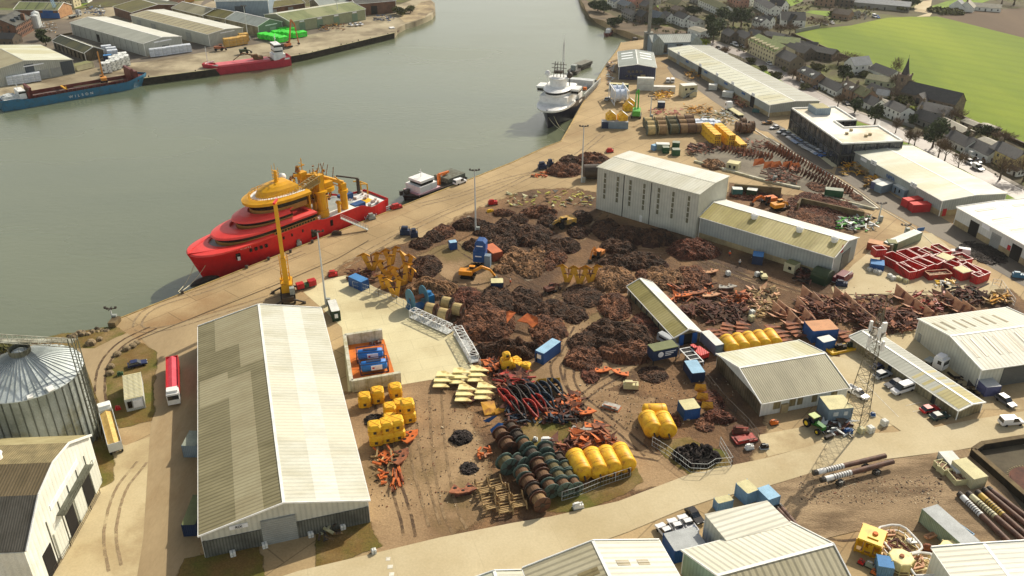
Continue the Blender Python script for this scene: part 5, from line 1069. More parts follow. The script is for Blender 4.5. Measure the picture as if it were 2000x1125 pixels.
SC=[
(11,600,540,900,780,'tangled dark rusted anchor parts behind the blue rust-topped container',[Ab,Ah,Ab],150,2.2),
(11,240,560,560,720,'dark rusted shank pile left of the lattice mast head',[Ab,Ab,Ah],130,2.0),
(11,900,640,1090,790,'dark rusted pile against the end of the ribbed warehouse',[Ab,Ah],90,1.8),
(11,1300,480,1600,600,'dark scrap pile at the right end of the anchor rows',[Ab,chm['black'],Ab],110,1.6),
(11,1060,520,1310,680,'red-brown channel beams lying diagonally in the anchor rows',[Ah,Bg],70,1.4),
(11,1620,520,1760,600,'yellow-green scrap frames at the right end of the scrap ground',[A8,chm['tan']],46,1.6),
(10,850,560,1350,640,'rows of small rusted plough shares beside the narrow shed',[Ab,Ab,chm['brown']],150,1.6),
(10,1180,470,1380,550,'orange-red rusty litter behind the plough shares',[Af,Ah],60,1.0),
(10,1370,430,1570,640,'spread of thin tan rods and ropes on the bare earth',[chm['tan'],chm['tan'],Ao],170,.5),
(10,1060,600,1300,690,'dark chain ends and shackles in front of the plough shares',[Ab,chm['dark']],80,1.2),
(13,1240,150,1500,260,'dark red scrap frames beside the cube buoys',[Ab,Ah,Bg],70,1.4),
(13,1700,330,1850,480,'dark scrap beams at the right of the dark shanks',[Ab,chm['black']],60,1.2),
(14,230,560,520,690,'red-brown pile of fluke plates behind the yellow cylinder row',[Ah,Af,Ah],110,1.6),
(14,100,640,260,740,'brown beams between drums and fluke pile',[Ah,Ab],40,1.2),
(33,500,180,720,420,'dark ladder-like rusted frames beside the white truss',[Ab,Af],50,1.0),
(33,740,400,1150,560,'dark red plates and beams above the curved shanks',[Ab,Bg,Ab],90,1.4),
(10,780,400,1110,520,'rusty tangle around the flat drilled fluke plates',[Ab,Ah,Af],90,1.0),
(3,1750,880,2000,1000,'brown ragged fluke litter behind the yellow cube stacks',[Ah,Ab],90,1.6),
(8,1180,180,1430,290,'rusty litter below the orange curved flukes',[Ab,Ah],90,1.3),
(8,640,20,880,80,'dark brown fluke litter behind the green skips',[Ab,Ah],70,1.4),
(3,1350,600,1560,660,'yellow frames stacked near the far storage yard kerb',[A8,A8,chm['tan']],90,1.5),
(3,1480,640,1740,740,'greenish scrap mats in the far storage yard',[Aa('pale_green_scrap',S(150,156,130),S(112,116,92),s=.6,island=.3),Bm if 0 else chm['tan'],Ak],110,.9),
(3,1030,700,1400,730,'low scrap row behind the reel line',[chm['tan'],Ab],80,1.2),
(3,1110,480,1250,540,'yellow lattice stack in front of the white cabins',[A8,Bc],90,1.6),
(3,1350,330,1480,390,'faded yellow stack on the asphalt by the long shed',[A8,chm['tan']],60,1.4),
(3,1730,520,1860,600,'brown bundle stack against the long shed wall',[Ao,Ah],80,1.6),
(3,1080,620,1330,665,'pink-red beams laid out in the far storage yard',[Ac('pink_beam',S(206,110,110)),Ao],40,.8),
(7,800,370,1010,470,'pale machinery and crates on the mossy ground right of the red loader',[Aa('crate_pale',S(190,186,150),S(150,146,108),s=1,island=.2),Aa('crate_yellow',S(176,170,80))],26,.9),
(7,1070,350,1420,470,'yellow-green crates and pallets in front of the tall hall corner',[MC['crate_pale'],MC['crate_yellow'],Ae],50,.8),
(3,745,250,800,430,'clutter of small equipment along the far quay edge',[Ak,Ao,Ae],90,1.0),
(11,190,350,310,440,'small black scrap by the green store beside the workshop',[Ab,chm['black']],40,1.2),
(12,1400,120,1680,310,'dirt and offcuts along the fence of the ribbed warehouse',[chm['black'],chm['tan']],50,.3),
(12,430,510,640,600,'machine parts between the tractor and the blue drum',[Ae,Ak,Ab],60,.9),
(1,320,180,430,250,'low pale blocks on the sandy yard by the brick mill',[Ak,chm['tan']],60,1.2),
(1,640,60,800,120,'blue and grey scrap by the brown brick shed across the river',[Bv,Ak,Ae],110,1.8),
(2,1110,180,1300,225,'scrap and parked machinery on the far quay',[Ah,Ae,A8],90,1.4),
(2,1510,120,1660,160,'dark clutter near the shore trees on the far quay',[Ae,Bv],70,1.4),
(8,1700,540,1900,600,'green skip load and machine parts by the yard corner',[Bm,Ae,Ak],60,1.4),
(17,1040,660,1240,800,'grey trough frames leaning against the portal shed wall',[chm['tan'],MC['crate_pale'],Ae],16,1.6),
]
for t in SC:scrap(*t[:6],t[6],t[7],t[8],size=(.8,2.2)if t[0]in(1,2,3,7,17)else(1.2,3.4))
def fluke(mb,L_=5.0,w_=3.2,m=0,rise=.8,th=.14):
 for s_ in(1,-1):
  a=(0,0,0);b=(L_,0,.0);c=(0,s_*w_,rise);d=(L_*.35,s_*w_*.95,rise)
  vs=[a,b,d,c];vs+=[(x,y,z+th)for x,y,z in vs];f=[(3,2,1,0),(4,5,6,7),(0,1,5,4),(1,2,6,5),(2,3,7,6),(3,0,4,7)]
  mb.add(vs,f if s_>0 else[tuple(reversed(q_))for q_ in f],m)
def anchor(name,label,mat,mat2=None,sc_=1.0,group=None,stand=False):
 r=Ad(name,label,'anchor',group=group);T=Mt.Scale(sc_,4)
 for s_ in(1,-1):
  mb=MB();mb.T=T;vs=[(0,s_*.15,5.2),(.2,s_*1.7,6.3),(.6,s_*3.9,5.0),(1.6,s_*2.2,4.6),(1.5,s_*.2,4.4)]
  lo=[(x,y,z-.2)for x,y,z in vs];f=[tuple(range(5)),tuple(range(9,4,-1))]+[(i,5+i,5+(i+1)%5,(i+1)%5)for i in range(5)];mb.add(vs+lo,f if s_>0 else[tuple(reversed(q_))for q_ in f]);mb.build('fluke',mat,r)
 for s_ in(1,-1):
  mb=MB();mb.T=T;mb.bar((.7,s_*1.9,5.2),(.1,s_*.25,.1),1.3,.25,up=(1,0,0));mb.build('shank',mat2 or mat,r)
 mb=MB();mb.T=T;mb.bar((1.5,0,4.5),(3.0,0,0),.3,.5);mb.bar((.4,-1.2,3.0),(.4,1.2,3.0),.3,.3);mb.build('prop',Ab,r)
 return r
a1=anchor('winged_anchor','x',A8,A8,.92,'yellow winged anchors standing on the quay apron',True)
YA=[(500,140,'farthest back of the standing yellow winged anchors',.2),(350,190,'yellow winged anchor at the left rear, beside the black mats',.0),(480,235,'yellow winged anchor in the middle of the standing group',.3),(620,190,'rust-streaked winged anchor at the right rear against the chain heap',-.3),(600,300,'rust-streaked winged anchor at the right, below the rear one',.1),(440,330,'yellow winged anchor at the left front of the standing group',.1),(530,390,'yellow winged anchor nearest the wire fence',-.1),(640,270,'small rusty winged anchor in front of the dark round heap',-.4)]
for i,(x,y,lb,a)in enumerate(YA):
 p=G(9,x,y+50);o=a1 if i==0 else dup(a1,p,0);o.location=p;o.rotation_euler=(rnd(-.18,.18),rnd(-.2,.2),rd(95)+a*2.5);o.scale=(rnd(.85,1.15),)*3;o['label']=lb
def nested(name,label,mat,n=4,sc_=1.0,loc=(0,0,0),rz=0,group=None,cat='fluke stack'):
 r=Ad(name,label,cat,loc,rz,group)
 for k in range(n):
  y0=2.6-1.75*k;y1=y0-2.3;xl=-1.7+.16*(k-1.2)**2;z0=1.3-.25*k;mb=MB();mb.T=Mt.Scale(sc_,4)
  v=[(xl-.3,y0,z0),(xl-.25,y1,z0+.3),(2.5-.3*(k%3),y1+.25,z0+.35),(-.2,y0+.25,z0+.1)];lo=[(x,y,z-.2)for x,y,z in v];mb.add(lo+v,[(0,1,2,3)[::1],(7,6,5,4)]+[(i,4+i,4+(i+1)%4,(i+1)%4)for i in range(4)]);mb.build('fluke',mat,r)
 return r
c1=nested('nested_fluke_stack','x',B2,3,1.0,group='cream fluke stacks on the gravel')
CF=[(850,150,'cream fluke stack at the left end of the back row, yellow topped'),(970,125,'cream fluke stack in the middle of the back row'),(1100,110,'yellowish cream fluke stack at the right of the back row, nearest the truss'),(1010,250,'cream fluke stack at the left of the front row'),(1150,235,'palest cream fluke stack at the right of the front row')]
for i,(x,y,lb)in enumerate(CF):
 p=G(13,x,y+30);o=c1 if i==0 else dup(c1,p,0);o.location=p;o.rotation_euler.z=rd(-6);o['label']=lb
def tent(mb,c,rz,s=1.0,m=0):
 T0=mb.T;mb.T=Mt.Translation(c)@Mt.Rotation(rz,4,'Z')@Mt.Scale(s,4)
 mb.add([(0,0,0),(4.4,0,.25),(1.9,-2.9,1.3),(-.6,-2.2,1.5),(0,0,.14),(4.4,0,.39),(1.9,-2.9,1.44),(-.6,-2.2,1.64)],[(3,2,1,0),(4,5,6,7),(0,1,5,4),(1,2,6,5),(2,3,7,6),(3,0,4,7)],m)
 mb.add([(0,.0,0),(4.4,.0,.25),(3.2,1.0,1.6),(-.6,1.7,3.0),(0,.12,0),(4.4,.12,.25),(3.2,1.12,1.6),(-.6,1.82,3.0)],[(0,1,2,3),(7,6,5,4),(4,5,1,0),(5,6,2,1),(6,7,3,2),(7,4,0,3)],m)
 mb.bar((0,0,.2),(4.4,0,.45),.25,.35,m);mb.T=T0
def vfluke(label,mat,group):
 r=Ad('anchor_fluke',label,'anchor fluke',group=group);mb=MB();tent(mb,(0,0,0),0);mb.build('plate',mat,r)
 mb=MB();mb.bar((2.0,-.6,.5),(2.2,.9,1.9),.5,.25);mb.bar((.0,-1.2,.9),(2.8,-1.2,.75),.14,.14);mb.build('stiffener',Ab,r);return r
vf=vfluke('x',Ao,'upright rusted flukes on the scrap ground')
VR=[[(235,510),(305,560)],[(470,520),(540,560),(600,620),(670,680),(740,740)],[(60,620),(130,690)],[(190,600),(240,680)],[(20,630)],[(920,500),(990,560),(1060,610),(1130,660)],[(1280,550),(1350,600),(1410,620)]]
rown=['row at the dirt track','row left of the lattice mast','row nearest the yellow tanks','row above the rust-topped container','spot by the bare rods','row right of the lattice mast','rightmost row']
k=0
for ri,row in enumerate(VR):
 for j,(x,y)in enumerate(row):
  p=G(11,x,y+22);lb=f'upright rusted flukes, {ORD[j]} from the back, {rown[ri]}'
  o=vf if k==0 else dup(vf,p,0);o.location=p;o.rotation_euler.z=rd(-42)+rnd(-.15,.15);o['label']=lb;k+=1
f3=nested('rusty_fluke_stack','x',Ah,4,.85,group='stacked brown flukes by the yellow tanks',cat='fluke stack')
for i,(reg,x,y,lb)in enumerate([(10,1110,740,'brown stacked flukes left of the yellow tank row'),(10,1200,700,'brown stacked flukes behind the leftmost yellow tank'),(10,1310,690,'tallest brown stacked flukes behind the yellow tank row'),(34,880,690,'brown stacked flukes left of the blue rust-topped container, front'),(34,1020,770,'brown stacked flukes nearest the right end of the yellow tanks'),(34,1180,640,'brown stacked flukes touching the blue rust-topped container'),(11,560,790,'brown stacked flukes right of the blue rust-topped container'),(14,430,510,'pale grey drilled fluke stack near the dirt lane')]):
 p=G(reg,x,y+40);o=f3 if i==0 else dup(f3,p,0);o.location=p;o.rotation_euler.z=rd(rnd(-30,20));o['label']=lb
def shank(name,label,mat,group):
 r=Ad(name,label,'anchor shank',group=group)
 for s_ in(-1,1):
  mb=MB();ps=[]
  for i in range(9):
   t=i/8;ps.append(Ve((t*6.4,s_*(.75*sin(t*pi)**.8+.1),.5+1.2*sin(t*pi*.9))))
  for a,b in zip(ps[:-1],ps[1:]):mb.bar(a,b,.22,1.0*(1-.3*abs(a.x/6.4-.4)))
  mb.build('side_plate',mat,r)
 mb=MB()
 for x in(1.5,3,4.5):mb.bar((x,-.8,1.1),(x,.8,1.1),.25)
 mb.add([(.3,-.15,.55),(3,-.75,.6),(6.2,-.15,.55),(3.2,.75,.6)],[(0,1,2,3)]);mb.build('web',Aj,r);return r  # dark sheet added to close and darken the gap between side plates
sk={k:shank('curved_shank','x',m,'curved anchor shanks in rows')for k,m in(('r',Bg),('b',Bj),('k',Aa('black_brown_steel',S(66,54,48),S(40,34,32),s=1,rough=.5)))}
SK=[(1350,330,'r','bright red curved shank at the left end of the upper row'),(1420,310,'k','black curved shank, second in the upper row'),(1490,300,'k','black curved shank in the middle of the upper row'),(1560,290,'b','dark blue curved shank left of centre in the upper row'),(1640,270,'b','dark blue curved shank behind the yellow wedge plates'),(1720,250,'b','dark blue curved shank at the right end of the upper row'),(1450,420,'k','black curved shank at the left of the lower row'),(1540,410,'r','bright red curved shank at the middle of the lower row'),(1600,370,'r','red curved shank between the two rows'),(1660,360,'b','blue curved shank at the right of the lower row'),(1400,380,'r','dull red curved shank below the upper left one')]
us=set()
for x,y,k,lb in SK:
 p=G(13,x,y+40);o=sk[k]if k not in us else dup(sk[k],p,0);us.add(k);o.location=p;o.rotation_euler.z=rd(118);o['label']=lb
def plate(name,label,mat,sc_,loc,rz,tilt=.2):
 r=Ad(name,label,'fluke plate',loc,rz)
 mb=MB();mb.T=Mt.Scale(sc_,4)@Mt.Rotation(-tilt,4,'X')
 mb.prism([(-2.4,-.6),(-1.2,1.9),(-.35,.2),(.35,.2),(1.2,1.9),(2.4,-.6),(.9,-1.3),(-.9,-1.3)],.75,.95);mb.build('plate',mat,r)
 mb=MB();mb.T=Mt.Scale(sc_,4)@Mt.Rotation(-tilt,4,'X')
 for s_ in(-1,1):mb.tube((s_*1.2,.5,.94),(s_*1.2,.5,1.0),.35,.35,8)
 mb.tube((0,-.6,.94),(0,-.6,1.0),.3,.3,8);mb.build('hole',Aj,r)  # flat dark discs paint the shade in the drilled holes
 mb=MB();mb.T=Mt.Scale(sc_,4);mb.bar((-1.4,-.2,.3),(1.4,-.2,.3),.7,.6);mb.build('web',Ab,r);return r
for(reg,x,y,m,s_,rz,lb)in[(10,880,480,Af,1.15,.3,'orange drilled fluke plate, left of three in front of the narrow shed'),(10,980,460,Ah,1.15,.35,'orange-brown drilled fluke plate, middle of three'),(10,1080,480,Ao,1.1,.3,'pale rust drilled fluke plate, right of three'),(10,1080,305,Ao,1.0,.4,'cream drilled fluke plate farthest back beside the dirt track'),(10,1200,420,B4,1.1,.2,'silver drilled fluke plate lying on the rods'),(14,310,400,Af,1.0,.2,'bright orange drilled fluke plate at the lane edge, upper'),(14,370,490,Af,.9,.4,'bright orange drilled fluke plate at the lane edge, lower'),(14,280,530,B4,1.0,.1,'pale grey drilled fluke plate beside the orange ones'),(13,610,580,Af,1.0,1.2,'orange drilled fluke plate right of the cube buoys'),(13,540,730,Ah,1.1,1.3,'rusty triangular fluke plate below the cube buoys'),(13,430,720,Af,.8,2.0,'orange cross-shaped fluke frame below the cube buoys'),(14,190,330,Af,1.0,.5,'orange-brown fluke plate right of the dark blue shanks'),(14,570,110,Af,.9,-.6,'orange fluke tip lying by the pale truck wreck'),(14,440,90,Af,.9,.3,'orange curved fluke beside the crescent chain pile'),(13,1060,300,Ab,.8,.9,'dark bent anchor beside the cream flukes')]:
 plate('drilled_fluke',lb,m,s_,G(reg,x,y+15),rz)
def Ar(reg,pts,z,mat,label,name='steel_plate',cat='steel plate',th=.2,lift=None):
 W3=[G(reg,x,y,z0)for x,y,z0 in pts];o=sum(W3,Ve())/len(W3);mb=MB();v=[p-o for p in W3];n=len(v)
 d=Ve((0,0,-th));mb.add(v+[p+d for p in v],[tuple(range(n)),tuple(range(2*n-1,n-1,-1))]+[(i,n+i,n+(i+1)%n,(i+1)%n)for i in range(n)])
 return tag(mb.build(name,mat,loc=o),label,cat)
Ar(9,[(1365,570,2),(1420,545,3),(1470,560,3.0),(1400,640,2)],0,Af,'left orange blade of the big fluke buried in the chain mounds')
Ar(9,[(1480,625,2),(1560,565,3),(1640,600,3),(1645,640,2.2),(1600,680,1.5),(1560,640,2)],0,Af,'right orange blade of the big fluke buried in the chain mounds')
for i,(x,y,lb)in enumerate([(1230,950,'yellow-orange standing anchor left of three by the small digger'),(1320,960,'yellow-orange standing anchor, middle of three by the small digger'),(1400,950,'yellow-orange standing anchor at the right by the bristling heap')]):
 p=G(7,x,y+70);o=dup(a1,p,rd(75)+i*.2,lb,'yellow-orange anchors by the small digger')
Ar(13,[(1120,320,1.5),(1220,310,1.2),(1240,400,.3),(1150,415,.3)],0,A8,'mustard folded plate below the cream flukes')
Ar(13,[(1220,370,1),(1300,350,1.2),(1320,375,.8),(1230,410,.4)],0,A8,'mustard box plate right of the folded one')
Ar(33,[(480,1060,1.2),(600,1000,1.6),(680,985,1.4),(560,1080,.5)],0,Bf,'blue curved plate below the mustard plates')
Ar(13,[(1190,520,.8),(1250,470,1.6),(1310,480,1.4),(1290,515,.9),(1200,545,.3)],0,Bf,'deep blue bent plate beside the first cable drum')
for i,(x,y)in enumerate([(1560,170),(1660,165)]):Ar(13,[(x-50,y+20,.8),(x-20,y-20,1.9),(x+40,y-25,1.9),(x+45,y+15,.8)],0,A8,['mustard wedge plate above the dark blue shanks, left','mustard wedge plate above the dark blue shanks, right'][i])
for i,(x,y)in enumerate([(1140,215),(1155,280),(1190,345)]):Ar(14,[(x-30,y+10,1.6),(x-20,y-30,2.4),(x+55,y-25,2.2),(x+60,y+15,1.2),(x+10,y+35,.3)],0,A8,f'mustard wedge fluke, {ORD[i]} from the top of three beside the blue rails')
for i,(x,y)in enumerate([(1150,130),(1220,150),(1350,150),(1400,160),(1270,150)]):Ar(8,[(x-40,y+25,.5),(x-30,y-20,2.2),(x+30,y-28,2.4),(x+45,y+5,.8)],0,Af,f'orange curved fluke, {ORD[i]} in the row behind the low workshop')
def A7(reg,a,b,n,label,rowlab,mat,s_=1.0):
 pr=Ad('rusted_fluke','x','anchor fluke',group=rowlab)
 mb=MB();mb.T=Mt.Scale(s_,4);mb.add([(-.2,-1.6,0),(.2,-1.6,0),(.6,1.8,.3),(.2,1.8,.3),(.3,-1.2,2.6),(.5,-1.0,2.6)],[(0,3,2,1),(0,1,5,4),(1,2,5),(2,3,4,5),(3,0,4)]);mb.build('plate',mat,pr)
 mb=MB();mb.T=Mt.Scale(s_,4);mb.bar((.1,-1.2,.4),(.3,1.8,1.4),.3,.4);mb.build('rib',Ab,pr)
 for i in range(n):
  t=i/max(1,n-1);p=G(reg,a[0]+(b[0]-a[0])*t,a[1]+(b[1]-a[1])*t);o=pr if i==0 else dup(pr,p,0);o.location=p;o.rotation_euler.z=rd(-30)+rnd(-.12,.12);o['label']=label.format(ORD[min(i,39)])
A7(8,(1290,40),(1790,350),26,'rusted fluke, {} from the office end of the long kerbside row','long toothed row of rusted flukes along the kerb',Ah,1.0)
A7(8,(1200,30),(1420,140),13,'rusted fluke, {} from the yellow cubes in the middle toothed row','middle toothed row of rusted flukes',Ah,1.1)
A7(8,(900,50),(1230,110),15,'rusted leaning fluke, {} from the left under the yellow cube stacks','short toothed row under the yellow cubes',Ah,1.1)
A7(8,(1330,160),(1700,330),17,'rusted fluke, {} along the second toothed row from the kerb','second toothed row of rusted flukes',Ab,1.0)
m_rope={k:Aa('drum_'+k,c,tuple(x*.7 for x in c),s=1,rough=.85,ribs=.22,ribdir='x',ribd=.35)for k,c in dict(cream=S(206,182,126),brown=S(124,94,68),dark=S(80,70,60),olive=S(110,100,68),tan=S(160,128,88)).items()}
Cc={'green':Ac('flange_green',S(84,104,96),dirt=S(66,70,60)),'rust':Ac('flange_rust',S(92,62,48)),'dark':Ac('flange_dark',S(62,54,48)),'cream':Ac('flange_cream',S(186,164,116)),'blue':Ac('flange_blue',S(70,120,140))}
DR={}
def drum(label,loc,rz,r_,w_,rope,fl,group,core=.78):
 key=(r_,w_,rope,fl)
 if key in DR:return dup(DR[key],loc,rz,label,group)
 o=Ad('cable_drum',label,'cable drum',loc,rz,group);DR[key]=o
 mb=MB();mb.lathe([(r_*core,-w_/2),(r_*core*1.02,0),(r_*core,w_/2)],(0,0,r_),18,0,'x');mb.build('wound_rope',m_rope[rope],o)
 for s_ in(-1,1):
  mb=MB();mb.lathe([(.05,s_*(w_/2+.0)),(r_*.96,s_*(w_/2)),(r_,s_*(w_/2+.06)),(r_,s_*(w_/2+.18)),(r_*.94,s_*(w_/2+.2)),(.05,s_*(w_/2+.2))],(0,0,r_),18,0,'x',cap=False);f_=mb.build('flange',Cc[fl],o)
  mb=MB();mb.lathe([(r_*.3,s_*(w_/2+.2)),(r_*.3,s_*(w_/2+.3)),(.05,s_*(w_/2+.3))],(0,0,r_),10,0,'x',cap=False)
  for k in range(6):a=pi*k/3;mb.bar((s_*(w_/2+.24),0,r_),(s_*(w_/2+.24),r_*.9*cos(a),r_+r_*.9*sin(a)),.1)
  mb.build('hub',Cc['dark'],f_)
 return o
DW=[('left-hand drum row',[(1275,590,'brown','rust'),(1320,665,'brown','rust')]),('second drum row from the left',[(1345,545,'dark','rust'),(1392,610,'dark','dark'),(1440,665,'brown','green'),(1500,740,'dark','green'),(1545,820,'brown','rust'),(1580,900,'brown','rust'),(1625,975,'brown','green')]),('longest drum row nearest the pale frames',[(1310,805,'olive','green'),(1400,790,'dark','green'),(1430,880,'brown','green'),(1475,945,'brown','rust'),(1515,1010,'brown','dark'),(1555,1075,'tan','rust')]),('fourth drum row, mostly olive',[(1595,700,'dark','green'),(1620,790,'olive','green'),(1655,845,'olive','green'),(1690,905,'olive','green'),(1725,965,'brown','green')]),('drum row nearest the yellow cylinders',[(1695,765,'dark','dark'),(1740,830,'olive','green'),(1770,890,'olive','green'),(1805,945,'brown','green')])]
for nm,row in DW:
 for i,(x,y,rp,fl)in enumerate(row):
  n2=row[min(i+1,len(row)-1)];p0=row[max(0,i-1)];d=G(13,n2[0],n2[1])-G(13,p0[0],p0[1])
  if nm.startswith('longest')and i==0:d=Ve((1,-1.7,0))
  p=G(13,x,y+25);r_=1.7 if not nm.endswith('cylinders')else 1.45
  if x==1310:r_=1.9
  drum(f'{rp} drum with {fl} flanges, {ORD[i]} down the {nm}',p,atan2(d.y,d.x),r_,1.75,rp,fl,'cable drums in rows on the storage ground',.74)
for i,(x,y,lb)in enumerate([(800,560,'cream cable reel at the left of four behind the white truss'),(900,600,'cream cable reel in front with a rusty end, behind the white truss'),(925,510,'cream cable reel at the back with dark flanges'),(1010,560,'cream cable reel at the right of four beside the chain mound')]):
 drum(lb,G(9,x+10,y+25),rd(-22),1.75,2.3,'cream','rust' if i!=2 else 'dark','cream cable reels',.9)
fr=None;cnt=0
FRr=[('front row of cream reels',30,[(890,1070),(1065,1062),(1250,1052),(1400,1046),(1520,1042),(1650,1038)]),('middle row of cream reels',30,[(880,1000),(1050,990),(1220,980),(1380,975),(1500,968)]),('back row of cream reels',30,[(840,945),(1010,935),(1190,925),(1350,915),(1480,905)]),('reel cluster by the road kerb',3,[(1765,780),(1800,792),(1838,795),(1865,778),(1800,752)])]
for nm,rg,L_ in FRr:
 for i,(x,y)in enumerate(L_):
  drum(f'cable reel, {ORD[i]} from the left in the {nm}',G(rg,x,y+8),rd(4),2.1,3.0 if rg==30 else 1.6,['cream','tan','olive','tan','brown','tan'][i]if rg==30 else 'brown',['green','cream','green','rust','rust','rust'][i]if rg==30 else 'rust','cable reels in the far storage yard',.93)
def bundle(name,label,cat,loc,rz,mat,d,group=None,topm=None,band=None):
 r=Ad(name,label,cat,loc,rz,group);mb=MB();x,y,z=d;b_=.12
 mb.loft([[(-x/2+o_,-y/2+o_,zz),(x/2-o_,-y/2+o_,zz),(x/2-o_,y/2-o_,zz),(-x/2+o_,y/2-o_,zz)]for o_,zz in((.0,.05),(0,z-b_),(b_,z))]);mb.build('wrapped_pack',mat,r)
 mb=MB();mb.box(-x/2-.02,x/2+.02,-y/2-.02,y/2+.02,z*.48,z*.52);mb.box(-.05,.05,-y/2-.03,y/2+.03,0,z+.02);mb.build('strap',band or Az,r);return r
b0=bundle('white_bundle','x','bundle',(0,0,0),0,Ac('wrap_bluewhite',S(206,216,230)),(2.6,2.6,2.2),'blue-white wrapped reels in the far storage yard')
for i,(x,y)in enumerate([(1430,750),(1470,748),(1510,752),(1550,752),(1590,755),(1440,725),(1500,722),(1560,725),(1600,735)]):
 p=G(3,x,y+10);o=b0 if i==0 else dup(b0,p,0);o.location=p;o.rotation_euler.z=.15;o['label']=f'blue-white wrapped reel, {ORD[i%5]} from the left in the {"front" if i<5 else "back"} line'
Bs=Aa('buoy_yellow',S(236,190,46),S(218,160,30),s=.7,rough=.5,fine=.1,c3=S(160,98,36),s3=.6,t3=.60)
def Bd(label,p0,p1,r_,group,nm='cylinder_buoy'):
 d=(p1-p0).to_2d();L_=d.length;m_=(p0+p1)/2;r=Ad(nm,label,'buoy',(m_.x,m_.y,0),atan2(d.y,d.x),group)
 mb=MB();mb.lathe([(.05,-L_/2-.35),(r_*.55,-L_/2-.25),(r_*.92,-L_/2),(r_,-L_/2+.25),(r_*1.0,L_/2-.25),(r_*.92,L_/2),(r_*.55,L_/2+.25),(.05,L_/2+.35)],(0,0,r_),26,0,'x');mb.build('shell',Bs,r,smooth=True)
 mb=MB()
 for x in(-L_*.3,L_*.3):mb.lathe([(r_+.02,x-.06),(r_+.05,x),(r_+.02,x+.06)],(0,0,r_),26,0,'x',cap=False)
 mb.build('seam',A8,r)
 mb=MB();mb.tube((L_/2+.2,0,r_*.9),(L_/2+.7,0,r_*.75),.18);mb.lathe([(.35,-.1),(.35,.1)],(L_/2+.8,0,r_*.7),8,0,'y');mb.build('lug',Ae,r)
gcy='big yellow cylinder buoys lying in a row by the main road'
for i,(a,b)in enumerate([((225,760),(300,890)),((345,748),(415,878)),((445,735),(515,858)),((548,715),(620,832))]):
 Bd(f'big yellow cylinder buoy, {ORD[i]} from the left of four beside the cable drums',G(14,*a),G(14,b[0],b[1]+15),1.85,gcy)
Bd('yellow cylinder buoy at the left of the front pair above the tyre pen',G(14,755,480),G(14,808,590),1.9,'yellow cylinder buoys above the tyre pen')
Bd('yellow cylinder buoy at the right of the front pair above the tyre pen',G(14,862,485),G(14,915,595),1.9,'yellow cylinder buoys above the tyre pen')
Bd('yellow cylinder buoy lying crosswise behind the front pair',G(14,735,440),G(14,895,438),1.7,'yellow cylinder buoys above the tyre pen')
for i in range(5):Bd(f'yellow cylinder tank, {ORD[i]} from the left of five behind the timber-clad store',G(10,1180+77*i,845-11*i),G(10,1240+77*i,925-11*i),1.75,'five yellow cylinder tanks in a row','cylinder_tank')
def block(label,p,rz,z,group,s_=1.0,hh=2.6):
 global BK
 if 'BK' in globals()and BK.get((s_,hh)):o=dup(BK[(s_,hh)],(p.x,p.y,z),rz,label,group);return o
 r=Ad('block_buoy',label,'block buoy',(p.x,p.y,z),rz,group);w_=1.35*s_;b_=.35*s_
 ring=lambda q_,zz:[(-q_+b_,-q_,zz),(q_-b_,-q_,zz),(q_,-q_+b_,zz),(q_,q_-b_,zz),(q_-b_,q_,zz),(-q_+b_,q_,zz),(-q_,q_-b_,zz),(-q_,-q_+b_,zz)]
 mb=MB();mb.loft([ring(w_-.3,0),ring(w_,.3),ring(w_,hh-.35),ring(w_-.3,hh)]);mb.build('float_body',Bs,r)
 mb=MB();mb.box(-.3,.3,-w_-.06,-w_+.1,.7,1.3);mb.build('fork_pocket',Ae,r)
 mb=MB();mb.bar((-w_+.4,-w_+.4,hh+.02),(w_-.4,w_-.4,hh+.02),.1,.06);mb.bar((-w_+.4,w_-.4,hh+.02),(w_-.4,-w_+.4,hh+.02),.1,.06);mb.box(-w_-.03,w_+.03,-w_-.03,w_+.03,hh*.5-.04,hh*.5+.04);mb.build('strap',A8,r)
 globals().setdefault('BK',{})[(s_,hh)]=r;return r
gb='yellow block buoys beside the portal shed'
for i,(x,y,n_,hh,lb)in enumerate([(268,370,1,2.9,'yellow block buoy at the back left, single, near the shed wall'),(365,340,1,3.3,'yellow block buoy at the back middle with a cross strap on top'),(490,300,1,2.9,'yellow block buoy at the back right, nearest the concrete wall'),(450,440,1,2.6,'yellow block buoy with cross strap in the middle group, left'),(525,410,1,2.6,'yellow block buoy half hidden in the middle group'),(590,480,2,2.5,'yellow block buoy at the right of the middle group'),(350,650,2,2.5,'yellow block buoy at the left of the front stack'),(430,630,2,2.5,'yellow block buoy at the centre of the front stack'),(510,610,2,2.5,'yellow block buoy at the right of the front stack'),(455,520,1,2.6,'yellow block buoy behind the front stack')]):
 p=G(13,x,y)+Ve((0,1.3,0))
 for k in range(n_):block(lb+(', upper' if k else(', lower' if n_>1 else '')),p+Ve((rnd(-.1,.1),rnd(-.1,.1),0)),rd(10+(i%3)*4),k*hh,gb,1.0,hh)
for i,(x,y,lb)in enumerate([(820,290,'tall yellow float with a smaller box on top by the chain heap'),(960,240,'yellow float leaning behind the tall one'),(975,300,'small yellow float lying in front of the leaning one'),(1105,320,'yellow float at the right next to the blue container')]):
 block(lb,G(33,x,y),rd(15+20*i),0,'yellow floats by the chain heap',.75 if i else .95,1.9 if i else 2.6)
block('small yellow box float stacked on the tall yellow float',G(33,820,290),.3,2.62,'yellow floats by the chain heap',.6,1.6)
cb=Ad('yellow_crate','x','yellow crate',group='yellow crates stacked in the far storage yard');mb=MB();mb.box(-1.4,1.4,-1.3,1.3,0,2.3);mb.build('crate_body',Bs,cb)
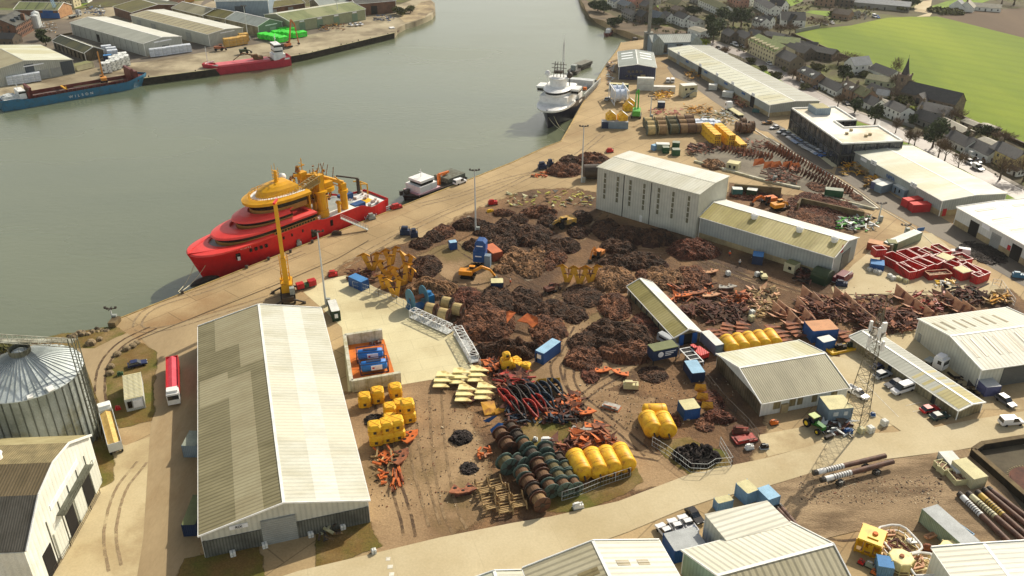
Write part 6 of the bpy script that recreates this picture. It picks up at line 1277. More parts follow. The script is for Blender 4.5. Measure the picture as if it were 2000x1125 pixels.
mb=MB();[mb.box(-1.1+i*.75,-.6+i*.75,-1.34,-1.2,.4+j*.65,.8+j*.65)for i in range(3)for j in range(3)];mb.build('opening',Ab,cb)
k=0
for nm,(ax,ay),(bx,by),n_,st_ in(('left column',(1510,800),(1590,880),5,2),('right column',(1610,805),(1700,885),5,2),('low column at the right',(1740,860),(1790,910),4,1)):
 for i in range(n_):
  p=G(3,ax+(bx-ax)*i/(n_-1),ay+(by-ay)*i/(n_-1)+14)
  for j in range(st_):
   o=cb if k==0 else dup(cb,p,0);o.location=(p.x,p.y,2.32*j);o.rotation_euler.z=rd(15);o['label']=f'yellow crate, {ORD[i]} from the back, {"lower" if j==0 else "upper"} layer of the {nm}';k+=1
crd=Ad('slatted_cradle','x','cradle',group='tan slatted cradles before the cable drums')
for s_ in(-1,1):
 mb=MB();pz=[(-2.2,.3),(-1.6,1.6),(-.4,.6),(.6,.6),(1.8,1.7),(2.4,.3)];[mb.bar((a[0],s_*1.5,a[1]),(b[0],s_*1.5,b[1]),.16,.6)for a,b in zip(pz[:-1],pz[1:])];mb.build('side_rail',chm['tan'],crd)
for x in(-1.9,-1.2,-.5,.2,.9,1.6):mb=MB();mb.box(x-.13,x+.13,-1.5,1.5,.5+abs(x)*.25,.66+abs(x)*.25);mb.build('slat',chm['tan'],crd)
for i,(x,y,lb)in enumerate([(1145,950,'tan slatted cradle at the back left of the group before the drums'),(1235,930,'tan slatted cradle at the back right of the group before the drums'),(1290,1000,'tan slatted cradle in the middle, touching the longest drum row'),(1190,1065,'tan slatted cradle at the front left of the group'),(1290,1090,'tan slatted cradle at the front middle of the group'),(1390,1050,'tan slatted cradle at the right beside the last drum')]):
 p=G(13,x,y+20);o=crd if i==0 else dup(crd,p,0);o.location=p;o.rotation_euler.z=rd(110)+rnd(-.15,.15);o.scale=(.85,.85,1);o['label']=lb
plate('drilled_fluke','dark red fluke with long shank lying left of the slatted cradles',Ah,1.1,G(13,990,990),.2)
scrap(13,450,820,550,960,'bundle of bright orange rails below the cube buoys',[Af,Ah],26,1.0,size=(1.5,3.0),kind='bars',ang=rd(100),name='rail_bundle',cat='rail bundle')
scrap(13,360,690,470,800,'orange and tan frame pieces in front of the block buoys',[Af,chm['tan']],16,1.2,kind='bars',name='frame_pieces',cat='scrap')
scrap(13,1100,670,1190,740,'orange ribbed roller pieces left of the drum rows',[Af,Ao],16,.9,size=(.8,1.6),kind='bars',name='roller_pieces',cat='scrap')
scrap(13,380,840,430,930,'small orange clamp left of the orange rail bundle',[Af],10,.8,size=(.8,1.6),kind='bars',name='clamp_pieces',cat='scrap')
for a_ in[(5,565,470,780,575,'stack of yellow steel frames at the far end of the sign warehouse',[A8,Bc,chm['tan']],90,2.0),(5,750,590,855,665,'round heap of tan steel frames in front of the sign warehouse',[A8,chm['tan']],60,1.8),(5,620,900,850,1010,'green netting and machine parts at the yard corner',[Bm,Ak,Ae],60,1.4),(9,160,225,360,330,'row of rusty chain bars beside the deep blue container',[Ah,Ab],50,.8),(7,990,215,1080,250,'orange slab pieces before the quayside chain pile',[Af],16,.5)]:scrap(*a_[:6],a_[6],a_[7],a_[8],size=(.8,2.4))
p=G(7,1415,275);mb=MB();mb.tube((-3,0,2.6),(3.4,.4,2.6),2.5,2.5,20);o=tag(mb.build('steel_tank',Ac('tank_brown',S(70,60,50)),loc=(p.x,p.y+2,0)),'dark brown horizontal tank at the left end of the tall hall','tank')
for a_ in[((13,1690,270,1850,400),'orange and brown fluke plates right of the dark blue shanks',[Af,Ah,Af]),((13,1260,180,1500,300),'dark blue and black plates behind the red curved shanks',[Bj,Ab,Bj]),((14,20,380,180,480),'dark beams below the curved shanks',[Bj,Ab]),((13,1480,300,1720,480),'dark blue and orange anchor parts packed between the curved shanks',[Bj,Bj,Af,Ab]),((13,1300,380,1480,480),'dark beams under the lower curved shanks',[Ab,Bj]),((14,180,290,260,400),'orange fluke pile at the lane edge above the drilled plates',[Af,Ah])]:scrap(*a_[0],a_[1],a_[2],60,1.2,size=(1,2.6))
# ---------------- containers, cabins, skips ----------------
def Au(reg,x0,y0,x1,y1):
 a,b=G(reg,x0,y0),G(reg,x1,y1);d=(b-a).to_2d();return a,atan2(d.y,d.x),d.length
def cm(k,c):return Aa('cont_'+k,c,tuple(x*.8 for x in c),s=.5,rough=.5,ribs=.35,ribdir='xy',ribd=.22,fine=.08)
CMM={k:cm(k,S(*c))for k,c in dict(blue=(36,86,150),dblue=(34,52,84),lblue=(120,160,196),grey=(120,132,150),white=(212,214,206),green=(44,92,60),dgreen=(36,60,40),red=(196,40,44),rbrown=(150,74,52),teal=(54,104,104),cream=(206,200,164),pgreen=(150,166,140),black=(48,48,50),purple=(96,100,140),bgrey=(128,146,160)).items()}
tp={k:Aa('top_'+k,S(*c),tuple(x*.8 for x in S(*c)),s=.4,rough=.7,fine=.15)for k,c in dict(cream=(206,198,150),white=(222,222,214),rust=(196,140,96),blue=(70,130,186),lblue=(150,190,216),green=(110,116,76),grey=(176,180,180),red=(214,60,52),moss=(128,128,84),teal=(150,156,140),dgreen=(52,66,40),orange=(200,112,72)).items()}
def By(label,e,w,h,side,top,cat='container',name='shipping_container',z=0,door=True,L=None,group=None,bits=()):
 a,rz,L_=Au(*e);L_=L or L_;r=Ad(name,label,cat,(a.x,a.y,z),rz,group)
 mb=MB();mb.box(0,L_,0,w,.12,h);mb.build('body',CMM[side],r)
 mb=MB();mb.box(-.05,L_+.05,-.05,w+.05,h,h+.1);mb.build('roof',tp[top],r)
 mb=MB()
 for x in(0,L_):
  for y in(0,w):mb.box(x-.08,x+.08,y-.08,y+.08,0,h+.12)
 mb.bar((0,0,.15),(L_,0,.15),.18);mb.bar((0,w,.15),(L_,w,.15),.18);mb.bar((0,0,h),(L_,0,h),.14);mb.bar((0,0,h),(0,w,h),.14);mb.bar((L_,0,h),(L_,w,h),.14);mb.build('frame',CMM[side],r)
 for b_ in bits:
  nm,x0,x1,y0,y1,z0,z1,m=b_;mb=MB();mb.box(x0*L_,x1*L_,y0*w,y1*w,z0*h,z1*h);mb.build(nm,m,r)
 return r,L_
F_=lambda nm,x0,x1,z0,z1,m:(nm,x0,x1,-.03,.02,z0,z1,m)
CL=[
('deep blue container standing beside the wire fence on the pale apron',(9,168,352,267,398),2.5,2.7,'blue','blue',()),
('white-topped dark container at the corner of the portal shed',(9,40,635,103,624),6.0,2.8,'dgreen','white',(F_('sign_board',.3,.7,.35,.75,Am),)),
('small blue steel tank with cream fittings beside the yellow ramp',(9,958,75,1012,68),1.8,2.2,'blue','lblue',()),
('red-brown open container behind the tall blue filter unit',(9,1290,168,1366,150),6.0,2.6,'rbrown','orange',()),
('dark blue box with cream lid standing on the wet ground',(9,1278,388,1371,386),2.6,2.1,'dblue','cream',()),
('bright blue cabin with an end window beside the yellow floats',(9,1622,945,1686,972),6.6,3.0,'blue','lblue',(F_('window',.25,.7,.45,.8,Ag),F_('door',.1,.2,.1,.8,Ai))),
('grey-blue container between the narrow shed and the yellow tanks',(10,1108,918,1166,906),6.5,2.7,'grey','white',(F_('door',.1,.9,.1,.85,CMM['bgrey']),)),
('long blue equipment box in front of the timber-clad end wall',(14,1088,178,1180,168),5.0,2.4,'dblue','lblue',()),
('deep blue container with rust-coloured top behind the pale offices',(11,315,862,500,846),4.6,3.2,'blue','rust',()),
('small blue container with whitish lid in front of the rust-topped one',(11,395,925,482,905),2.4,2.4,'blue','white',()),
('small bright blue container with cream lid behind the yellow cylinder pair',(14,1033,455,1145,438),3.4,2.6,'blue','cream',()),
('white and green site cabin row by the kerb of the skip yard',(11,895,205,1115,112),2.6,2.6,'pgreen','white',()),
('dark green cabin at the left end of the white and green cabin row',(11,872,196,935,200),2.6,2.8,'green','moss',()),
('red-brown open container of scrap beside the low workshop end',(11,720,178,878,212),3.0,2.2,'rbrown','rust',()),
('red container, rear of two in front of the sign warehouse',(5,1080,830,1200,812),2.6,2.6,'red','red',()),
('red container, front of two in front of the sign warehouse',(5,1126,864,1262,856),2.6,2.6,'red','red',()),
('pale blue-grey cabin, left of two joined in an L by the sign warehouse',(5,878,714,968,688),2.6,2.6,'bgrey','white',()),
('pale blue-grey cabin with dark doors, right of two by the sign warehouse',(5,965,700,1055,748),2.6,2.6,'bgrey','white',(F_('door',.2,.3,.1,.8,Ai),F_('window',.55,.65,.4,.8,Ai))),
('purple-blue container behind the pale L-shaped cabins',(5,850,690,915,660),2.4,2.5,'purple','grey',()),
('dark green container with pale roof beside the long gravel kerb',(5,440,742,578,757),2.5,2.7,'green','teal',()),
('teal container behind the white winch drums on the far quay',(3,758,462,905,470),2.5,2.7,'teal','cream',()),
('lower white container of the stacked pair by the navy warehouse',(3,975,466,1103,470),2.5,2.7,'white','white',()),
('long white container right of the stacked pair',(3,1106,486,1272,490),2.5,2.8,'white','white',()),
('blue-grey base container under the yellow gabled tanks',(3,700,764,905,768),3.0,2.7,'bgrey','grey',(F_('door',0,.25,0,1,CMM['dblue']),)),
('white-topped open tank in front of the tan reels',(3,1125,935,1228,938),2.5,2.3,'pgreen','white',()),
('green skip box, front left of three by the white-topped tank',(3,1178,960,1226,960),2.4,2.2,'green','teal',()),
('green skip box, front right of three by the white-topped tank',(3,1254,978,1310,978),2.4,2.2,'green','teal',()),
('green skip box, rear of three by the white-topped tank',(3,1250,920,1305,924),2.4,2.2,'green','teal',()),
('small blue skip left of the white-topped tank',(3,1085,930,1112,940),2.4,1.9,'lblue','lblue',()),
('navy box beside the yellow coil in the far storage yard',(3,1138,604,1192,606),2.4,2.4,'dblue','grey',()),
('white crate against the long shed, nearer the river',(3,1535,462,1598,466),3.0,2.2,'white','white',()),
('white crate against the long shed, nearer the office block',(3,1640,516,1720,526),3.0,2.2,'white','white',()),
('cream cabin with a dark window against the low workshop wall',(8,1322,888,1392,914),2.8,2.6,'cream','moss',(F_('window',.4,.7,.35,.7,Ai),)),
('dark blue generator box against the low workshop wall',(8,1100,842,1172,852),3.4,2.5,'dblue','blue',()),
('teal container with white roof behind the tall hall end',(8,965,372,1032,374),2.5,2.5,'teal','white',()),
('green container with white roof behind the low workshop ridge',(8,1060,374,1128,384),2.5,2.5,'dgreen','white',()),
('yellow cabin with cream roof behind the tall hall roof',(8,922,180,1000,194),3.4,2.4,'cream','cream',(F_('window',.2,.4,.3,.7,Ai),F_('window',.6,.8,.3,.7,Ai))),
('blue-grey electrical cabin with mossy cream roof by the lattice mast',(12,458,514,640,498),4.6,3.6,'bgrey','cream',(F_('vent_panel',.2,.4,.55,.8,Ak),F_('vent_panel',.65,.8,.55,.8,Ak))),
('dark blue container with green lid in the shade beside the portal shed',(16,1350,836,1447,832),7.5,2.6,'dblue','green',()),
('white clad lean-to box on the shaded side of the portal shed',(16,1350,256,1455,256),4.6,2.8,'bgrey','teal',()),
('light blue container with ribbed cream roof beside the lot, left of the pair',(18,1738,430,1826,512),2.5,2.8,'lblue','cream',()),
('long blue-roofed container beside the ribbed cream one',(18,1900,470,1990,560),2.5,2.8,'lblue','lblue',()),
('small blue tank with cream lids by the mint-walled shed extension',(18,1570,520,1602,562),3.0,2.0,'lblue','cream',()),
('blue container with ribbed grey roof behind the parked white pickups',(18,1262,965,1500,905),4.2,2.8,'blue','grey',()),
('blue-grey stacked crate beside the ribbed warehouse door',(12,1685,300,1800,290),3.2,2.4,'purple','grey',()),
('pale site store cabin at the right of the brown open skips',(19,1585,385,1690,360),5.5,2.4,'cream','cream',()),
('white flat-topped tank at the edge of the rutted lot',(19,1460,300,1565,290),6.0,1.5,'white','white',()),
('blue box with open end at the bottom edge beside the orange motor',(19,845,1060,965,1080),2.6,2.2,'lblue','blue',()),
]
for lb,e,w_,h_,sd,tpp,bits in CL:By(lb,e,w_,h_,sd,tpp,bits=bits,cat='cabin' if 'cabin' in lb else 'container',name='site_cabin' if 'cabin' in lb else 'shipping_container')
By('upper white container of the stacked pair by the navy warehouse',(3,975,466,1103,470),2.5,2.7,'white','white',z=2.85)
r,L_=By('ribbed-roof weighbridge office with dark window and purple sign near the silo',(15,934,766,1068,736),9.6,3.0,'white','cream','office cabin','office_cabin',bits=(F_('window',.1,.34,.3,.8,Ai),F_('sign_board',.4,.92,.25,.85,Am)))
m_pur=Ac('lettering_purple',S(92,74,150));Bl('WEIGH',.62,m_pur,r,(L_*.66,-.12,2.0),0);Bl('BRIDGE',.55,m_pur,r,(L_*.66,-.12,1.3),0)
mb=MB()
for i in range(17):mb.bar((.0,.35+i*.55,3.14),(L_,.35+i*.55,3.14),.14,.06)
mb.build('roof_rib',MC['roof_ribwhite'],r)
r,L_=By('two-storey grey site cabin with outside stair in the far storage yard',(3,1330,524,1440,516),4,5.2,'cream','white','cabin','site_cabin',bits=(F_('window',.15,.3,.62,.8,Ai),F_('window',.5,.8,.62,.8,Ai),F_('doorway',.25,.5,0,.35,Ai)))
mb=MB();mb.bar((0,-.8,0),(L_*.7,-.8,2.8),.9,.15);mb.bar((0,-1.2,1),(L_*.7,-1.2,3.8),.08);mb.box(L_*.7,L_,-1.2,0,2.7,2.85);mb.build('stair',Az,r)
a,rz,L_=Au(9,1137,196,1228,204);r=Ad('filter_unit','tall blue filter unit on wheels beside the red-brown container','filter unit',(a.x,a.y,0),rz)
mb=MB();mb.box(0,L_,0,3.2,1.2,4.4);mb.prism([(0,0),(L_,0),(L_,3.2),(0,3.2)],4.4,4.5);mb.build('lower_body',CMM['blue'],r)
mb=MB();mb.loft([[(.5,.3,4.5),(L_+.2,.3,4.5),(L_+.2,3,4.5),(.5,3,4.5)],[(.5,.3,6.8),(L_+.2,.3,6.8),(L_+.2,3,6.8),(.5,3,6.8)],[(1.2,.3,7.6),(L_-.5,.3,7.6),(L_-.5,3,7.6),(1.2,3,7.6)]]);mb.build('upper_body',CMM['blue'],r)
mb=MB();mb.cb((L_*.45,-.02,3.0),(1.8,.06,.3));mb.cb((L_*.55,.26,6.0),(1.8,.06,.3));mb.build('marking',Am,r)
for x in(.5,1.4,2.3):mb=MB();mb.lathe([(.5,-.2),(.5,.2)],(x,0,.5),10,0,'y');mb.build('wheel',Ai,r)
mb=MB();mb.box(L_,L_+1.6,-.6,1.2,.2,3.6);mb.box(L_+.1,L_+1.5,-.65,-.58,1.8,3.4);mb.build('control_cabin',CMM['bgrey'],r)
a,rz,L_=Au(10,655,992,832,955);r=Ad('tank_trailer','dark blue raised tank with white lettering and green lid left of the blue equipment box','tank',(a.x,a.y,0),rz)
mb=MB();mb.box(0,L_,0,3,1.2,3.8);mb.build('tank_body',CMM['dblue'],r);mb=MB();mb.box(-.05,L_+.05,-.05,3.05,3.8,3.95);mb.build('lid',tp['green'],r)
mb=MB();[mb.bar((x,y,0),(x,y,1.2),.2)for x in(.2,L_-.2)for y in(.2,2.8)];mb.build('leg',Ae,r)
mb=MB();mb.lathe([(.05,-.06),(.7,-.05),(.7,0)],(L_*.3,0,2.6),16,0,'y');mb.build('emblem',Am,r)
for i in range(3):mb=MB();mb.box(L_*.48,L_*(.92-.1*i),-.06,0,2.95-i*.45,3.15-i*.45);mb.build('marking',Am,r)
a,rz,L_=Au(10,945,1035,1020,1020);r=Ad('louvre_frame','white-edged open frame of dark panels leading to the blue equipment box','frame',(a.x,a.y,0),rz)
mb=MB();[mb.box(.1,L_-.1,y+.1,y+1.3,2.0,2.1)for y in(0,1.6,3.2,4.8)];mb.build('panel',Ai,r)
mb=MB();[mb.bar((0,y,2.2),(L_,y,2.2),.18)for y in(0,1.5,3.1,4.7,6.3)];mb.bar((0,0,2.2),(0,6.3,2.2),.2);mb.bar((L_,0,2.2),(L_,6.3,2.2),.2);[mb.bar((x,y,0),(x,y,2.2),.16)for x in(0,L_)for y in(0,3.1,6.3)];mb.build('frame',Ag,r)
Bx=Aa('skip_red',S(204,46,44),S(176,40,38),s=.5,rough=.5,ribs=.6,ribdir='xy',ribd=.2,fine=.1,c3=S(120,50,40),s3=.4,t3=.62);mskw=Ac('skip_rim',S(228,196,190));mrub=Aa('rubble',S(170,140,110),S(110,80,60),s=2,fine=.3,bump=1)
SKP=[(605,330,755,285,6.0,'first (leftmost) in the back row',0),(780,278,905,248,5.6,'second in the back row',0),(918,246,1050,216,5.6,'third in the back row',0),(1050,236,1150,190,4.5,'fourth in the back row, holding rubble',1),(1200,186,1300,168,5.0,'fifth and rightmost in the back row, holding rubble',1),(750,450,848,436,5.6,'first (leftmost) in the middle row',0),(868,430,970,388,5.6,'second in the middle row',0),(988,372,1085,338,5.4,'third in the middle row',0),(1110,350,1210,300,5.4,'fourth in the middle row',0),(1185,302,1250,270,3.6,'fifth in the middle row, smallest of it',0),(1362,386,1445,350,3.8,'small one standing between the middle row and the long pair',0),(1592,450,1684,438,6.8,'left one of the long pair at the right',0),(1705,490,1805,450,7.0,'right one of the long pair at the right',0),(1430,300,1578,270,4.0,'one holding planks behind the long pair',1),(1443,466,1562,440,3.4,'board-covered one in front of the long pair',2),(1642,510,1740,482,2.2,'smallest one full of bricks at the lower right',1),(1252,300,1342,256,3.6,'board-covered one behind the middle row',2)]
def skip(lb,e,w_,h,mat,rim,fill,z=0,name='open_skip',group='red open skips'):
 a,rz,L_=Au(*e);r=Ad(name,lb,'skip',(a.x,a.y,z),rz,group);t=.12
 mb=MB();mb.box(0,L_,0,t,0,h);mb.box(0,L_,w_-t,w_,0,h);mb.box(0,t,t,w_-t,0,h);mb.box(L_-t,L_,t,w_-t,0,h);mb.box(t,L_-t,t,w_-t,.1,.25);mb.build('body',mat,r)
 mb=MB();mb.box(-.05,L_+.05,-.05,.11,h,h+.1);mb.box(-.05,L_+.05,w_-.11,w_+.05,h,h+.1);mb.box(-.05,.11,.11,w_-.11,h,h+.1);mb.box(L_-.11,L_+.05,.11,w_-.11,h,h+.1);mb.build('rim',rim,r)
 if fill==1:
  mb=MB();mb.box(t,L_-t,t,w_-t,.3,h*.72)
  for i in range(14):mb.cb((rnd(.4,L_-.4),rnd(.4,w_-.4),h*.75),(rnd(.4,1.4),rnd(.2,.6),rnd(.2,.5)),rz=rnd(0,3),ry=rnd(-.3,.3))
  mb.build('rubble',mrub,r)
 if fill==2:mb=MB();mb.box(-.05,L_+.05,-.05,w_+.05,h+.14,h+.22);mb.build('cover_board',tp['cream'],r)
 return r
for x0,y0,x1,y1,w_,lb,fl in SKP:skip('red open skip, '+lb,(36,x0,y0,x1,y1),w_,2.4,Bx,mskw,fl)
skip('long rusty low skip in front of the red skip rows',(36,1022,455,1312,432),2.6,1.6,Bg,Ao,1)
skip('red skip stacked on the blue tank at the left of the skip yard',(36,305,240,440,232),2.6,2.3,Bx,mskw,0,z=2.0)
By('dark blue tank supporting a red skip at the left of the skip yard',(36,255,320,430,345),3.4,1.95,'blue','blue',name='tank_box',cat='tank')
for i,(x,y)in enumerate([(255,325),(335,350),(380,365),(515,410),(560,440),(620,440),(660,455),(725,478)]):
 bundle('small_crate',f'pale block crate on the skip yard ground, {ORD[i]} from the left','crate',G(36,x,y),.3,tp['white' if i<5 else 'cream'],(1.1,1.1,1.0),'pale block crates in the skip yard')
bx=[('yellow bag and white sheet clutter in front of the rusty skip',(36,1090,450,1350,540))]
scrap(36,1100,450,1350,540,bx[0][0],[Bc,Ak,Ag],24,.8,size=(.6,1.6),name='clutter_heap')
skip('deep blue open skip at the bottom right behind the pale trough',(19,1540,825,1592,795),7.5,1.8,CMM['blue'],CMM['lblue'],0,group=None)
By('long pale steel trough box left of the deep blue skip',(19,1500,935,1620,895),9.5,3.0,'pgreen','grey',name='trough_box',cat='steel box')
for i,(x0,y0,x1,y1,w_)in enumerate([(1290,240,1330,260,2.0),(1345,280,1440,262,3.0),(1440,360,1545,350,3.4),(1600,300,1600,300,0)]):
 if w_:skip(f'low open crate of gear on the lot edge, {ORD[i]} from the road',(19,x0+20,y0,x1+20,y1),w_,1.3,tp['cream'],tp['cream'],1,group='low open crates on the lot edge')
def wall(label,pts,h,t,mat,cap=None,name='retaining_wall',cat='wall'):
 o=pts[0];r=Ad(name,label,cat,(o.x,o.y,0));mb=MB()
 for a,b in zip(pts[:-1],pts[1:]):mb.bar((a-o)+Ve((0,0,h/2)),(b-o)+Ve((0,0,h/2)),t,h)
 mb.build('wall_face',mat,r)
 if cap:
  mb=MB()
  for a,b in zip(pts[:-1],pts[1:]):mb.bar((a-o)+Ve((0,0,h+.06)),(b-o)+Ve((0,0,h+.06)),t+.1,.12)
  mb.build('coping',cap,r)
 return r
B5=Aa('old_concrete',S(116,100,70),S(88,74,52),s=.4,rough=.9,fine=.15);Ca=Aa('concrete_block',S(206,204,186),S(168,162,130),s=.5,rough=.85,fine=.12,lines=dict(w=1.6,h=.9,m=.05,d=.7))
wall('brown concrete wall behind the tall hall end',[G(8,972,345),G(8,1300,372)],3.2,.6,B5)
wall('brown concrete wall behind the reddish scrap heap',[G(8,1415,470),G(8,1436,432),G(8,1878,532)],2.6,.6,B5)
wall('long low pale kerb wall from the tall hall to the green container',[G(8,700,130),G(8,940,195),G(8,1200,268),G(8,1440,318)],.7,.9,Ca)
wall('low pale kerb wall beside the green container',[G(8,1610,378),G(8,1960,465)],.7,.7,Ca)
wall('tall dark wall of the sunken yard at the right edge',[G(12,2300,610),G(12,1660,712),G(12,1590,760),G(12,2000,1120),G(12,2300,1390)],1.6,.9,m_dark,B5)
pw=G(19,2075,360,0);mb=MB();mb.tube((0,0,-.2),(0,0,1.0),4.4,4.4,28);mb.tube((0,0,1.0),(0,0,1.1),4.1,4.1,28);rr_=Ad('round_tank','brown round tank with ribbed rim in the sunken yard','tank',(pw.x,pw.y,0));mb.build('tank_body',Ab,rr_)
mb=MB();[mb.bar((4.4*cos(a),4.4*sin(a),1.0),(4.8*cos(a),4.8*sin(a),1.0),.12)for a in[i*.13 for i in range(48)]];mb.build('rim_rib',Aw,rr_)
E_=[G(9,140,815),G(9,430,772),G(13,182,242),G(13,538,180)]
r=wall('concrete block bund on three sides of an orange floor beside the portal shed',[E_[1],E_[0],E_[2],E_[3]],2.9,.8,Ca,name='block_bund',cat='bund wall')
inn=[E_[0]+Ve((.6,-.6,0)),E_[1]+Ve((0,-.5,0)),G(9,522,1018),E_[2]+Ve((.6,.6,0))];o0=E_[1]
Al('bund_floor',[E_[0],E_[1]+Ve((.3,0,0)),G(9,520,1030),E_[3]+Ve((-3.2,.8,0)),E_[2]],Aa('orange_floor',S(214,120,40),S(190,98,34),s=.3,rough=.7,fine=.12,c3=S(160,90,50),s3=.2,t3=.6),z=.10)
for i,(x0,y0,x1,y1,lb)in enumerate([(232,962,408,944,'blue tank container at the back of the orange floor'),(262,1058,450,1030,'blue tank container at the front of the orange floor')]):
 a,rz,L_=Au(9,x0,y0,x1,y1);L_=6.2;r=Ad('tank_container',lb,'tank container',(a.x,a.y,.1),rz,'blue tank containers');
 mb=MB();mb.lathe([(.2,.15),(.9,.25),(1.2,.5),(1.2,L_-.5),(.9,L_-.25),(.2,L_-.15)],(0,1.3,1.45),20,0,'x');mb.build('tank',Ac('tank_blue',S(44,124,206)),r,smooth=True)
 mb=MB();[mb.bar((x,y,0),(x,y,2.7),.16)for x in(0,L_)for y in(0,2.6)];[mb.bar((0,y,z_),(L_,y,z_),.14)for y in(0,2.6)for z_ in(.1,2.7)];[mb.bar((x,0,z_),(x,2.6,z_),.14)for x in(0,L_)for z_ in(.1,2.7)];mb.box(1.5,4.8,.9,1.7,2.66,2.74);mb.build('frame',CMM['dblue'],r)
 mb=MB();mb.box(L_*.38,L_*.78,.02,.1,.9,2.1);mb.build('sign_board',Am,r);mb=MB();mb.box(L_*.42,L_*.50,-.02,.02,1.3,1.7);mb.build('emblem',Bh,r)
for i,(x,y)in enumerate([(350,812),(400,800)]):bundle('pallet',f'red-brown pallet at the back of the orange floor, {["left","right"][i]}','pallet',G(9,x,y)+Ve((0,0,.1)),.2,Ab,(1.3,1.0,.5))
for i,(x,y,w_,z_,lb)in enumerate([(768,722,3.6,2.6,'yellow gabled float with white roof, left of the pair on the base container'),(858,727,3.6,2.6,'yellow gabled float with white roof, right of the pair on the base container'),(905,622,3.8,0,'yellow gabled float with white roof, front of the pair by the green crane'),(925,596,3.8,0,'yellow gabled float with white roof, rear of the pair by the green crane')]):
 p=G(3,x,y+22)if z_ else G(3,x,y);r=Ad('gabled_float',lb,'float',(p.x,p.y,z_),.15,'yellow gabled floats with white roofs')
 mb=MB();mb.add([(-w_/2,-1.6,0),(w_/2,-1.6,0),(w_/2,1.6,0),(-w_/2,1.6,0),(-w_/2,-1.6,2.2),(w_/2,-1.6,2.2),(w_/2,1.6,2.2),(-w_/2,1.6,2.2),(0,-1.6,3.6),(0,1.6,3.6)],[(0,1,5,8,4),(2,3,7,9,6),(1,2,6,5),(3,0,4,7),(3,2,1,0),(4,8,9,7),(5,6,9,8)]);mb.build('body',Bs,r)
 mb=MB();mb.add([(0,-1.7,3.65),(w_/2+.1,-1.7,2.2),(w_/2+.1,1.7,2.2),(0,1.7,3.65),(0,-1.7,3.75),(w_/2+.1,-1.7,2.3),(w_/2+.1,1.7,2.3),(0,1.7,3.75)],BF);mb.build('roof',Ag,r)
p=G(3,845,572);r=Ad('reel_winch','big white spooling drums in a pale frame on the far quay','winch',(p.x,p.y,0),rd(95))
for i in range(2):mb=MB();mb.lathe([(3.0,-2.4),(3.0,-2.2),(2.5,-2.1),(2.5,0),(2.9,.0),(2.9,.15),(2.5,.2),(2.5,2.1),(3.0,2.2),(3.0,2.4)],(1.0+i*6.5,0,3.6),22,0,'y');mb.build('drum',MC['wrap_bluewhite']if 'wrap_bluewhite' in MC else Ag,r)
mb=MB()
for y in(-3,3):
 for z_ in(.3,6.2):mb.bar((-2.5,y,z_),(11,y,z_),.35)
 for x in(-2.5,2,6.5,11):mb.bar((x,y,0),(x,y,6.2),.3);mb.bar((x,y,0),(min(11,x+4.5),y,6.2),.18)
mb.build('frame',Ag,r)
# ---------------- masts ----------------
def light_mast(label,base,top,lean=0):
 p=P(base);h=hz(p.y,top[1]);r=Ad('light_mast',label,'light mast',(p.x,p.y,0))
 mb=MB();mb.tube((0,0,0),(0,0,h),.28,.14,8);mb.build('pole',Ak,r)
 mb=MB();mb.bar((-1.4,0,h),(1.4,0,h),.16);mb.bar((0,-1,h),(0,1,h),.16);mb.build('crossarm',Ae,r)
 for dx,dy in((-1.3,.2),(-.5,-.4),(.5,-.4),(1.3,.2)):mb=MB();mb.cb((dx,dy,h+.2),(.55,.45,.3),rx=.5);mb.build('floodlight',Ae,r)
 mb=MB();mb.cb((.7,0,.9),(1.0,.8,1.8));mb.build('control_box',Az,r);return r
light_mast('tall light mast near the foot of the yellow mobile crane',R(6,1075,1105),R(6,1020,572))
light_mast('tall light mast rising from the dark chain heaps in the centre',R(7,560,652),R(7,560,198))
light_mast('tall light mast on a fenced base left of the tall hall',R(7,1335,285),R(3,572,748))
light_mast('tall light mast on the far quay between the green crane and the reels',R(3,1078,690),R(3,1100,515))
light_mast('thin light mast on the kerb beside the sign warehouse asphalt',R(5,860,930),R(5,898,790))
light_mast('tall light mast beside the stacked yellow timber across the river',R(27,1558,455),R(27,1515,70))
light_mast('tall light mast among the parked vehicles on the far quay',R(2,1250,160),R(2,1245,0))
light_mast('light mast at the corner of the gravel kerb by the tall hall',R(8,1248,262),R(8,1262,215))
light_mast('small lamp post on the quay corner by the grassy bank',R(15,828,100),R(15,818,10))
light_mast('light mast beside the ribbed skip yard on the road',R(11,1000,60),R(11,1030,0))
p=G(12,690,505);r=Ad('telecom_mast','tall lattice telecom mast with white antennas beside the electrical cabin','telecom mast',(p.x,p.y,0),.3)
hh=hz(p.y,598);mb=MB();m_lat=Aa('mast_steel',S(120,112,92),S(92,84,66),rough=.6,s=.5);wz=lambda z:2.5*(1-z/hh)+.45
for i in range(3):
 a0,a1_=2*pi*i/3,2*pi*(i+1)/3;n_=15
 for k in range(n_):
  z0,z1=hh*k/n_,hh*(k+1)/n_;q0=Ve((wz(z0)*cos(a0),wz(z0)*sin(a0),z0));q1=Ve((wz(z1)*cos(a0),wz(z1)*sin(a0),z1));s0=Ve((wz(z0)*cos(a1_),wz(z0)*sin(a1_),z0));s1=Ve((wz(z1)*cos(a1_),wz(z1)*sin(a1_),z1))
  mb.bar(q0,q1,.11);mb.bar(q0,s1,.055);mb.bar(s0,q1,.055);mb.bar(q0,s0,.05)
mb.build('lattice',m_lat,r)
for i,(a,z_)in enumerate([(0,.82),(2.1,.82),(4.2,.82),(1,.72),(3.1,.72),(5.2,.7),(4.5,.86)]):
 z0=hh*z_;mb=MB();mb.cb((1.5*cos(a),1.5*sin(a),z0),(.5,.5,2.2));mb.bar((0,0,z0),(1.5*cos(a),1.5*sin(a),z0),.1);mb.build('antenna',Ag,r)
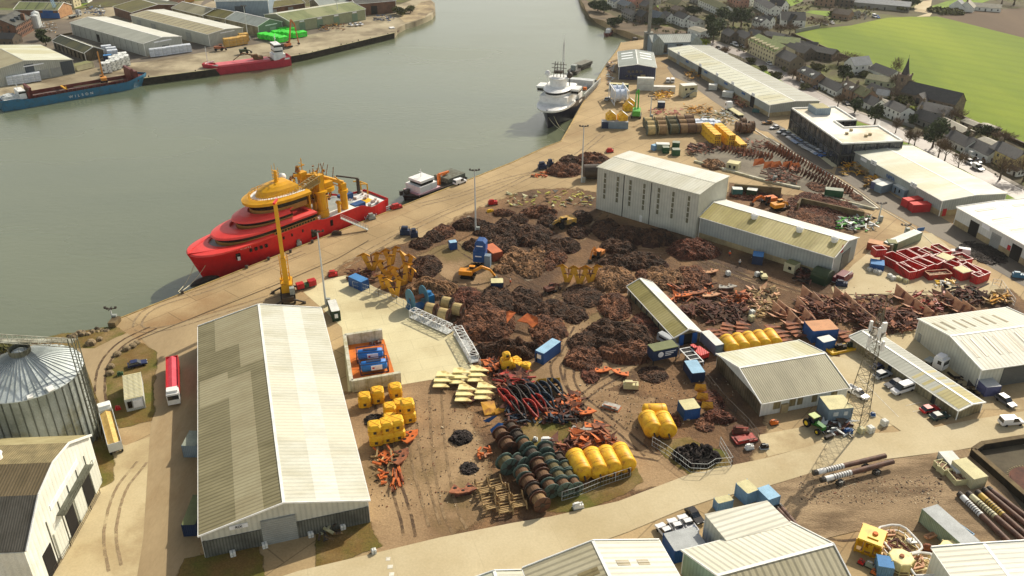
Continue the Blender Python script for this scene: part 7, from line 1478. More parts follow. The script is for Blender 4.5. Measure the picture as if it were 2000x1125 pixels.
mb=MB();mb.lathe([(1.6,0),(1.6,.1)],(0,0,hh*.78),12);mb.bar((.3,0,hh),(.3,0,hh+2.5),.08);mb.bar((-.6,.2,hh),(-.6,.2,hh+1.6),.06);mb.build('platform',m_lat,r)
# ---------------- cranes and plant ----------------
p=G(6,800,1058);p1=G(6,745,1020);r=Ad('mobile_crane','yellow mobile harbour crane with vertical boom on the quay beside the red ship','crane',(p.x,p.y,0),rd(-75))
hb_=hz(p.y,R(6,775,350)[1])
mb=MB();mb.box(-4,4,-1.5,1.5,1,2.2);mb.build('chassis',Ae,r)
for x in(-3,-1,1,3):
 for y in(-1.6,1.6):mb=MB();mb.lathe([(.35,-.25),(.75,-.25),(.75,.25),(.35,.25)],(x,y,.75),12,0,'y',cap=False);mb.build('wheel',Ai,r)
mb=MB();[mb.bar((x,y*1.5,1.4),(x,y*3.8,.4),.35)for x in(-3.8,3.8)for y in(-1,1)];[mb.cb((x,y*3.8,.2),(.9,.9,.3))for x in(-3.8,3.8)for y in(-1,1)];mb.build('outrigger',Ae,r)
mb=MB();mb.box(-3.2,1.5,-1.4,1.4,2.3,4.6);mb.box(-4.2,-3.2,-1.6,1.6,2.4,4.0);mb.build('machine_house',A0,r)
mb=MB();mb.box(1.6,3.0,.6,1.8,2.4,4.2);mb.build('cab',Az,r)
mb=MB();mb.bar((.6,0,2.5),(.9,0,hb_*.45),1.3,1.2);mb.bar((.9,0,hb_*.45),(1.0,0,hb_),.95,.9);mb.build('boom',A0,r)
mb=MB();q0=(-1.9,-.9,3.6);[mb.bar((-1.6,y,3.5),(-2.2,y,hb_*.42),.2)for y in(-1,1)];[mb.bar((-1.6-.05*k,-1,3.5+k*1.1),(-1.6-.05*k,1,4.5+k*1.1),.12)for k in range(6)];mb.bar((-2.2,0,hb_*.42),(.6,0,hb_*.34),.25);[mb.bar((-1.7,y,4),(.6,y,8),.3)for y in(-1,1)];mb.build('rear_strut',A0,r)
mb=MB();mb.bar((-1.2,.5,hb_),(2.2,-.3,hb_+.3),.5,.5);mb.build('boom_head',c_red,r)
a,rz,L_=Au(6,870,1010,1010,975);r=Ad('towing_cart','small red and green engine cart beside the yellow mobile crane','cart',(a.x,a.y,0),rz)
mb=MB();mb.box(.0,1.9,0,1.6,.5,1.9);mb.box(L_-2,L_,0,1.7,.5,2.0);mb.build('housing',CMM['red'],r);mb=MB();mb.box(1.9,L_-2,.2,1.4,.5,1.4);mb.build('tank',CMM['green'],r);mb=MB();mb.box(0,L_,.2,1.4,.25,.5);mb.build('frame',Ae,r)
for lb,reg,x0,y0,x1,y1,k in[('red boarding block lying on the quay astern of the red ship',6,1560,415,1635,398,0),('grey pallet of drums on the quay under the ship lettering',6,1392,490,1440,480,1),('dark blue winch unit at the left of the pair on the quay',6,1618,600,1690,602,2),('dark blue winch unit at the right of the pair on the quay',6,1700,620,1750,615,2),('blue winch unit left of the quayside chain pile',7,1022,195,1080,190,2),('blue winch unit standing in the quayside chain pile',7,1095,175,1130,170,2),('bright red box beside the quayside chain pile',7,1520,70,1568,68,0),('small dark tool box beside the red ship gangway',6,1120,600,1185,598,3),('grey crate with cage left of the yellow crane boom',6,865,680,900,672,1),('pink and white bag heap on the quay apron',9,10,290,80,280,0)]:
 a,rz,L_=Au(reg,x0,y0,x1,y1);r=Ad('quay_equipment',lb,'equipment',(a.x,a.y,0),rz);m_=[Bx,Az,CMM['dblue'],Ae][k];h=[1.5,1.8,2.6,1.0][k]
 mb=MB();mb.box(0,L_,0,1.8,.15,h*.6);mb.box(L_*.15,L_*.75,.2,1.5,h*.6,h);mb.build('housing',m_,r);mb=MB();mb.box(-.15,L_+.15,-.1,1.9,0,.15);mb.bar((0,0,h*.6),(0,0,h*1.1),.1);mb.bar((L_,0,h*.6),(L_,0,h*1.1),.1);mb.bar((0,0,h*1.1),(L_,0,h*1.1),.1);mb.build('skid_frame',Ae,r)
a,rz,L_=Au(9,650,560,850,500);r=Ad('blue_winch','blue twin-flange mooring winch behind the white truss','winch',(a.x,a.y,0),rz)
for x in(.8,4.6):mb=MB();mb.lathe([(.4,x-.12),(2.7,x-.1),(2.7,x+.1),(.4,x+.12)],(0,1.5,2.8),24,0,'x',cap=False);mb.build('flange',Cc['blue'],r)
mb=MB();mb.tube((.8,1.5,2.8),(4.6,1.5,2.8),.6);mb.build('barrel',Ah,r)
mb=MB();mb.box(0,6.5,0,3,0,.4);mb.box(5.0,7.0,.3,2.8,.4,2.8);[mb.bar((x,y,0),(x,1.5,2.8),.25)for x in(.3,5.1)for y in(0,3)];mb.tube((6,1.5,2.2),(6,1.5,3.6),.9,.7,10);mb.build('drive_frame',Ac('winch_blue',S(30,112,166)),r)
def truss(lb,p0,p1,w_=2.0,h=2.2):
 d=(p1-p0).to_2d();L_=d.length;r=Ad('truss_gangway',lb,'gangway',(p0.x,p0.y,0),atan2(d.y,d.x),'white lattice gangways on the pale apron');mb=MB();n_=9
 for y in(0,w_):
  for z_ in(.3,h):mb.bar((0,y,z_),(L_,y,z_),.16)
  for k in range(n_+1):
   x=L_*k/n_;mb.bar((x,y,.3),(x,y,h),.1)
   if k<n_:mb.bar((x,y,.3 if k%2 else h),(L_*(k+1)/n_,y,h if k%2 else .3),.1)
 for k in range(n_+1):x=L_*k/n_;mb.bar((x,0,.3),(x,w_,.3),.12);mb.bar((x,0,h),(x,w_,h),.1);
 for k in range(n_):mb.bar((L_*k/n_,0,h),(L_*(k+1)/n_,w_,h),.08)
 mb.build('lattice',Ag,r);mb=MB();mb.box(0,L_,.15,w_-.15,.32,.40);mb.build('walkway',Ak,r)
truss('white lattice gangway lying in front of the cream reels',G(9,640,605),G(9,935,740))
truss('white lattice gangway lying beside the biggest chain mound',G(9,985,735),G(9,1115,965))
def unit(pm,nm,mat,r,c,d,rz=0):
 if pm is None:mb=MB();mb.box(-.5,.5,-.5,.5,-.5,.5);pm=mb.build(nm,mat,r)
 else:pm=pm.copy();COL.objects.link(pm);pm.parent=r
 pm.location=c;pm.scale=d;return pm
def fence(lb,pts,h=2.2,step=3.0,mat=None,name='wire_fence'):
 o=pts[0];r=Ad(name,lb,'fence',(o.x,o.y,0));mb=MB()
 for a,b in zip(pts[:-1],pts[1:]):
  n_=max(1,int((b-a).length/step))
  for k in range(n_+1):p=a.lerp(b,k/n_)-o;mb.bar(p,p+Ve((0,0,h)),.09)
 mb.build('post',mat or Ak,r);mb=MB()
 for a,b in zip(pts[:-1],pts[1:]):
  for z_ in(.1,h*.5,h):mb.bar(a-o+Ve((0,0,z_)),b-o+Ve((0,0,z_)),.05)
  n_=int((b-a).length/.6)
  for k in range(n_):p=a.lerp(b,k/n_)-o;mb.bar(p+Ve((0,0,.1)),p+Ve((0,0,h)),.02)
 mb.build('mesh_panel',mat or Ak,r)
fence('steel mesh fence around the tyre heap pen',[G(14,800,640),G(14,900,700),G(14,990,765),G(14,1080,835),G(14,1200,840),G(14,1260,800),G(14,1385,790),G(14,1295,640)])
fence('wire fence from the deep blue container to the cream reels',[G(9,200,375),G(9,330,410),G(9,400,440),G(9,540,490),G(9,650,560)])
fence('mesh fence behind the second white gangway',[G(9,1000,715),G(9,1130,850),G(9,1195,985)])
fence('mesh fence in front of the cable drum rows',[G(14,140,1045),G(14,250,1010),G(14,420,940),G(14,640,865)])
fence('long dark fence along the grass strip by the village street',[P((1440,112)),P((1500,160)),P((1560,195)),P((1612,215)),P((1700,262)),P((1766,290)),P((1850,330)),P((1925,372)),P((2010,415))],1.4,5,Ae)
fence('boundary fence between the timber-clad store and the scrap',[G(14,1180,140),G(14,1330,330),G(14,1500,500),G(14,1580,600)],2.0,3,Ae)
fence('rails along the lower edge of the blue-grey cabin yard',[G(11,1640,440),G(11,1700,450),G(11,1800,590)],2.0)
fence('post and rail along the mill wall',[G(16,400,1100),G(16,520,910),G(16,670,640),G(16,735,520)],1.0,9,Ae)
# ---------------- pipes ----------------
Cd=Aa('pile_brown',S(110,78,62),S(82,58,48),s=.8,rough=.6);Cb=Ac('pile_white',S(226,226,222));m_py=Ac('pile_yellow',S(200,166,74));m_pc=Ac('pile_cream',S(206,200,160))
def pile(lb,p0,p1,z_,wf,wm,r_=.5,group='steel piles with painted bands'):
 d=(p1-p0).to_2d();L_=d.length;r=Ad('steel_pile',lb,'pile',(p0.x,p0.y,z_),atan2(d.y,d.x),group)
 mb=MB();mb.tube((0,0,r_),(L_,0,r_),r_,r_,16);mb.build('tube',Cd,r)
 mb=MB();mb.tube((.5,0,r_),(L_*wf,0,r_),r_+.03,r_+.03,16);mb.build('painted_length',wm,r)
 mb=MB();[mb.lathe([(r_+.05,x-.09),(r_+.05,x+.09)],(0,0,r_),16,0,'x',cap=False)for x in[L_*wf*.4+i*L_*wf*.085 for i in range(7)]];mb.tube((-.15,0,r_),(.7,0,r_),r_+.05,r_+.05,12);mb.build('band',Ae,r)
pile('banded brown steel pile raised on blocks, nearer the road',G(19,350,300),G(19,905,165),.9,.40,Cb)
pile('banded brown steel pile raised on blocks, farther from the road',G(19,410,355),G(19,965,210),.9,.40,Cb)
for i,(x,y)in enumerate([(760,222),(845,262),(500,300),(560,345)]):bundle('timber_block',f'dark support block under the raised piles, {ORD[i]} of four','block',G(19,x,y),.5,Ae,(1.4,1.0,.9))
for i,(x0,y0,x1,y1,wf,wm,lb)in enumerate([(1490,440,1910,850,.42,Cb,'white banded steel pile, leftmost of the bundle by the sunken yard'),(1560,435,2040,850,.46,m_pc,'cream banded steel pile, second from the left by the sunken yard'),(1630,425,2130,870,.42,m_py,'yellow banded steel pile, third from the left by the sunken yard'),(1680,405,2180,820,.02,Cd,'plain brown steel pile, fourth from the left by the sunken yard'),(1715,395,2250,800,.02,Cd,'plain brown steel pile, rightmost by the sunken yard')]):
 pile(lb,G(19,x0,y0),G(19,x1,y1),.1,wf,wm)
for i in range(2):pile(f'brown pile with white tip running behind the ribbed shed, {["left","right"][i]} one',G(19,55+30*i,540-12*i),G(19,290+40*i,800+20*i),0,.07,Cb)
# ---------------- bottom right machinery ----------------
a,rz,L_=Au(35,160,420,420,520);r=Ad('subsea_machine','bright yellow subsea machine frame at the bottom right','machine',(a.x,a.y,0),rz)
mb=MB();mb.box(0,L_,0,4.2,2.6,3.0);mb.box(L_*.35,L_*.8,1,3.4,3.0,3.2);mb.build('deck_plate',Bc,r)
mb=MB();[mb.bar((x,y,0),(x,y,2.8),.3)for x in(0,L_*.33,L_*.66,L_)for y in(0,4.2)];[mb.bar((0,y,.3),(L_,y,.3),.3)for y in(0,4.2)]
for k in range(16):mb.cb((rnd(.3,L_),rnd(.2,4),rnd(.6,2.5)),(rnd(.4,1.5),rnd(.4,1.2),rnd(.4,1.2)))
mb.build('frame',A0,r);mb=MB();mb.tube((L_*.6,2.2,3.2),(L_*.6,2.2,3.5),.5,.4,10);mb.build('hub',Af,r)
for i,(x,y,lb)in enumerate([(640,600,'cream eight-sided tank with rusty hub, left of two at the bottom right'),(1190,505,'cream eight-sided tank with rusty hub, right of two at the bottom right')]):
 p=G(35,x,y);r=Ad('octagonal_tank',lb,'tank',(p.x,p.y,0),.4,'cream eight-sided tanks');r.scale=(.78,.78,.9);mb=MB();mb.lathe([(2.6,.9),(2.6,2.6),(2.4,2.7),(.1,2.8)],n=8);mb.build('tank_body',B2,r)
 mb=MB();[mb.bar((2.7*cos(a_),2.7*sin(a_),0),(2.7*cos(a_),2.7*sin(a_),2.7),.16)for a_ in[k*pi/4 for k in range(8)]];[mb.bar((2.7*cos(k*pi/4),2.7*sin(k*pi/4),.5),(2.7*cos((k+1)*pi/4),2.7*sin((k+1)*pi/4),.5),.12)for k in range(8)];mb.build('leg_frame',B2,r)
 mb=MB();mb.tube((0,0,2.7),(0,0,3.1),.55,.45,10);mb.build('hub',Ah,r)
def hoop(lb,pts,closed=True):
 W3=[G(35,x,y,1.6)for x,y in pts];o=sum(W3,Ve())/len(W3);o.z=0;r=Ad('hoop_frame',lb,'hoop frame',(o.x,o.y,0));q_=[p-o for p in W3];q2=q_+[q_[0]]if closed else q_
 mb=MB();mb.path(q2,.2,8);mb.path([p-Ve((0,0,1.2))for p in q2],.12,6);mb.build('hoop',Ag,r)
 mb=MB();c_=sum(q_,Ve())/len(q_)
 for k,p in enumerate(q_):mb.bar(p,p-Ve((0,0,1.4)),.12);mb.bar(p-Ve((0,0,1.2)),c_+Ve(((-1)**k*1.5,rnd(-1,1),-1.2)),.12)
 mb.build('brace',B2,r)
hoop('white oval hoop frame lying between the yellow machine and the pale trough',[(410,200),(440,165),(560,140),(650,145),(720,180),(800,260),(880,350),(895,390),(850,430),(720,460),(640,465),(560,420),(480,330),(415,250)])
hoop('second white hoop frame nearer the bottom edge',[(700,490),(760,460),(880,440),(980,450),(1060,520),(1130,600),(1180,680),(820,690),(760,600)],True)
def Ax(lb,pts,mat,reg=35):
 W3=[G(reg,x,y,.6)for x,y in pts];o=sum(W3,Ve())/len(W3);o.z=0;r=Ad('braced_frame',lb,'platform',(o.x,o.y,0));q_=[p-o for p in W3];mb=MB()  # loose steel frame of edge beams and cross braces
 for i in range(len(q_)):mb.bar(q_[i],q_[(i+1)%len(q_)],.3)
 mb.build('edge_beam',mat,r);mb=MB();mb.bar(q_[0],q_[2],.22);mb.bar(q_[1],q_[3],.22);mb.build('cross_brace',mat,r)
Ax('dark cross-braced frame inside the oval hoop',[(510,340),(620,290),(770,430),(640,455)],Ab)
Ax('pale ladder frame at the back of the oval hoop',[(420,260),(440,220),(590,200),(600,250)],Ao)
Ax('small pale rack behind the rusty round plate',[(920,260),(1010,225),(1060,250),(960,290)],Ao)
Ax('brown frame inside the second hoop',[(770,500),(890,480),(910,590),(790,620)],Ao)
Ax('white leaf-shaped frame inside the oval hoop',[(725,300),(820,290),(860,330),(760,335)],Ag)
for lb,reg,x0,y0,x1,y1,m1,m2 in[('dark red cylinder motor below the yellow machine',35,190,560,250,590,Bx,Ae),('grey hydraulic power pack below the yellow machine',35,270,590,370,640,Az,Ae),('orange drum motor beside the grey power pack',35,330,670,390,700,Af,Ae),('rusty round plate machine between the hoop and the pale trough',35,905,420,1020,440,Ah,Ab),('pale wrecked truck body among the scrap',14,590,230,700,235,tp['cream'],Ab),('grey steel cradle with an orange jack',14,430,360,550,395,B4,Af),('small white switch cabinet in the grass behind the drum rows',13,1565,640,1660,640,Ag,Az),('narrow white cabinet left of the switch cabinet',13,1505,610,1535,612,Ag,Az),('white concrete bench block beside the road',13,1805,1115,1875,1100,Ag,Az),('red fuel bowser parked beside the weighbridge office',15,850,760,885,750,Bx,Bh),('green water tank behind the weighbridge office',15,862,510,905,500,CMM['green'],tp['moss']),('orange cement mixer in front of the timber-clad store',12,25,530,80,520,B3,Ae),('blue oil drum pair beside the lattice mast',12,600,598,662,590,CMM['blue'],CMM['lblue']),('upright blue cabinet at the lattice mast foot',12,810,458,840,456,CMM['blue'],Ak),('black compressor on the yellow bunded tray',11,505,925,575,915,Ai,Ae),('dark green compressor on the yellow bunded tray',11,590,905,650,895,CMM['dgreen'],Ae),('rusty-brown plough wagon at the end of the tyre pen',14,1395,560,1510,570,Ab,Bg),('long dark red trailer frame at the tyre pen gate',14,1420,640,1575,610,Bg,Ae),('black track rollers on the verge by the road',14,1600,670,1655,665,Ai,Ak),('white slab beside the tyre pen gate',14,1495,675,1545,665,Ag,Ak),('blue tractor unit at the right edge of the skip yard',11,1790,385,1875,395,Ac('tractor_blue',S(70,120,150)),Ae),('dark green shed machine by the long shed doorway',3,1875,640,1930,645,CMM['teal'],Ae),('red small loader on the quay beside the crates',7,655,455,720,450,Bx,Ai),('yellow small pallet frame near the red small loader',7,650,508,690,500,Bc,Bc),('maroon telehandler parked outside the low workshop',11,545,440,620,385,Ac('maroon',S(110,34,50)),Ak),('dark blue fork bucket of the maroon telehandler',11,498,448,580,455,CMM['dblue'],Ae)]:
 a,rz,L_=Au(reg,x0,y0,x1,y1);L_=max(.8,L_);r=Ad('yard_machine',lb,'equipment',(a.x,a.y,0),rz);hh2=min(2.2,.5+L_*.4)if 'frame' not in lb and 'cradle' not in lb else .8
 mb=MB();mb.box(0,L_,0,max(.8,L_*.5),.2,hh2*.7);mb.box(L_*.1,L_*.6,.1,max(.7,L_*.4),hh2*.7,hh2);mb.build('housing',m1,r)
 mb=MB();mb.box(-.1,L_+.1,-.08,max(.88,L_*.5+.08),0,.2);mb.bar((L_*.8,.2,hh2*.7),(L_*.8,.2,hh2*1.1),.12);mb.bar((L_*.1,.2,hh2),(L_*.9,.2,hh2*1.05),.12);mb.build('frame',m2,r)
skip('yellow bunded tray carrying two compressors',(11,470,955,650,915),2.6,.6,Bc,Bc,0,name='bund_tray',group=None)
for i,(reg,x,y,s_,m,lb)in enumerate([(12,725,580,1.2,'cream','cream cube tank right of the blue drums'),(12,795,575,1.3,'white','big white bag pile right of the cream cube tank'),(12,905,520,1.2,'white','big white bag pile at the dark trough'),(8,935,918,1.1,'white','white cube tank on the dirt track, left one'),(8,1138,925,1.1,'white','white cube tank on the dirt track beside the small loader'),(17,382,900,.9,'white','white water trough at the left end of the portal shed front'),(17,632,835,.9,'white','white water trough left of the roller door'),(17,990,750,.9,'white','white trough right of the roller door'),(17,1240,690,.9,'white','white trough at the right of the portal shed front'),(17,1482,880,.8,'white','white rock-like post at the road corner'),(34,550,440,1.2,'white','white sack lying on the bare rods, upper'),(34,540,530,1.3,'cream','white sack lying on the bare rods, lower')]):
 bundle('bulk_bag',lb,'bulk bag',G(reg,x,y),.4,tp[m],(s_,s_,s_*1.1))
# ---------------- vehicles ----------------
Bq=Ac('tyre',S(26,25,24),rough=.9);vm={k:Ac('car_'+k,S(*c),rough=.25,dirt=tuple(x*.9 for x in S(*c)))for k,c in dict(white=(226,226,226),silver=(170,174,176),black=(34,34,38),navy=(36,46,84),blue=(40,96,170),red=(186,34,40),dgreen=(50,70,66),grey=(98,98,100),brown=(150,110,60),lblue=(140,160,190)).items()}
VP={}
def veh(label,reg,x0,y0,x1,y1,kind,color,group=None,loc=None):
 a,b=G(reg,x0,y0),G(reg,x1,y1);d=b-a;c=(a+b)/2;rz=atan2(d.y,d.x);key=(kind,color)
 if key in VP:return dup(VP[key],(c.x,c.y,.06),rz,label,group)
 r=Ad({'car':'parked_car','suv':'parked_car','van':'parked_van','minibus':'minibus','pickup':'pickup_truck'}[kind],label,kind if kind!='suv' else 'car',(c.x,c.y,.06),rz,group);VP[key]=r;r.scale=(.97,.95,.9)
 W_=.9
 if kind in('car','suv'):
  L_,H1,H2=(4.3,.85,1.45)if kind=='car' else(4.7,.98,1.75)
  prof=[(-L_/2,.35),(-L_/2,H1),(-L_/2+.1,H1+.02),(L_/2-1.3,H1+.02),(L_/2-.1,H1-.15),(L_/2,.4)];roof=[(-L_/2+.25,H1),(-L_/2+.7,H2),(L_/2-2.1,H2),(L_/2-1.3,H1)]
 else:
  L_,H1,H2=(5.2,1.1,2.1)if kind=='van' else((6.2,1.3,2.5)if kind=='minibus' else(5.2,1.05,1.75))
  prof=[(-L_/2,.4),(-L_/2,H1),(-L_/2+.1,H1+.02),(L_/2-1.2,H1+.02),(L_/2-.1,H1-.2),(L_/2,.45)]
  roof=[(-L_/2+.05,H1),(-L_/2+.15,H2),(L_/2-1.9,H2),(L_/2-1.1,H1)]if kind!='pickup' else[(-.6,H1),(-.4,H2),(L_/2-2.0,H2),(L_/2-1.2,H1)]
 def ext(pr,w0,w1=None):
  n_=len(pr);mb=MB();zt=max(z for _,z in pr);ins=[(w1 if(w1 and z>zt-.1)else w0)for _,z in pr]
  mb.add([(x,-i_,z)for(x,z),i_ in zip(pr,ins)]+[(x,i_,z)for(x,z),i_ in zip(pr,ins)],[tuple(range(n_)),tuple(range(2*n_-1,n_-1,-1))]+[(i,n_+i,n_+(i+1)%n_,(i+1)%n_)for i in range(n_)]);return mb
 ext(prof,W_).build('body',vm[color],r)
 g_=ext(roof,W_-.04,W_-.18);g_.build('window',Av,r)
 (xa,_),(xb,zb),(xc,_),(xd,_)=roof
 mb=MB();mb.box(xb+.02,xc-.02,-(W_-.17),W_-.17,zb-.03,zb+.04)
 if kind=='van':mb.box(xb-.02,xc-1.0,-(W_+.0),W_+.0,H1,zb-.02)
 if kind=='minibus':mb.box(xb-.02,xb+.5,-W_,W_,H1,zb-.02);mb.box(xb,xc-.2,-W_,W_,zb-.5,zb-.02)
 if kind=='pickup':mb.box(-L_/2+.05,-.65,-W_,-W_+.1,H1,H1+.45);mb.box(-L_/2+.05,-.65,W_-.1,W_,H1,H1+.45);mb.box(-L_/2,-L_/2+.1,-W_,W_,H1,H1+.45)
 mb.build('roof',vm[color],r)
 for x in(-L_*.3,L_*.3):
  for s_ in(-1,1):mb=MB();mb.lathe([(.18,-.12),(.34,-.12),(.34,.12),(.18,.12)],(x,s_*(W_-.08),.34),10,0,'y');mb.build('wheel',Bq,r)
 mb=MB();[mb.cb((L_/2-.03,s_*.62,.72),(.12,.34,.14))for s_ in(-1,1)];mb.build('headlight',Ak,r)
 return r
V=[('black estate car parked beside the three white pickups',18,1385,560,1465,655,'car','black'),('white pickup in the middle of three behind the ribbed shed',18,1325,765,1250,655,'pickup','white'),('white pickup beside the black estate car',18,1410,735,1330,625,'pickup','white'),('white pickup with cream boards on its bed, leftmost of three',18,1250,800,1160,695,'pickup','white'),
('navy car under the red sign by the pale offices',12,830,90,905,72,'car','navy'),('silver car beside the navy one in the marked bays',12,835,165,945,125,'suv','silver'),('grey people carrier behind the long white van',12,1040,205,925,235,'suv','grey'),('long white van parked against the pale offices',12,1125,235,975,285,'minibus','white'),('red car at the offices near the main road',12,1205,425,1315,400,'car','red'),('dark green car nearest the main road by the offices',12,1280,480,1390,455,'car','dgreen'),('dark grey car beside the blue stacked crate at the right',12,1805,320,1900,385,'suv','grey'),('white van with yellow rear driving on the main road',12,1830,520,1960,510,'van','white'),('white cab truck parked under the lattice mast',12,660,270,730,310,'pickup','white'),
('white panel van parked at the edge of the skip yard road',11,1440,215,1370,205,'van','white'),('white van parked on the quay edge by the workboat',7,415,305,475,285,'van','white'),('navy car parked on the brown grass beside the weighbridge office',15,955,440,1065,415,'car','navy'),
('brown car crossing the asphalt beside the office block',31,1380,580,1210,585,'car','brown'),('silver vehicle on the far quay beside the white winch drums',3,735,550,755,535,'car','silver'),('white vehicle, left of two parked beside the navy warehouse',3,1215,415,1222,385,'van','white'),('white vehicle, right of two parked beside the navy warehouse',3,1255,415,1252,385,'van','white')]
PC=[(50,205,'white'),(105,238,'silver'),(145,256,'silver'),(180,278,'white'),(198,292,'silver'),(218,306,'lblue'),(240,320,'lblue'),(280,340,'silver'),(302,356,'silver'),(322,366,'silver'),(345,377,'silver'),(372,392,'white'),(395,407,'lblue'),(432,423,'blue')]
for i,(x,y,c_)in enumerate(PC):V.append((f'{c_ if c_!="lblue" else "pale blue"} car, {ORD[i]} from the far end of the row before the office block',5,x+32,y-4,x-32,y+6,'car',c_,'cars parked in front of the office block'))
ST=[(23,235,432,'white','van','white van parked by the red-brown terrace on the village street'),(23,430,528,'navy','car','dark blue car parked before the low white cottages'),(23,940,790,'black','car','dark car parked before the stone terrace beside the evergreen bush'),(22,935,552,'white','car','white car parked at the foot of the cream building'),(22,320,212,'white','car','white car, left of three on the street before the dark terrace'),(22,385,248,'white','van','white van, middle of three on the street before the dark terrace'),(22,515,268,'white','car','white car, right of three on the street before the dark terrace'),(24,1335,875,'white','suv','white car facing up the street by the white bungalow'),(24,1420,860,'silver','car','silver car behind the white one by the white bungalow'),(24,1430,945,'white','van','white van on the street before the yellow house'),(21,215,840,'silver','car','silver car, first of three parked along the verge by the long shed'),(21,260,865,'silver','car','silver car, second of three parked along the verge by the long shed'),(21,300,885,'silver','car','silver car, third of three parked along the verge by the long shed'),(25,540,170,'white','van','white van by the churchyard, left of the blue car'),(25,570,175,'blue','car','blue car by the churchyard wall'),(25,125,232,'white','car','white car in the far lane at the field edge'),(25,60,242,'white','van','white van left of the white car in the far lane'),(21,190,800,'black','car','dark car on the verge at the far end of the long shed'),(20,1620,455,'white','car','white car under the trees beyond the lifeboat building'),(20,1975,570,'white','car','white car on the street near the long shed end')]
for reg,x,y,c_,k_,lb in ST:V.append((lb,reg,x-8,y-5,x+8,y+4,k_,c_))
for i,(x,y)in enumerate([(1340,190),(1380,188),(1415,184)]):V.append((f'white car, {ORD[i]} of three parked by the grey mound on the far quay',2,x-10,y-4,x+12,y+4,'car','white'))
V+=[('white van by the long green shed across the river',2,1185,150,1225,158,'van','white')]
V+=[('white minibus with dark windows beside the narrow shed door',10,700,800,835,880,'minibus','silver')]
for v in V:veh(*v)
def Bw(lb,p0,p1,cabm,bedm,fill=None,name='lorry',flat=False):
 d=(p1-p0).to_2d();L_=d.length;r=Ad(name,lb,'lorry',(p0.x,p0.y,.03),atan2(d.y,d.x));b=L_-2.9
 mb=MB();mb.box(L_-2.4,L_,-1.25,1.25,.6,3.2);mb.box(L_-2.2,L_-.6,-1.1,1.1,3.2,3.7);mb.build('cab',cabm,r)
 mb=MB();mb.box(L_-.06,L_+.04,-1.1,1.1,1.8,2.8);mb.box(L_-1.4,L_-.5,-1.28,1.28,1.9,2.8);mb.build('windscreen',Av,r)
 if flat:mb=MB();mb.box(0,b,-1.25,1.25,1.1,1.35);mb.build('flat_bed',bedm,r)
 else:
  mb=MB();mb.box(0,b,-1.3,-1.2,1.1,3.0);mb.box(0,b,1.2,1.3,1.1,3.0);mb.box(0,.1,-1.2,1.2,1.1,3.0);mb.box(b-.1,b,-1.2,1.2,1.1,3.3);mb.box(.1,b-.1,-1.2,1.2,1.1,1.3);mb.build('tipper_body',bedm,r)
  mb=MB();mb.add([(.1,-1.18,2.5),(b-.1,-1.18,2.5),(b-.1,1.18,2.5),(.1,1.18,2.5),(.1,0,3.1),(b-.1,0,3.1)],[(0,1,5,4),(2,3,4,5),(3,0,4),(1,2,5)]);mb.build('cover' if not fill else 'grain_load',fill or tp['red'],r)
 mb=MB();mb.box(.2,L_-.2,-.5,.5,.7,1.1);mb.build('chassis',Ae,r)
 for x in(.9,2.1,3.3,b-.6,L_-1.2):
  for s_ in(-1,1):mb=MB();mb.lathe([(.25,-.18),(.5,-.18),(.5,.18),(.25,.18)],(x,s_*1.05,.5),10,0,'y');mb.build('wheel',Bq,r)
 return r
Bw('white-cab lorry with a long pink-red covered trailer on the dock road',G(15,1276,440),G(15,1282,730),Ag,CMM['red'],Aa('sheet_pink',S(222,84,96),S(206,70,84),s=.3))
Bw('white-cab lorry loaded with yellow grain between the silo and the office',G(15,862,1085),G(15,782,790),Ag,Ak,Aa('grain',S(216,182,110),S(196,160,90),s=1))
Bw('flatbed lorry with white and navy cab on the yard road',G(31,820,475),G(31,560,310),vm['white'],tp['cream'],flat=True)
Bw('white dropside truck between the pale offices and the ribbed warehouse',G(12,1230,35),G(12,1375,105),vm['white'],Az,flat=True)
Bw('flatbed tow truck parked at the right of the white vehicles on the quay',G(1,530,140),G(1,610,118),vm['silver'],Az,flat=True)
a,b=G(12,330,520),G(12,435,600);d=b-a;r=Ad('farm_tractor','green farm tractor with yellow wheels beside the electrical cabin','tractor',(a.x,a.y,.02),atan2(d.y,d.x));m_tg=Ac('tractor_green',S(48,118,40));m_ty=Ac('tractor_yellow',S(232,200,40))
mb=MB();mb.box(1.4,3.6,-.5,.5,1.0,1.9);mb.box(0,1.4,-.6,.6,.9,1.3);mb.build('bonnet',m_tg,r);mb=MB();mb.box(-.2,1.3,-.75,.75,1.3,2.7);mb.build('cab',Av,r);mb=MB();mb.box(-.3,1.4,-.85,.85,2.7,2.85);mb.build('cab_roof',Ac('pale_green',S(170,186,110)),r)
for x,r_ in((0,.95),(3.0,.65)):
 for s_ in(-1,1):
  mb=MB();mb.lathe([(r_*.5,-.25),(r_,-.25),(r_,.25),(r_*.5,.25)],(x,s_*1.1,r_),14,0,'y');wq=mb.build('wheel',Bq,r);mb=MB();mb.lathe([(.05,-.27),(r_*.5,-.27),(r_*.5,.27),(.05,.27)],(x,s_*1.1,r_),12,0,'y');mb.build('rim',m_ty,wq)
mb=MB();mb.bar((3.4,-.5,1),(4.8,-.5,.5),.15);mb.bar((3.4,.5,1),(4.8,.5,.5),.15);mb.cb((5.1,0,.5),(.6,2,.7));mb.build('front_loader',Ai,r)
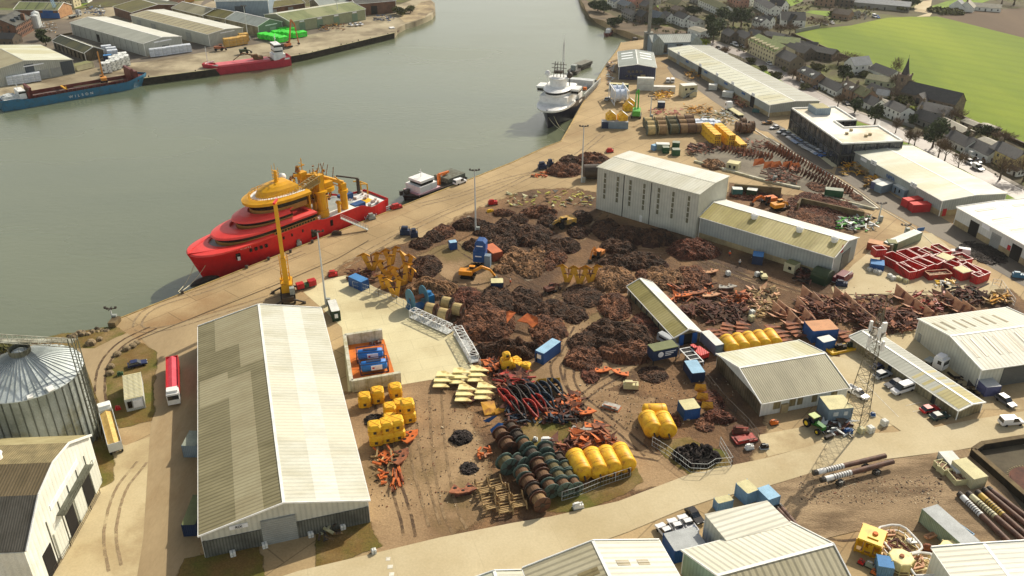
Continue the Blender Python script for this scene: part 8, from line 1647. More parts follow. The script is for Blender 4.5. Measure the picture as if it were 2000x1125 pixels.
def Ay(lb,p,rz,m,reach=7,wheeled=False,boomup=5,s_=1.0,tilt=.0,name='excavator',boomonly=False):
 r=Ad(name,lb,name.replace('_',' '),(p.x,p.y,0),rz);r.scale=(s_,)*3
 if not wheeled:
  for y in(-1.2,1.2):mb=MB();mb.loft([[(x,y-.3,z),(x,y+.3,z)]for x,z in((-2.1,.5),(-1.7,0),(1.7,0),(2.1,.5),(1.7,.95),(-1.7,.95),(-2.1,.5))],0,False);mb.box(-1.8,1.8,y-.28,y+.28,.05,.9);mb.build('track',Ai,r)
 else:
  for x in(-1.5,1.5):
   for y in(-1.1,1.1):mb=MB();mb.lathe([(.3,-.25),(.75,-.25),(.75,.25),(.3,.25)],(x,y,.75),12,0,'y');mb.build('wheel',Bq,r)
 mb=MB();mb.box(-2.4,1.2,-1.3,1.3,1.1,2.3);mb.build('upper_body',m,r);mb=MB();mb.box(.2,1.6,.35,1.3,1.2,3.0);mb.build('cab',Av,r);mb=MB();mb.box(.1,1.7,.3,1.35,3.0,3.1);mb.build('cab_roof',m,r)
 mb=MB();mb.bar((.8,-.2,1.6),(reach*.5,-.2,boomup),.55,.7);mb.bar((reach*.5,-.2,boomup),(reach*.8,-.2,boomup*.8),.45,.6);mb.build('boom',m,r)
 mb=MB();mb.bar((reach*.8,-.2,boomup*.8),(reach,-.2,.9),.35,.5);mb.build('dipper_arm',m,r);mb=MB();mb.lathe([(.5,-.6),(.7,0),(.5,.6)],(reach,-.2,.6),8,0,'y');mb.build('bucket',Ae,r);return r
m_dig=Ac('digger_yellow',S(220,144,30),dirt=S(170,110,40))
Ay('yellow tracked excavator on the bare earth below the blue filter unit',G(9,1100,285),rd(-10),m_dig,7.5,boomup=3.6)
Ay('small orange digger with arched boom in front of the low dark heaps',G(7,1455,835),rd(235),Ac('digger_orange',S(206,130,60)),5,boomup=4.6,s_=.85)
Ay('orange excavator with folded boom behind the low workshop roof',G(8,1215,420),rd(200),B3,6,boomup=3.0)
Ay('dark and yellow tracked loader behind the low workshop roof',G(8,1285,462),rd(20),m_dig,3.5,boomup=2.4)
Ay('yellow wheel loader at the foot of the dark heaps',G(7,1215,610),rd(205),Aa('loader_yellow',S(206,160,60),S(140,120,90),s=1),3.6,True,2.0,s_=1.25,name='wheel_loader')
Ay('tall orange material handler on the far quay above the blue ship',G(1,790,620),rd(118),Ac('handler_orange',S(206,140,60)),9,boomup=13,s_=1.0,name='material_handler')
Ay('tall brown material handler beside the green covered stacks',G(2,880,350),rd(60),Ac('handler_brown',S(170,96,50)),8,boomup=14,s_=1.0,name='material_handler')
Ay('small white and yellow loader on the dirt track by the white cube tank',G(8,1180,945),rd(90),tp['cream'],2.5,boomup=1.8,s_=.6,name='wheel_loader')
Ay('dark green loader parked on the far quay behind the red ship',G(2,555,395),rd(20),Ac('loader_green',S(60,70,44)),3.6,True,1.8,s_=1.0,name='wheel_loader')
Ay('yellow and maroon forklift before the ribbed shed across the river',G(27,1225,580),rd(10),Ac('forklift_mix',S(150,90,60)),3.6,True,1.8,s_=1.0,name='wheel_loader')
Ay('orange-brown digger tangled in the wire by the wet ground',G(9,1740,400),rd(30),Ab,4,boomup=3,s_=.7)
Ay('red forklift with rounded body beside the blue cabin',G(10,985,930),rd(120),Bx,3.2,True,2.4,s_=.95,name='wheel_loader')
p=G(3,970,672);r=Ad('green_crane','bright green tracked crane with upright double boom on the far quay','crane',(p.x,p.y,0),rd(80))
mb=MB();mb.box(-3,2.5,-1.6,1.6,1.1,3.2);mb.build('machine_house',Bm,r)
for y in(-1.7,1.7):mb=MB();mb.box(-2.8,2.8,y-.4,y+.4,0,1.1);mb.build('track',Ae,r)
ht_=hz(p.y,R(3,970,470)[1]);mb=MB();mb.bar((1.4,-.5,2.4),(1.9,-.3,ht_),.6,.8);mb.build('main_boom',Bm,r);mb=MB();mb.bar((.3,.7,2.4),(1.0,.6,ht_*.9),.5,.6);mb.bar((1.0,.6,ht_*.9),(1.9,-.3,ht_),.5);mb.build('folded_jib',Bm,r)
p=G(26,800,255);r=Ad('tower_crane','pale blue lattice harbour crane rising past the top left edge','crane',(p.x,p.y,0));ht_=hz(p.y,-30);m_cb=Ac('crane_blue',S(140,170,190))
mb=MB();mb.box(-5,4,-3,3,1.2,5.2);mb.build('machine_house',CMM['blue'],r);mb=MB();mb.box(-1.4,1.4,-2,2,0,1.2);mb.build('undercarriage',Bx,r)
mb=MB()
for s_ in(-.9,.9):
 for t_ in(-.6,.6):mb.bar((2+t_,s_,4),(-1+t_*.5,s_*.5,ht_),.3)
for k in range(14):z_=4+(ht_-4)*k/14;x_=2-3*k/14;mb.bar((x_-.6,-.9,z_),(x_+.4,.9,z_+2),.2)
mb.build('lattice_boom',m_cb,r)
def At(lbf,reg,spots,mat,d,grp,rz=.5,nm='wrapped_bale'):
 pr=None
 for i,(x,y,z_)in enumerate(spots):
  p=G(reg,x,y)
  if pr is None:pr=bundle(nm,'','bale',(p.x,p.y,z_),rz,mat,d,grp);o=pr
  else:o=dup(pr,(p.x,p.y,z_),rz)
  o['label']=lbf.format(ORD[i//2 if spots[1][2]else i],'upper' if z_ else 'lower')
def two(L_,h):return[q_ for x,y in L_ for q_ in((x,y,0),(x,y,h))]
Cg=Aa('bale_white',S(214,220,226),S(180,188,198),s=.8,rough=.4);m_tb=Aa('timber_yellow',S(206,168,92),S(180,140,70),s=.8)
At('white wrapped timber pack, {} from the left before the grey shed, {} layer',1,two([(1175,425),(1235,418),(1300,408),(1358,400),(1418,392)],2.0),Cg,(4.6,3.2,1.95),'white packs before the grey shed')
At('yellow timber pack, {} from the left before the ribbed shed, {} layer',1,two([(1735,350),(1790,342),(1840,332),(1850,312)],2.2),m_tb,(5,3.6,2.1),'yellow timber packs')
At('white wrapped bale, {} from the left before the corner shed, {} layer',1,two([(105,635),(185,625),(270,612),(150,600),(235,590)],2.0),Cg,(5,3.4,1.95),'white bales before the corner shed')
At('white and black bale, {} in the long heap behind the orange handler, {} layer',1,two([(815,545),(850,530),(885,520),(920,505),(955,490),(870,500),(905,488),(940,470)],2.4),Aa('bale_marbled',S(226,228,222),S(90,90,84),s=.9,rough=.4,contrast=(.55,.62)),(4.2,4.2,2.3),'marbled white bales')
At('pale blue bale, {} in the small stack beside the mossy store, {} layer',1,two([(815,400),(850,415),(860,435)],2.0),Cg,(5,3,1.95),'pale bales beside the mossy store')
At('fluorescent green covered stack, {} of the group behind the handler',2,[(700,280,0),(735,285,0),(770,292,0),(805,302,0),(835,305,0),(800,262,0),(835,262,0),(870,265,0),(905,272,0),(940,272,0),(975,268,0),(850,240,0),(890,240,0),(950,212,0),(980,212,0),(1065,190,0),(1095,188,0),(1130,175,0)],Aa('tarp_green',S(70,230,60),S(50,200,50),s=.5,rough=.5),(5.5,4.5,2.8),'fluorescent green stacks',.7,'covered_stack')
At('yellow timber pack, {} at the top edge across the river',27,[(720,35,0),(760,30,0),(800,28,0),(840,22,0),(860,15,0)],m_tb,(8,5,3),'yellow packs at the top edge')
for i,(x0,y0,x1,y1,w_,h_,sd,tpp,lb)in enumerate([(590,540,715,510,5,2.6,'cream','moss','long cream low building beside the mossy store'),(790,460,850,455,3,2.4,'dblue','blue','small dark blue box beside the pale bales across the river')]):By(lb,(1,x0,y0,x1,y1),w_,h_,sd,tpp,cat='cabin',name='site_cabin')
p=G(26,1000,190);mb=MB();mb.lathe([(.3,0),(2.2,.4),(2.6,2.4),(1.6,4.4),(.2,5)],n=14);tag(mb.build('storage_sphere',Ac('magenta_paint',S(170,40,100)),loc=(p.x,p.y,0)),'magenta round tank beside the orange brick gable','tank')
for i,(x,y)in enumerate([(500,400),(540,405),(560,385)]):
 p=G(26,x,y);mb=MB();mb.lathe([(2.2,0),(2.2,6+i),(.3,7+i)],n=12);tag(mb.build('storage_silo',Ak,loc=(p.x,p.y,0)),f'pale upright tank beside the brick mill, {["left","middle","right"][i]} of three','tank','pale tanks beside the brick mill')
for i,(x,y)in enumerate([(10,1015),(480,830),(640,770),(800,715),(960,645)]):
 p=G(6,x,y)+Ve((.8,-.8,0));mb=MB();mb.lathe([(.4,0),(.3,.5),(.5,.6),(.45,.85),(.1,.95)],n=12);tag(mb.build('mooring_bollard',Ae,loc=(p.x,p.y,0)),f'iron bollard on the quay edge, {ORD[i]} along the red ship from its bow','bollard','iron bollards on the quay edge')
a,rz,L_=Au(15,795,150,850,150);mb=MB();mb.box(0,L_,0,3.4,-3.5,1.3);tag(mb.build('concrete_dolphin',B5,loc=(a.x,a.y,0),rz=rz),'square concrete block at the quay end by the lamp post','concrete block')
rk=MB()
def rock(mb,c,s_):
 k=random.random()*50;rings=[]
 for j in range(4):
  z=s_*(.0,.5,.8,.95)[j];rr=s_*(1,.95,.65,.2)[j];rings.append([(c.x+rr*cos(a)*(1+.3*noise.noise((cos(a)+k,sin(a),z))),c.y+rr*sin(a)*(1+.3*noise.noise((cos(a)+k,sin(a)+4,z))),c.z+z)for a in[i*pi/3+.3 for i in range(6)]])
 mb.loft(rings)
mb=MB()
for i in range(150):
 t_=random.random();a=G(15,220+570*t_,285-130*t_);rock(mb,Ve((a.x+rnd(-1.5,.5),a.y+rnd(-1.2,.8),rnd(-1.5,.0))),rnd(.4,1.0))
tag(mb.build('rock_armour',Aa('rock_brown',S(140,122,92),S(84,72,52),s=1.2,island=.4,fine=.2)),'band of brown armour rocks along the waterline below the grassy bank','rocks',kind='stuff')
for i,(x,y,s_)in enumerate([(1000,270,.9),(975,290,1.0),(930,310,1.1),(860,350,1.0),(815,440,1.0),(810,490,1.0),(670,270,1.3),(730,240,.9)]):
 mb=MB();rock(mb,Ve((0,0,0)),s_);p=G(15,x,y);tag(mb.build('kerb_boulder',MC['rock_brown'],loc=(p.x,p.y,0)),f'pale boulder edging the curved track, {ORD[i]} from the quay end','boulder','boulders edging the curved track')
p=G(5,1180,1045);r=Ad('road_sign','blue direction sign on two posts by the skip yard fence','road sign',(p.x,p.y,0),.3);mb=MB();mb.box(-1.3,1.3,-.05,.05,1.6,2.8);mb.build('panel',Bf,r);mb=MB();[mb.bar((x,0,0),(x,0,2.0),.1)for x in(-1,1)];mb.build('post',Ak,r)
a,rz,L_=Au(8,1502,962,1612,1000);r=Ad('arched_store','dark green arched store at the corner of the low workshop','store',(a.x,a.y,0),rz);mb=MB();W_=5.0
mb.loft([[(x,W_/2-W_/2*cos(t),2.0+1.6*sin(t)if 0<t<pi else 2.0)for t in[k*pi/8 for k in range(9)]]for x in(0,L_)],0,False);mb.build('arched_roof',tp['dgreen'],r);mb=MB();mb.box(0,L_,0,W_,0,2.0)
for x in(0,L_):mb.add([(x,W_/2-W_/2*cos(k*pi/8),2.0+1.6*sin(k*pi/8))for k in range(9)],[tuple(range(9))])
mb.build('wall',CMM['dgreen'],r)
s=An('office_row','long low pale-roofed office row between the timber-clad store and the ribbed warehouse',q(11,610,820),q(12,1490,405),q(12,1622,380),hr=3.0,W=6.8,base=q(12,1485,480),bend='B',roof=('grey','grey'),wall='drab',cat='offices')
for t in(.60,.69,.765):s.sky(0,s.L*t,.8,.02,1,MC['roof_moss'],'roof_strip',.02);s.sky(1,s.L*t,.8,.02,1,MC['roof_moss'],'roof_strip',.02)
s.sky(0,s.L*.90,s.L*.19,.02,1,MC['roof_moss'],'roof_strip',.03);s.sky(1,s.L*.90,s.L*.19,.02,1,MC['roof_moss'],'roof_strip',.03)
for t in(.25,.4,.62,.8):s.face('s',s.L*t,1.0,0,2.1,Av,'door')
m_hv=Ac('hi_vis_orange',S(232,90,40));m_tr=Ac('dark_trousers',S(40,44,56));m_skin=Ac('skin',S(206,160,130))
def person(lb,p,rz,jacket):
 r=Ad('person',lb,'person',(p.x,p.y,0),rz);me=bpy.data.meshes.new('body')
 J=[(0,0,.95),(0,0,1.15),(0,0,1.42),(0,0,1.55),(0,0,1.68),(0,.18,1.40),(.08,.32,1.14),(.2,.3,.95),(0,-.18,1.40),(-.05,-.3,1.14),(.05,-.32,.92),(0,.1,.9),(.06,.13,.5),(0,.14,.08),(.15,.14,.04),(0,-.1,.9),(-.06,-.13,.5),(-.12,-.14,.08),(.03,-.14,.04)]
 Ed=[(0,1),(1,2),(2,3),(3,4),(2,5),(5,6),(6,7),(2,8),(8,9),(9,10),(0,11),(11,12),(12,13),(13,14),(0,15),(15,16),(16,17),(17,18)];Rd=[.15,.15,.17,.06,.11,.08,.05,.04,.08,.05,.04,.1,.07,.05,.04,.1,.07,.05,.04]
 mb=MB()
 for a_,b_ in Ed:mb.tube(J[a_],J[b_],Rd[a_],Rd[b_],8)
 for i,(j_,r_)in enumerate(zip(J,Rd)):mb.lathe([(r_*.3,-r_*.95),(r_*.9,-r_*.45),(r_,0),(r_*.9,r_*.45),(r_*.3,r_*.95)],j_,8)
 mb.build('body',m_skin,r,smooth=True)
 mb=MB();mb.lathe([(.19,.85),(.2,1.1),(.22,1.4),(.1,1.52)],(0,0,0),10);[mb.tube(J[a_],J[b_],Rd[a_]+.03,Rd[b_]+.03,8)for a_,b_ in((5,6),(6,7),(8,9),(9,10))];mb.build('jacket',jacket,r)
 mb=MB();[mb.tube(J[a_],J[b_],Rd[a_]+.03,Rd[b_]+.03,8)for a_,b_ in((11,12),(12,13),(15,16),(16,17))];mb.build('trousers',m_tr,r)
 mb=MB();mb.lathe([(.14,0),(.14,.06),(.08,.13),(.01,.15)],(0,0,1.70),10);mb.build('helmet',Ag,r)
person('person in orange work clothes walking on the wet ground by the blue box',G(9,1427,345),.4,m_hv)
person('person in bright orange beside the low workshop wall',G(8,945,790),1.4,m_hv)
person('small figure in white helmet on the dirt track',G(8,1015,850),2,Ak)
# ---------------- village ----------------
hw={k:Aa('house_'+k,S(*c),tuple(x*.85 for x in S(*c)),s=.4,rough=.85,fine=.1)for k,c in dict(white=(222,222,214),cream=(206,194,156),stone=(120,108,90),dstone=(92,82,70),brown=(138,112,90),yellow=(196,178,120),pink=(176,130,110),grey=(140,138,130),green=(176,182,150)).items()}
hr_={k:Aa('slates_'+k,S(*c),tuple(x*.78 for x in S(*c)),s=.6,rough=.6,fine=.12,ribs=.45,ribdir='y',ribd=.15)for k,c in dict(slate=(84,82,80),dark=(60,60,60),moss=(104,104,62),brown=(98,84,70),pale=(146,140,120),bluegrey=(110,118,124),green=(128,140,78),red=(150,84,64)).items()}
B6=Aa('house_window',S(50,52,56),rough=.2,spec=.7);m_chim=Aa('chimney_stone',S(136,120,98),S(100,88,72),s=1)
SA=atan2((stw[8]-stw[3]).y,(stw[8]-stw[3]).x)
WU={}
def house(label,reg,x,y,L,W,he,rise,wall,roof,da=0.0,cat='house',name='house',storeys=None,chim=2,dorm=0,porch=0,group=None,win=None):
 p=G(reg,x,y);rz=SA+da;r=Ad(name,label,cat,(p.x,p.y,0),rz,group)
 mb=MB();mb.add([(-L/2,0,-1),(L/2,0,-1),(L/2,W,-1),(-L/2,W,-1),(-L/2,0,he),(L/2,0,he),(L/2,W,he),(-L/2,W,he),(-L/2,W/2,he+rise),(L/2,W/2,he+rise)],[(0,1,5,4),(1,2,6,9,5),(2,3,7,6),(3,0,4,8,7),(4,5,9,8),(7,8,9,6)]);mb.build('wall',hw[wall],r)
 mb=MB();o=.25;sl_=rise/(W/2)
 for y0,f in((-o,BF),(W+o,[tuple(reversed(q_))for q_ in BF])):
  z0=he-sl_*o+.05;z1=he+rise+.05;vs=[(-L/2-.15,y0,z0),(L/2+.15,y0,z0),(L/2+.15,W/2,z1),(-L/2-.15,W/2,z1)];mb.add(vs+[(a,b,c+.14)for a,b,c in vs],f)
 mb.build('roof',hr_[roof],r)
 r.scale=(.88,.82,.78);wu=WU.get(1)
 st_=storeys or(2 if he>4 else 1);n_=win or max(2,int(L/3.2));hs=he/st_;wb=[]
 for k in range(st_):
  for i in range(n_):
   xx=-L/2+L*(i+.5)/n_
   if k==0 and i==n_//2:wb.append((xx,-.02,1.0,1.0,.1,2.0))
   else:wb.append((xx,-.02,k*hs+.85+(min(2.1,hs-.3)-.85)/2,1.0,.1,min(2.1,hs-.3)-.85))
  for yy in(W*.3,W*.7):
   wb.append((L/2+.02,yy,k*hs+.85+(min(2.1,hs-.3)-.85)/2,.1,.8,min(2.1,hs-.3)-.85))
 for x_,y_,z_,a_,b_,c_ in wb:WU[1]=unit(WU.get(1),'window',B6,r,(x_,y_,z_),(a_,b_,max(.3,c_)))
 for i in range(chim):
  mb=MB();xx=(-L/2+.6)if i==0 else((L/2-.6)if i==1 else 0);mb.box(xx-.45,xx+.45,W/2-.6,W/2+.6,he+rise-.5,he+rise+1.5);[mb.tube((xx,W/2+dy,he+rise+1.5),(xx,W/2+dy,he+rise+2.0),.14,.14,6)for dy in(-.35,0,.35)];mb.build('chimney',m_chim,r)
 for i in range(dorm):
  xx=-L/2+L*(i+.5)/dorm;mb=MB();mb.box(xx-.8,xx+.8,.4,W/2,he,he+1.5);mb.add([(xx-1,.3,he+1.5),(xx+1,.3,he+1.5),(xx,.3,he+2.2),(xx-1,W/2,he+1.5),(xx+1,W/2,he+1.5),(xx,W/2,he+2.2)],[(0,1,2),(0,2,5,3),(2,1,4,5)]);dd=mb.build('dormer',hw['white' if dorm<5 else wall],r);mb=MB();mb.box(xx-.5,xx+.5,.34,.42,he+.4,he+1.3);mb.build('pane',B6,dd)
 if porch:mb=MB();mb.box(-1.2,1.2,-1.8,0,0,2.6);mb.build('porch',hw[wall],r)
 return r
HL=[
('dark stone terrace house nearest the street bend, three white cars in front',22,210,190,12,8,5.5,3,'dstone','slate',0,dict(chim=2)),
('brown stone terrace house with light window surrounds behind the white van',22,440,235,15,8,6,3,'stone','slate',0,dict(chim=2)),
('dark gabled stone house between the terrace and the cream building',22,620,225,9,9,6,3.5,'dstone','slate',.25,dict(chim=1)),
('large cream three-storey building with green roof and row of dormers',22,775,455,32,14,8.5,3.4,'cream','green',0,dict(storeys=3,win=10,dorm=7,chim=0)),
('tall narrow dark stone house right of the cream building',22,1130,620,16,10,6.5,3.5,'stone','slate',.0,dict(chim=2)),
('red-brown stone terrace with two white dormers on the street',22,1500,870,17,8,5.5,3,'brown','slate',0,dict(dorm=2,chim=1)),
('long low white cottage row with black-framed windows on the street',23,560,560,24,8,3.2,3,'white','slate',0,dict(win=7,chim=2)),
('brown stone house with wide white dormer right of the white cottages',23,900,680,12,8,5.5,3,'brown','brown',0,dict(dorm=2,chim=1)),
('brown stone terrace house with white door beside the evergreen bush',23,1080,760,13,8,5.5,3.2,'brown','moss',0,dict(chim=2)),
('white cottage with grey roof and paired windows behind the dark bush',23,1230,850,13,8,3.5,3,'white','slate',0,dict(chim=2)),
('small flat white garage house with green windows above the bush',23,1500,850,9,6,3,1,'white','pale',0,dict(chim=0)),
('two-storey white house with black door right of the round dark tree',23,1650,1020,13,8,5.6,2.4,'white','slate',0,dict(chim=2,win=4)),
('brown cottage with tall dark roof behind a low white wall',24,740,410,13,8,3.2,3.5,'grey','dark',.1,dict(chim=1)),
('grey hip-roofed house with white verge behind the brown cottage',24,850,340,14,10,4.5,3,'grey','slate',.5,dict(chim=1)),
('long flat pale-roofed bungalow above the big evergreen tree',24,1060,480,20,7,3,1.2,'stone','pale',-.05,dict(chim=2)),
('white-walled cottage beside the hedge right of the big evergreen tree',24,1130,680,15,8,3.2,3,'white','slate',-.05,dict(chim=1)),
('white bungalow with wide front windows and low white wall',24,1370,780,17,8,3.4,3,'white','slate',-.02,dict(chim=1,win=4,porch=1)),
('yellow two-storey house with grey gable near the right edge',24,1690,900,15,9,6,3,'yellow','slate',-.02,dict(chim=2)),
('white hall with tall arched windows beside the green field',23,1190,300,12,9,6,4,'white','bluegrey',pi/2+.1,dict(chim=0)),
('long white hall wing with dark roof beside the tall-windowed hall',23,1450,370,18,9,4,3,'white','dark',.05,dict(chim=0,win=7)),
('small white-gabled shed with pale blue front below the church',23,1500,720,6,7,3,2.2,'white','bluegrey',.8,dict(chim=0,win=2)),
('dark-roofed bungalow with white trim behind the stone terrace',23,1380,650,13,7,3,2.5,'brown','dark',.1,dict(chim=0)),
('low mossy bungalow between the white hall and the terrace',23,1450,480,14,9,3,2,'green','moss',.6,dict(chim=0)),
('long grey stone steading along the field edge behind the cream building',21,1450,800,30,7,3,2.5,'stone','slate',.1,dict(chim=0,win=5)),
('small white-gabled end house at the field corner',21,1690,830,7,6,3,2.5,'cream','slate',.9,dict(chim=0)),
('dark barn range behind the tall narrow stone house',21,1700,940,26,9,4.5,2.5,'dstone','dark',.55,dict(chim=0)),
('dark workshop gable left of the dark barn range',21,1400,950,16,10,5,3,'dstone','dark',.3,dict(chim=0)),
('grey annexe behind the cream three-storey building',21,1250,840,16,12,5.5,3,'grey','green',.9,dict(chim=0)),
('whitewashed double-gabled house among trees above the cream building',21,800,470,11,8,5.5,3,'white','slate',.1,dict(chim=1,dorm=2)),
('whitewashed gabled wing right of the double-gabled house',21,920,465,8,9,5.2,3.5,'white','slate',.6,dict(chim=1)),
('large white church hall with tall dark gable window at the field corner',21,1400,440,16,12,5,5,'white','dark',pi/2-.35,dict(chim=0,win=3)),
('dark stone wing left of the white church hall',21,1230,420,12,10,4.5,4.5,'dstone','dark',.3,dict(chim=1)),
('long white terrace with many windows and dark roof in the upper village',21,880,190,34,9,5.5,3,'white','slate',-.15,dict(win=9,chim=2)),
('white gabled end block right of the long white upper terrace',21,1090,200,12,10,5.5,4,'white','dark',.5,dict(chim=0)),
('long white terrace stepping downhill left of the upper green',20,1700,150,40,9,5.5,3,'white','moss',.0,dict(win=11,chim=2)),
('white two-storey house with eight windows above the shore',20,1420,360,18,8,6,2,'white','slate',.12,dict(win=4,chim=1)),
('white gabled house left of the eight-windowed house above the shore',20,1290,330,14,8,6,3,'white','dark',.1,dict(chim=2)),
('small white cottage pair on the shore road',20,1100,290,10,7,4.5,3,'white','slate',.1,dict(chim=1)),
('pale bluish gabled house with steep roof near the tower',20,960,300,12,8,4.5,4,'grey','bluegrey',.3,dict(chim=0)),
('dark timber house with steep gable above the mud shore',20,770,290,10,8,5,3.5,'dstone','dark',.2,dict(chim=0)),
('row of grey cottages above the mud shore',20,620,250,16,7,4.5,2.5,'grey','slate',.1,dict(chim=2)),
('teal-roofed white cottage at the river point',20,420,90,12,8,5,3,'white','bluegrey',.2,dict(chim=1)),
('teal-roofed grey cottage second from the river point',20,560,140,14,8,4.5,3,'grey','bluegrey',.2,dict(chim=1)),
('terracotta-roofed house in the upper shore village',20,660,80,16,9,5,3,'pink','red',.1,dict(chim=1)),
('tall grey stone house behind the shore cottages',20,820,190,9,8,7,3,'stone','slate',.2,dict(chim=1)),
('brown stone house with pale door left of the village green',20,880,200,10,8,5,3,'brown','moss',.3,dict(chim=0)),
('pale gabled church-like house at the top of the shore village',20,930,70,10,10,7,4,'grey','pale',.8,dict(chim=0)),
('grey-roofed bungalow at the top of the village green',20,1200,110,14,9,4,3,'cream','moss',.2,dict(chim=1)),
('brown-roofed cottage right of the village green',20,1250,190,12,8,3.5,2.5,'stone','brown',.2,dict(chim=0)),
('pale cottage right of the upper village lane',20,1500,40,12,8,4,3,'grey','slate',.2,dict(chim=1)),
('cream block of flats at the top of the upper terrace',21,420,110,14,10,6,2.5,'pink','brown',.2,dict(chim=1)),
('white house behind the cream flats in the upper village',21,560,90,12,8,5,3,'white','slate',.2,dict(chim=1)),
('brown house with conservatory behind the whitewashed houses',21,640,330,10,8,4,2.5,'stone','brown',.2,dict(chim=0)),
('silver-roofed farm shed at the top of the field',25,560,90,44,16,4,2.5,'grey','bluegrey',.85,dict(chim=0,win=4)),
('dark farm steading behind the meadow at the top edge',25,150,60,26,14,6,3,'dstone','bluegrey',.85,dict(chim=0)),
('brown farm barn left of the dark steading',25,40,62,14,10,6,3,'brown','slate',.85,dict(chim=0)),
('white triple-gabled farmhouse beyond the ploughed field, left gable',25,1420,105,10,11,3.5,4.5,'white','bluegrey',2.3,dict(chim=0,win=2)),
('white triple-gabled farmhouse beyond the ploughed field, middle gable',25,1510,112,10,11,3.5,4.5,'white','pale',2.3,dict(chim=1,win=2)),
('white low wing of the triple-gabled farmhouse at its right',25,1620,110,20,8,3,2.5,'white','pale',.9,dict(chim=0,win=5)),
('brown garden house beside the walled churchyard',25,200,190,12,9,4,3,'brown','brown',.6,dict(chim=1)),
('white-roofed tent garage above the hedge right of the flat bungalow',24,1510,480,8,6,2.2,.6,'white','pale',.1,dict(chim=0)),
('timber summer house left of the white tent garage',24,1290,440,8,6,2.5,1,'stone','pale',.1,dict(chim=0)),
('low brown outhouse with pale roof behind the white bungalow',24,1540,690,12,6,2.6,.9,'brown','pale',.0,dict(chim=0)),
('small white shed with a blue-grey door at the right street end',24,1840,1010,5,4,2.4,1.2,'white','slate',.1,dict(chim=0,win=2)),
('white flat-roofed store behind the evergreen on the street corner',20,1500,470,14,10,4,1,'white','pale',.2,dict(chim=0)),
('pale extension shed with teal roof behind the cream annexe',21,1060,690,14,8,4,2.2,'stone','slate',.5,dict(chim=0)),
('pink-brick house with white door beside the meadow at the top left',26,980,110,12,10,6,4,'cream','dark',1.2,dict(chim=0)),
('white house at the top left meadow edge',26,1130,40,16,10,6,3,'white','slate',1.4,dict(chim=0)),
('long dark brown shed with yellow lamps at the top left edge',26,700,45,44,12,5,4,'dstone','brown',1.15,dict(chim=0)),
('green-roofed hall left of the brick mill',26,90,235,16,12,3,1.5,'green','green',1.2,dict(chim=0)),
('white-roofed hall behind the brick mill gable',26,60,290,14,12,4,2,'grey','pale',1.2,dict(chim=0)),
('small dark house with white windows above the cream-roofed shed',26,70,655,12,10,4,3,'dstone','dark',1.2,dict(chim=1)),
('mossy dark house against the left edge below the brick mill',26,60,570,14,10,4,3,'dstone','moss',1.2,dict(chim=0)),
]
for t in HL:
 lb,reg,x,y,L_,W_,he,ri,wa,ro,da,kw=t;house(lb,reg,x,y,L_,W_,he,ri,wa,ro,da,**kw)
p=G(24,700,80);a1c,a2c=R(23,1640,400),R(4,1440,600)
c0=G(4,1225,655);r=Ad('stone_church','dark stone church with slender spire at the edge of the green field','church',(c0.x,c0.y,0),SA+.42);r.scale=(.82,.66,.60)
mst=Aa('church_stone',S(128,112,94),S(100,86,74),s=.6,rough=.9,fine=.2);mslt=hr_['slate']
mb=MB();L_,W_,he,ri=30,13,6,7;mb.add([(-4,0,-1),(L_-4,0,-1),(L_-4,W_,-1),(-4,W_,-1),(-4,0,he),(L_-4,0,he),(L_-4,W_,he),(-4,W_,he),(-4,W_/2,he+ri),(L_-4,W_/2,he+ri)],[(0,1,5,4),(1,2,6,9,5),(2,3,7,6),(3,0,4,8,7)]);mb.build('nave_wall',mst,r)
mb=MB();mb.add([(-4.3,-.4,he-.2),(L_-3.7,-.4,he-.2),(L_-3.7,W_/2,he+ri),(-4.3,W_/2,he+ri)],[(0,1,2,3)]);mb.add([(-4.3,W_+.4,he-.2),(L_-3.7,W_+.4,he-.2),(L_-3.7,W_/2,he+ri),(-4.3,W_/2,he+ri)],[(3,2,1,0)]);mb.build('nave_roof',hr_['moss']if 0 else mslt,r)
mb=MB();mb.add([(4,-5,0),(12,-5,0),(12,-5,5),(8,-5,9),(4,-5,5),(4,6,0),(12,6,0),(12,6,5),(8,6,9),(4,6,5)],[(0,1,2,3,4),(1,6,7,2),(5,0,4,9)]);mb.build('transept_wall',mst,r);mb=MB();mb.add([(3.7,-5.3,4.8),(8,-5.3,9.1),(8,6,9.1),(3.7,6,4.8)],[(0,1,2,3)]);mb.add([(12.3,-5.3,4.8),(8,-5.3,9.1),(8,6,9.1),(12.3,6,4.8)],[(3,2,1,0)]);mb.build('transept_roof',mslt,r)
tx,ty=-6.5,W_*.5;mb=MB();mb.box(tx-2.8,tx+2.8,ty-2.8,ty+2.8,-1,16.5);mb.box(tx-3.1,tx+3.1,ty-3.1,ty+3.1,16.2,16.8);[mb.box(tx+a-.3,tx+a+.3,ty+b-.3,ty+b+.3,16.8,18.2)for a in(-2.7,2.7)for b in(-2.7,2.7)];mb.build('tower',mst,r)
mb=MB();mb.lathe([(2.3,16.8),(1.2,22),(.08,29)],(tx,ty,0),8);mb.bar((tx,ty,29),(tx,ty,31),.1);mb.build('spire',Aa('spire_slate',S(78,72,72),S(62,56,56),s=1),r)
mb=MB();[mb.box(tx-.6+k*0,tx+.6,ty-2.9,ty-2.75,12,14.5)for k in(0,)];[mb.box(x-.6,x+.6,-.08,.02,2,4.6)for x in(-1,2,15,19,23)];mb.box(7,9,-5.08,-4.95,2,6);mb.build('window',B6,r)
wall('pale wall along the upper edge of the green field',[R and P((1553,64)),P((1600,55))],2.0,.6,hw['grey'],name='field_wall')
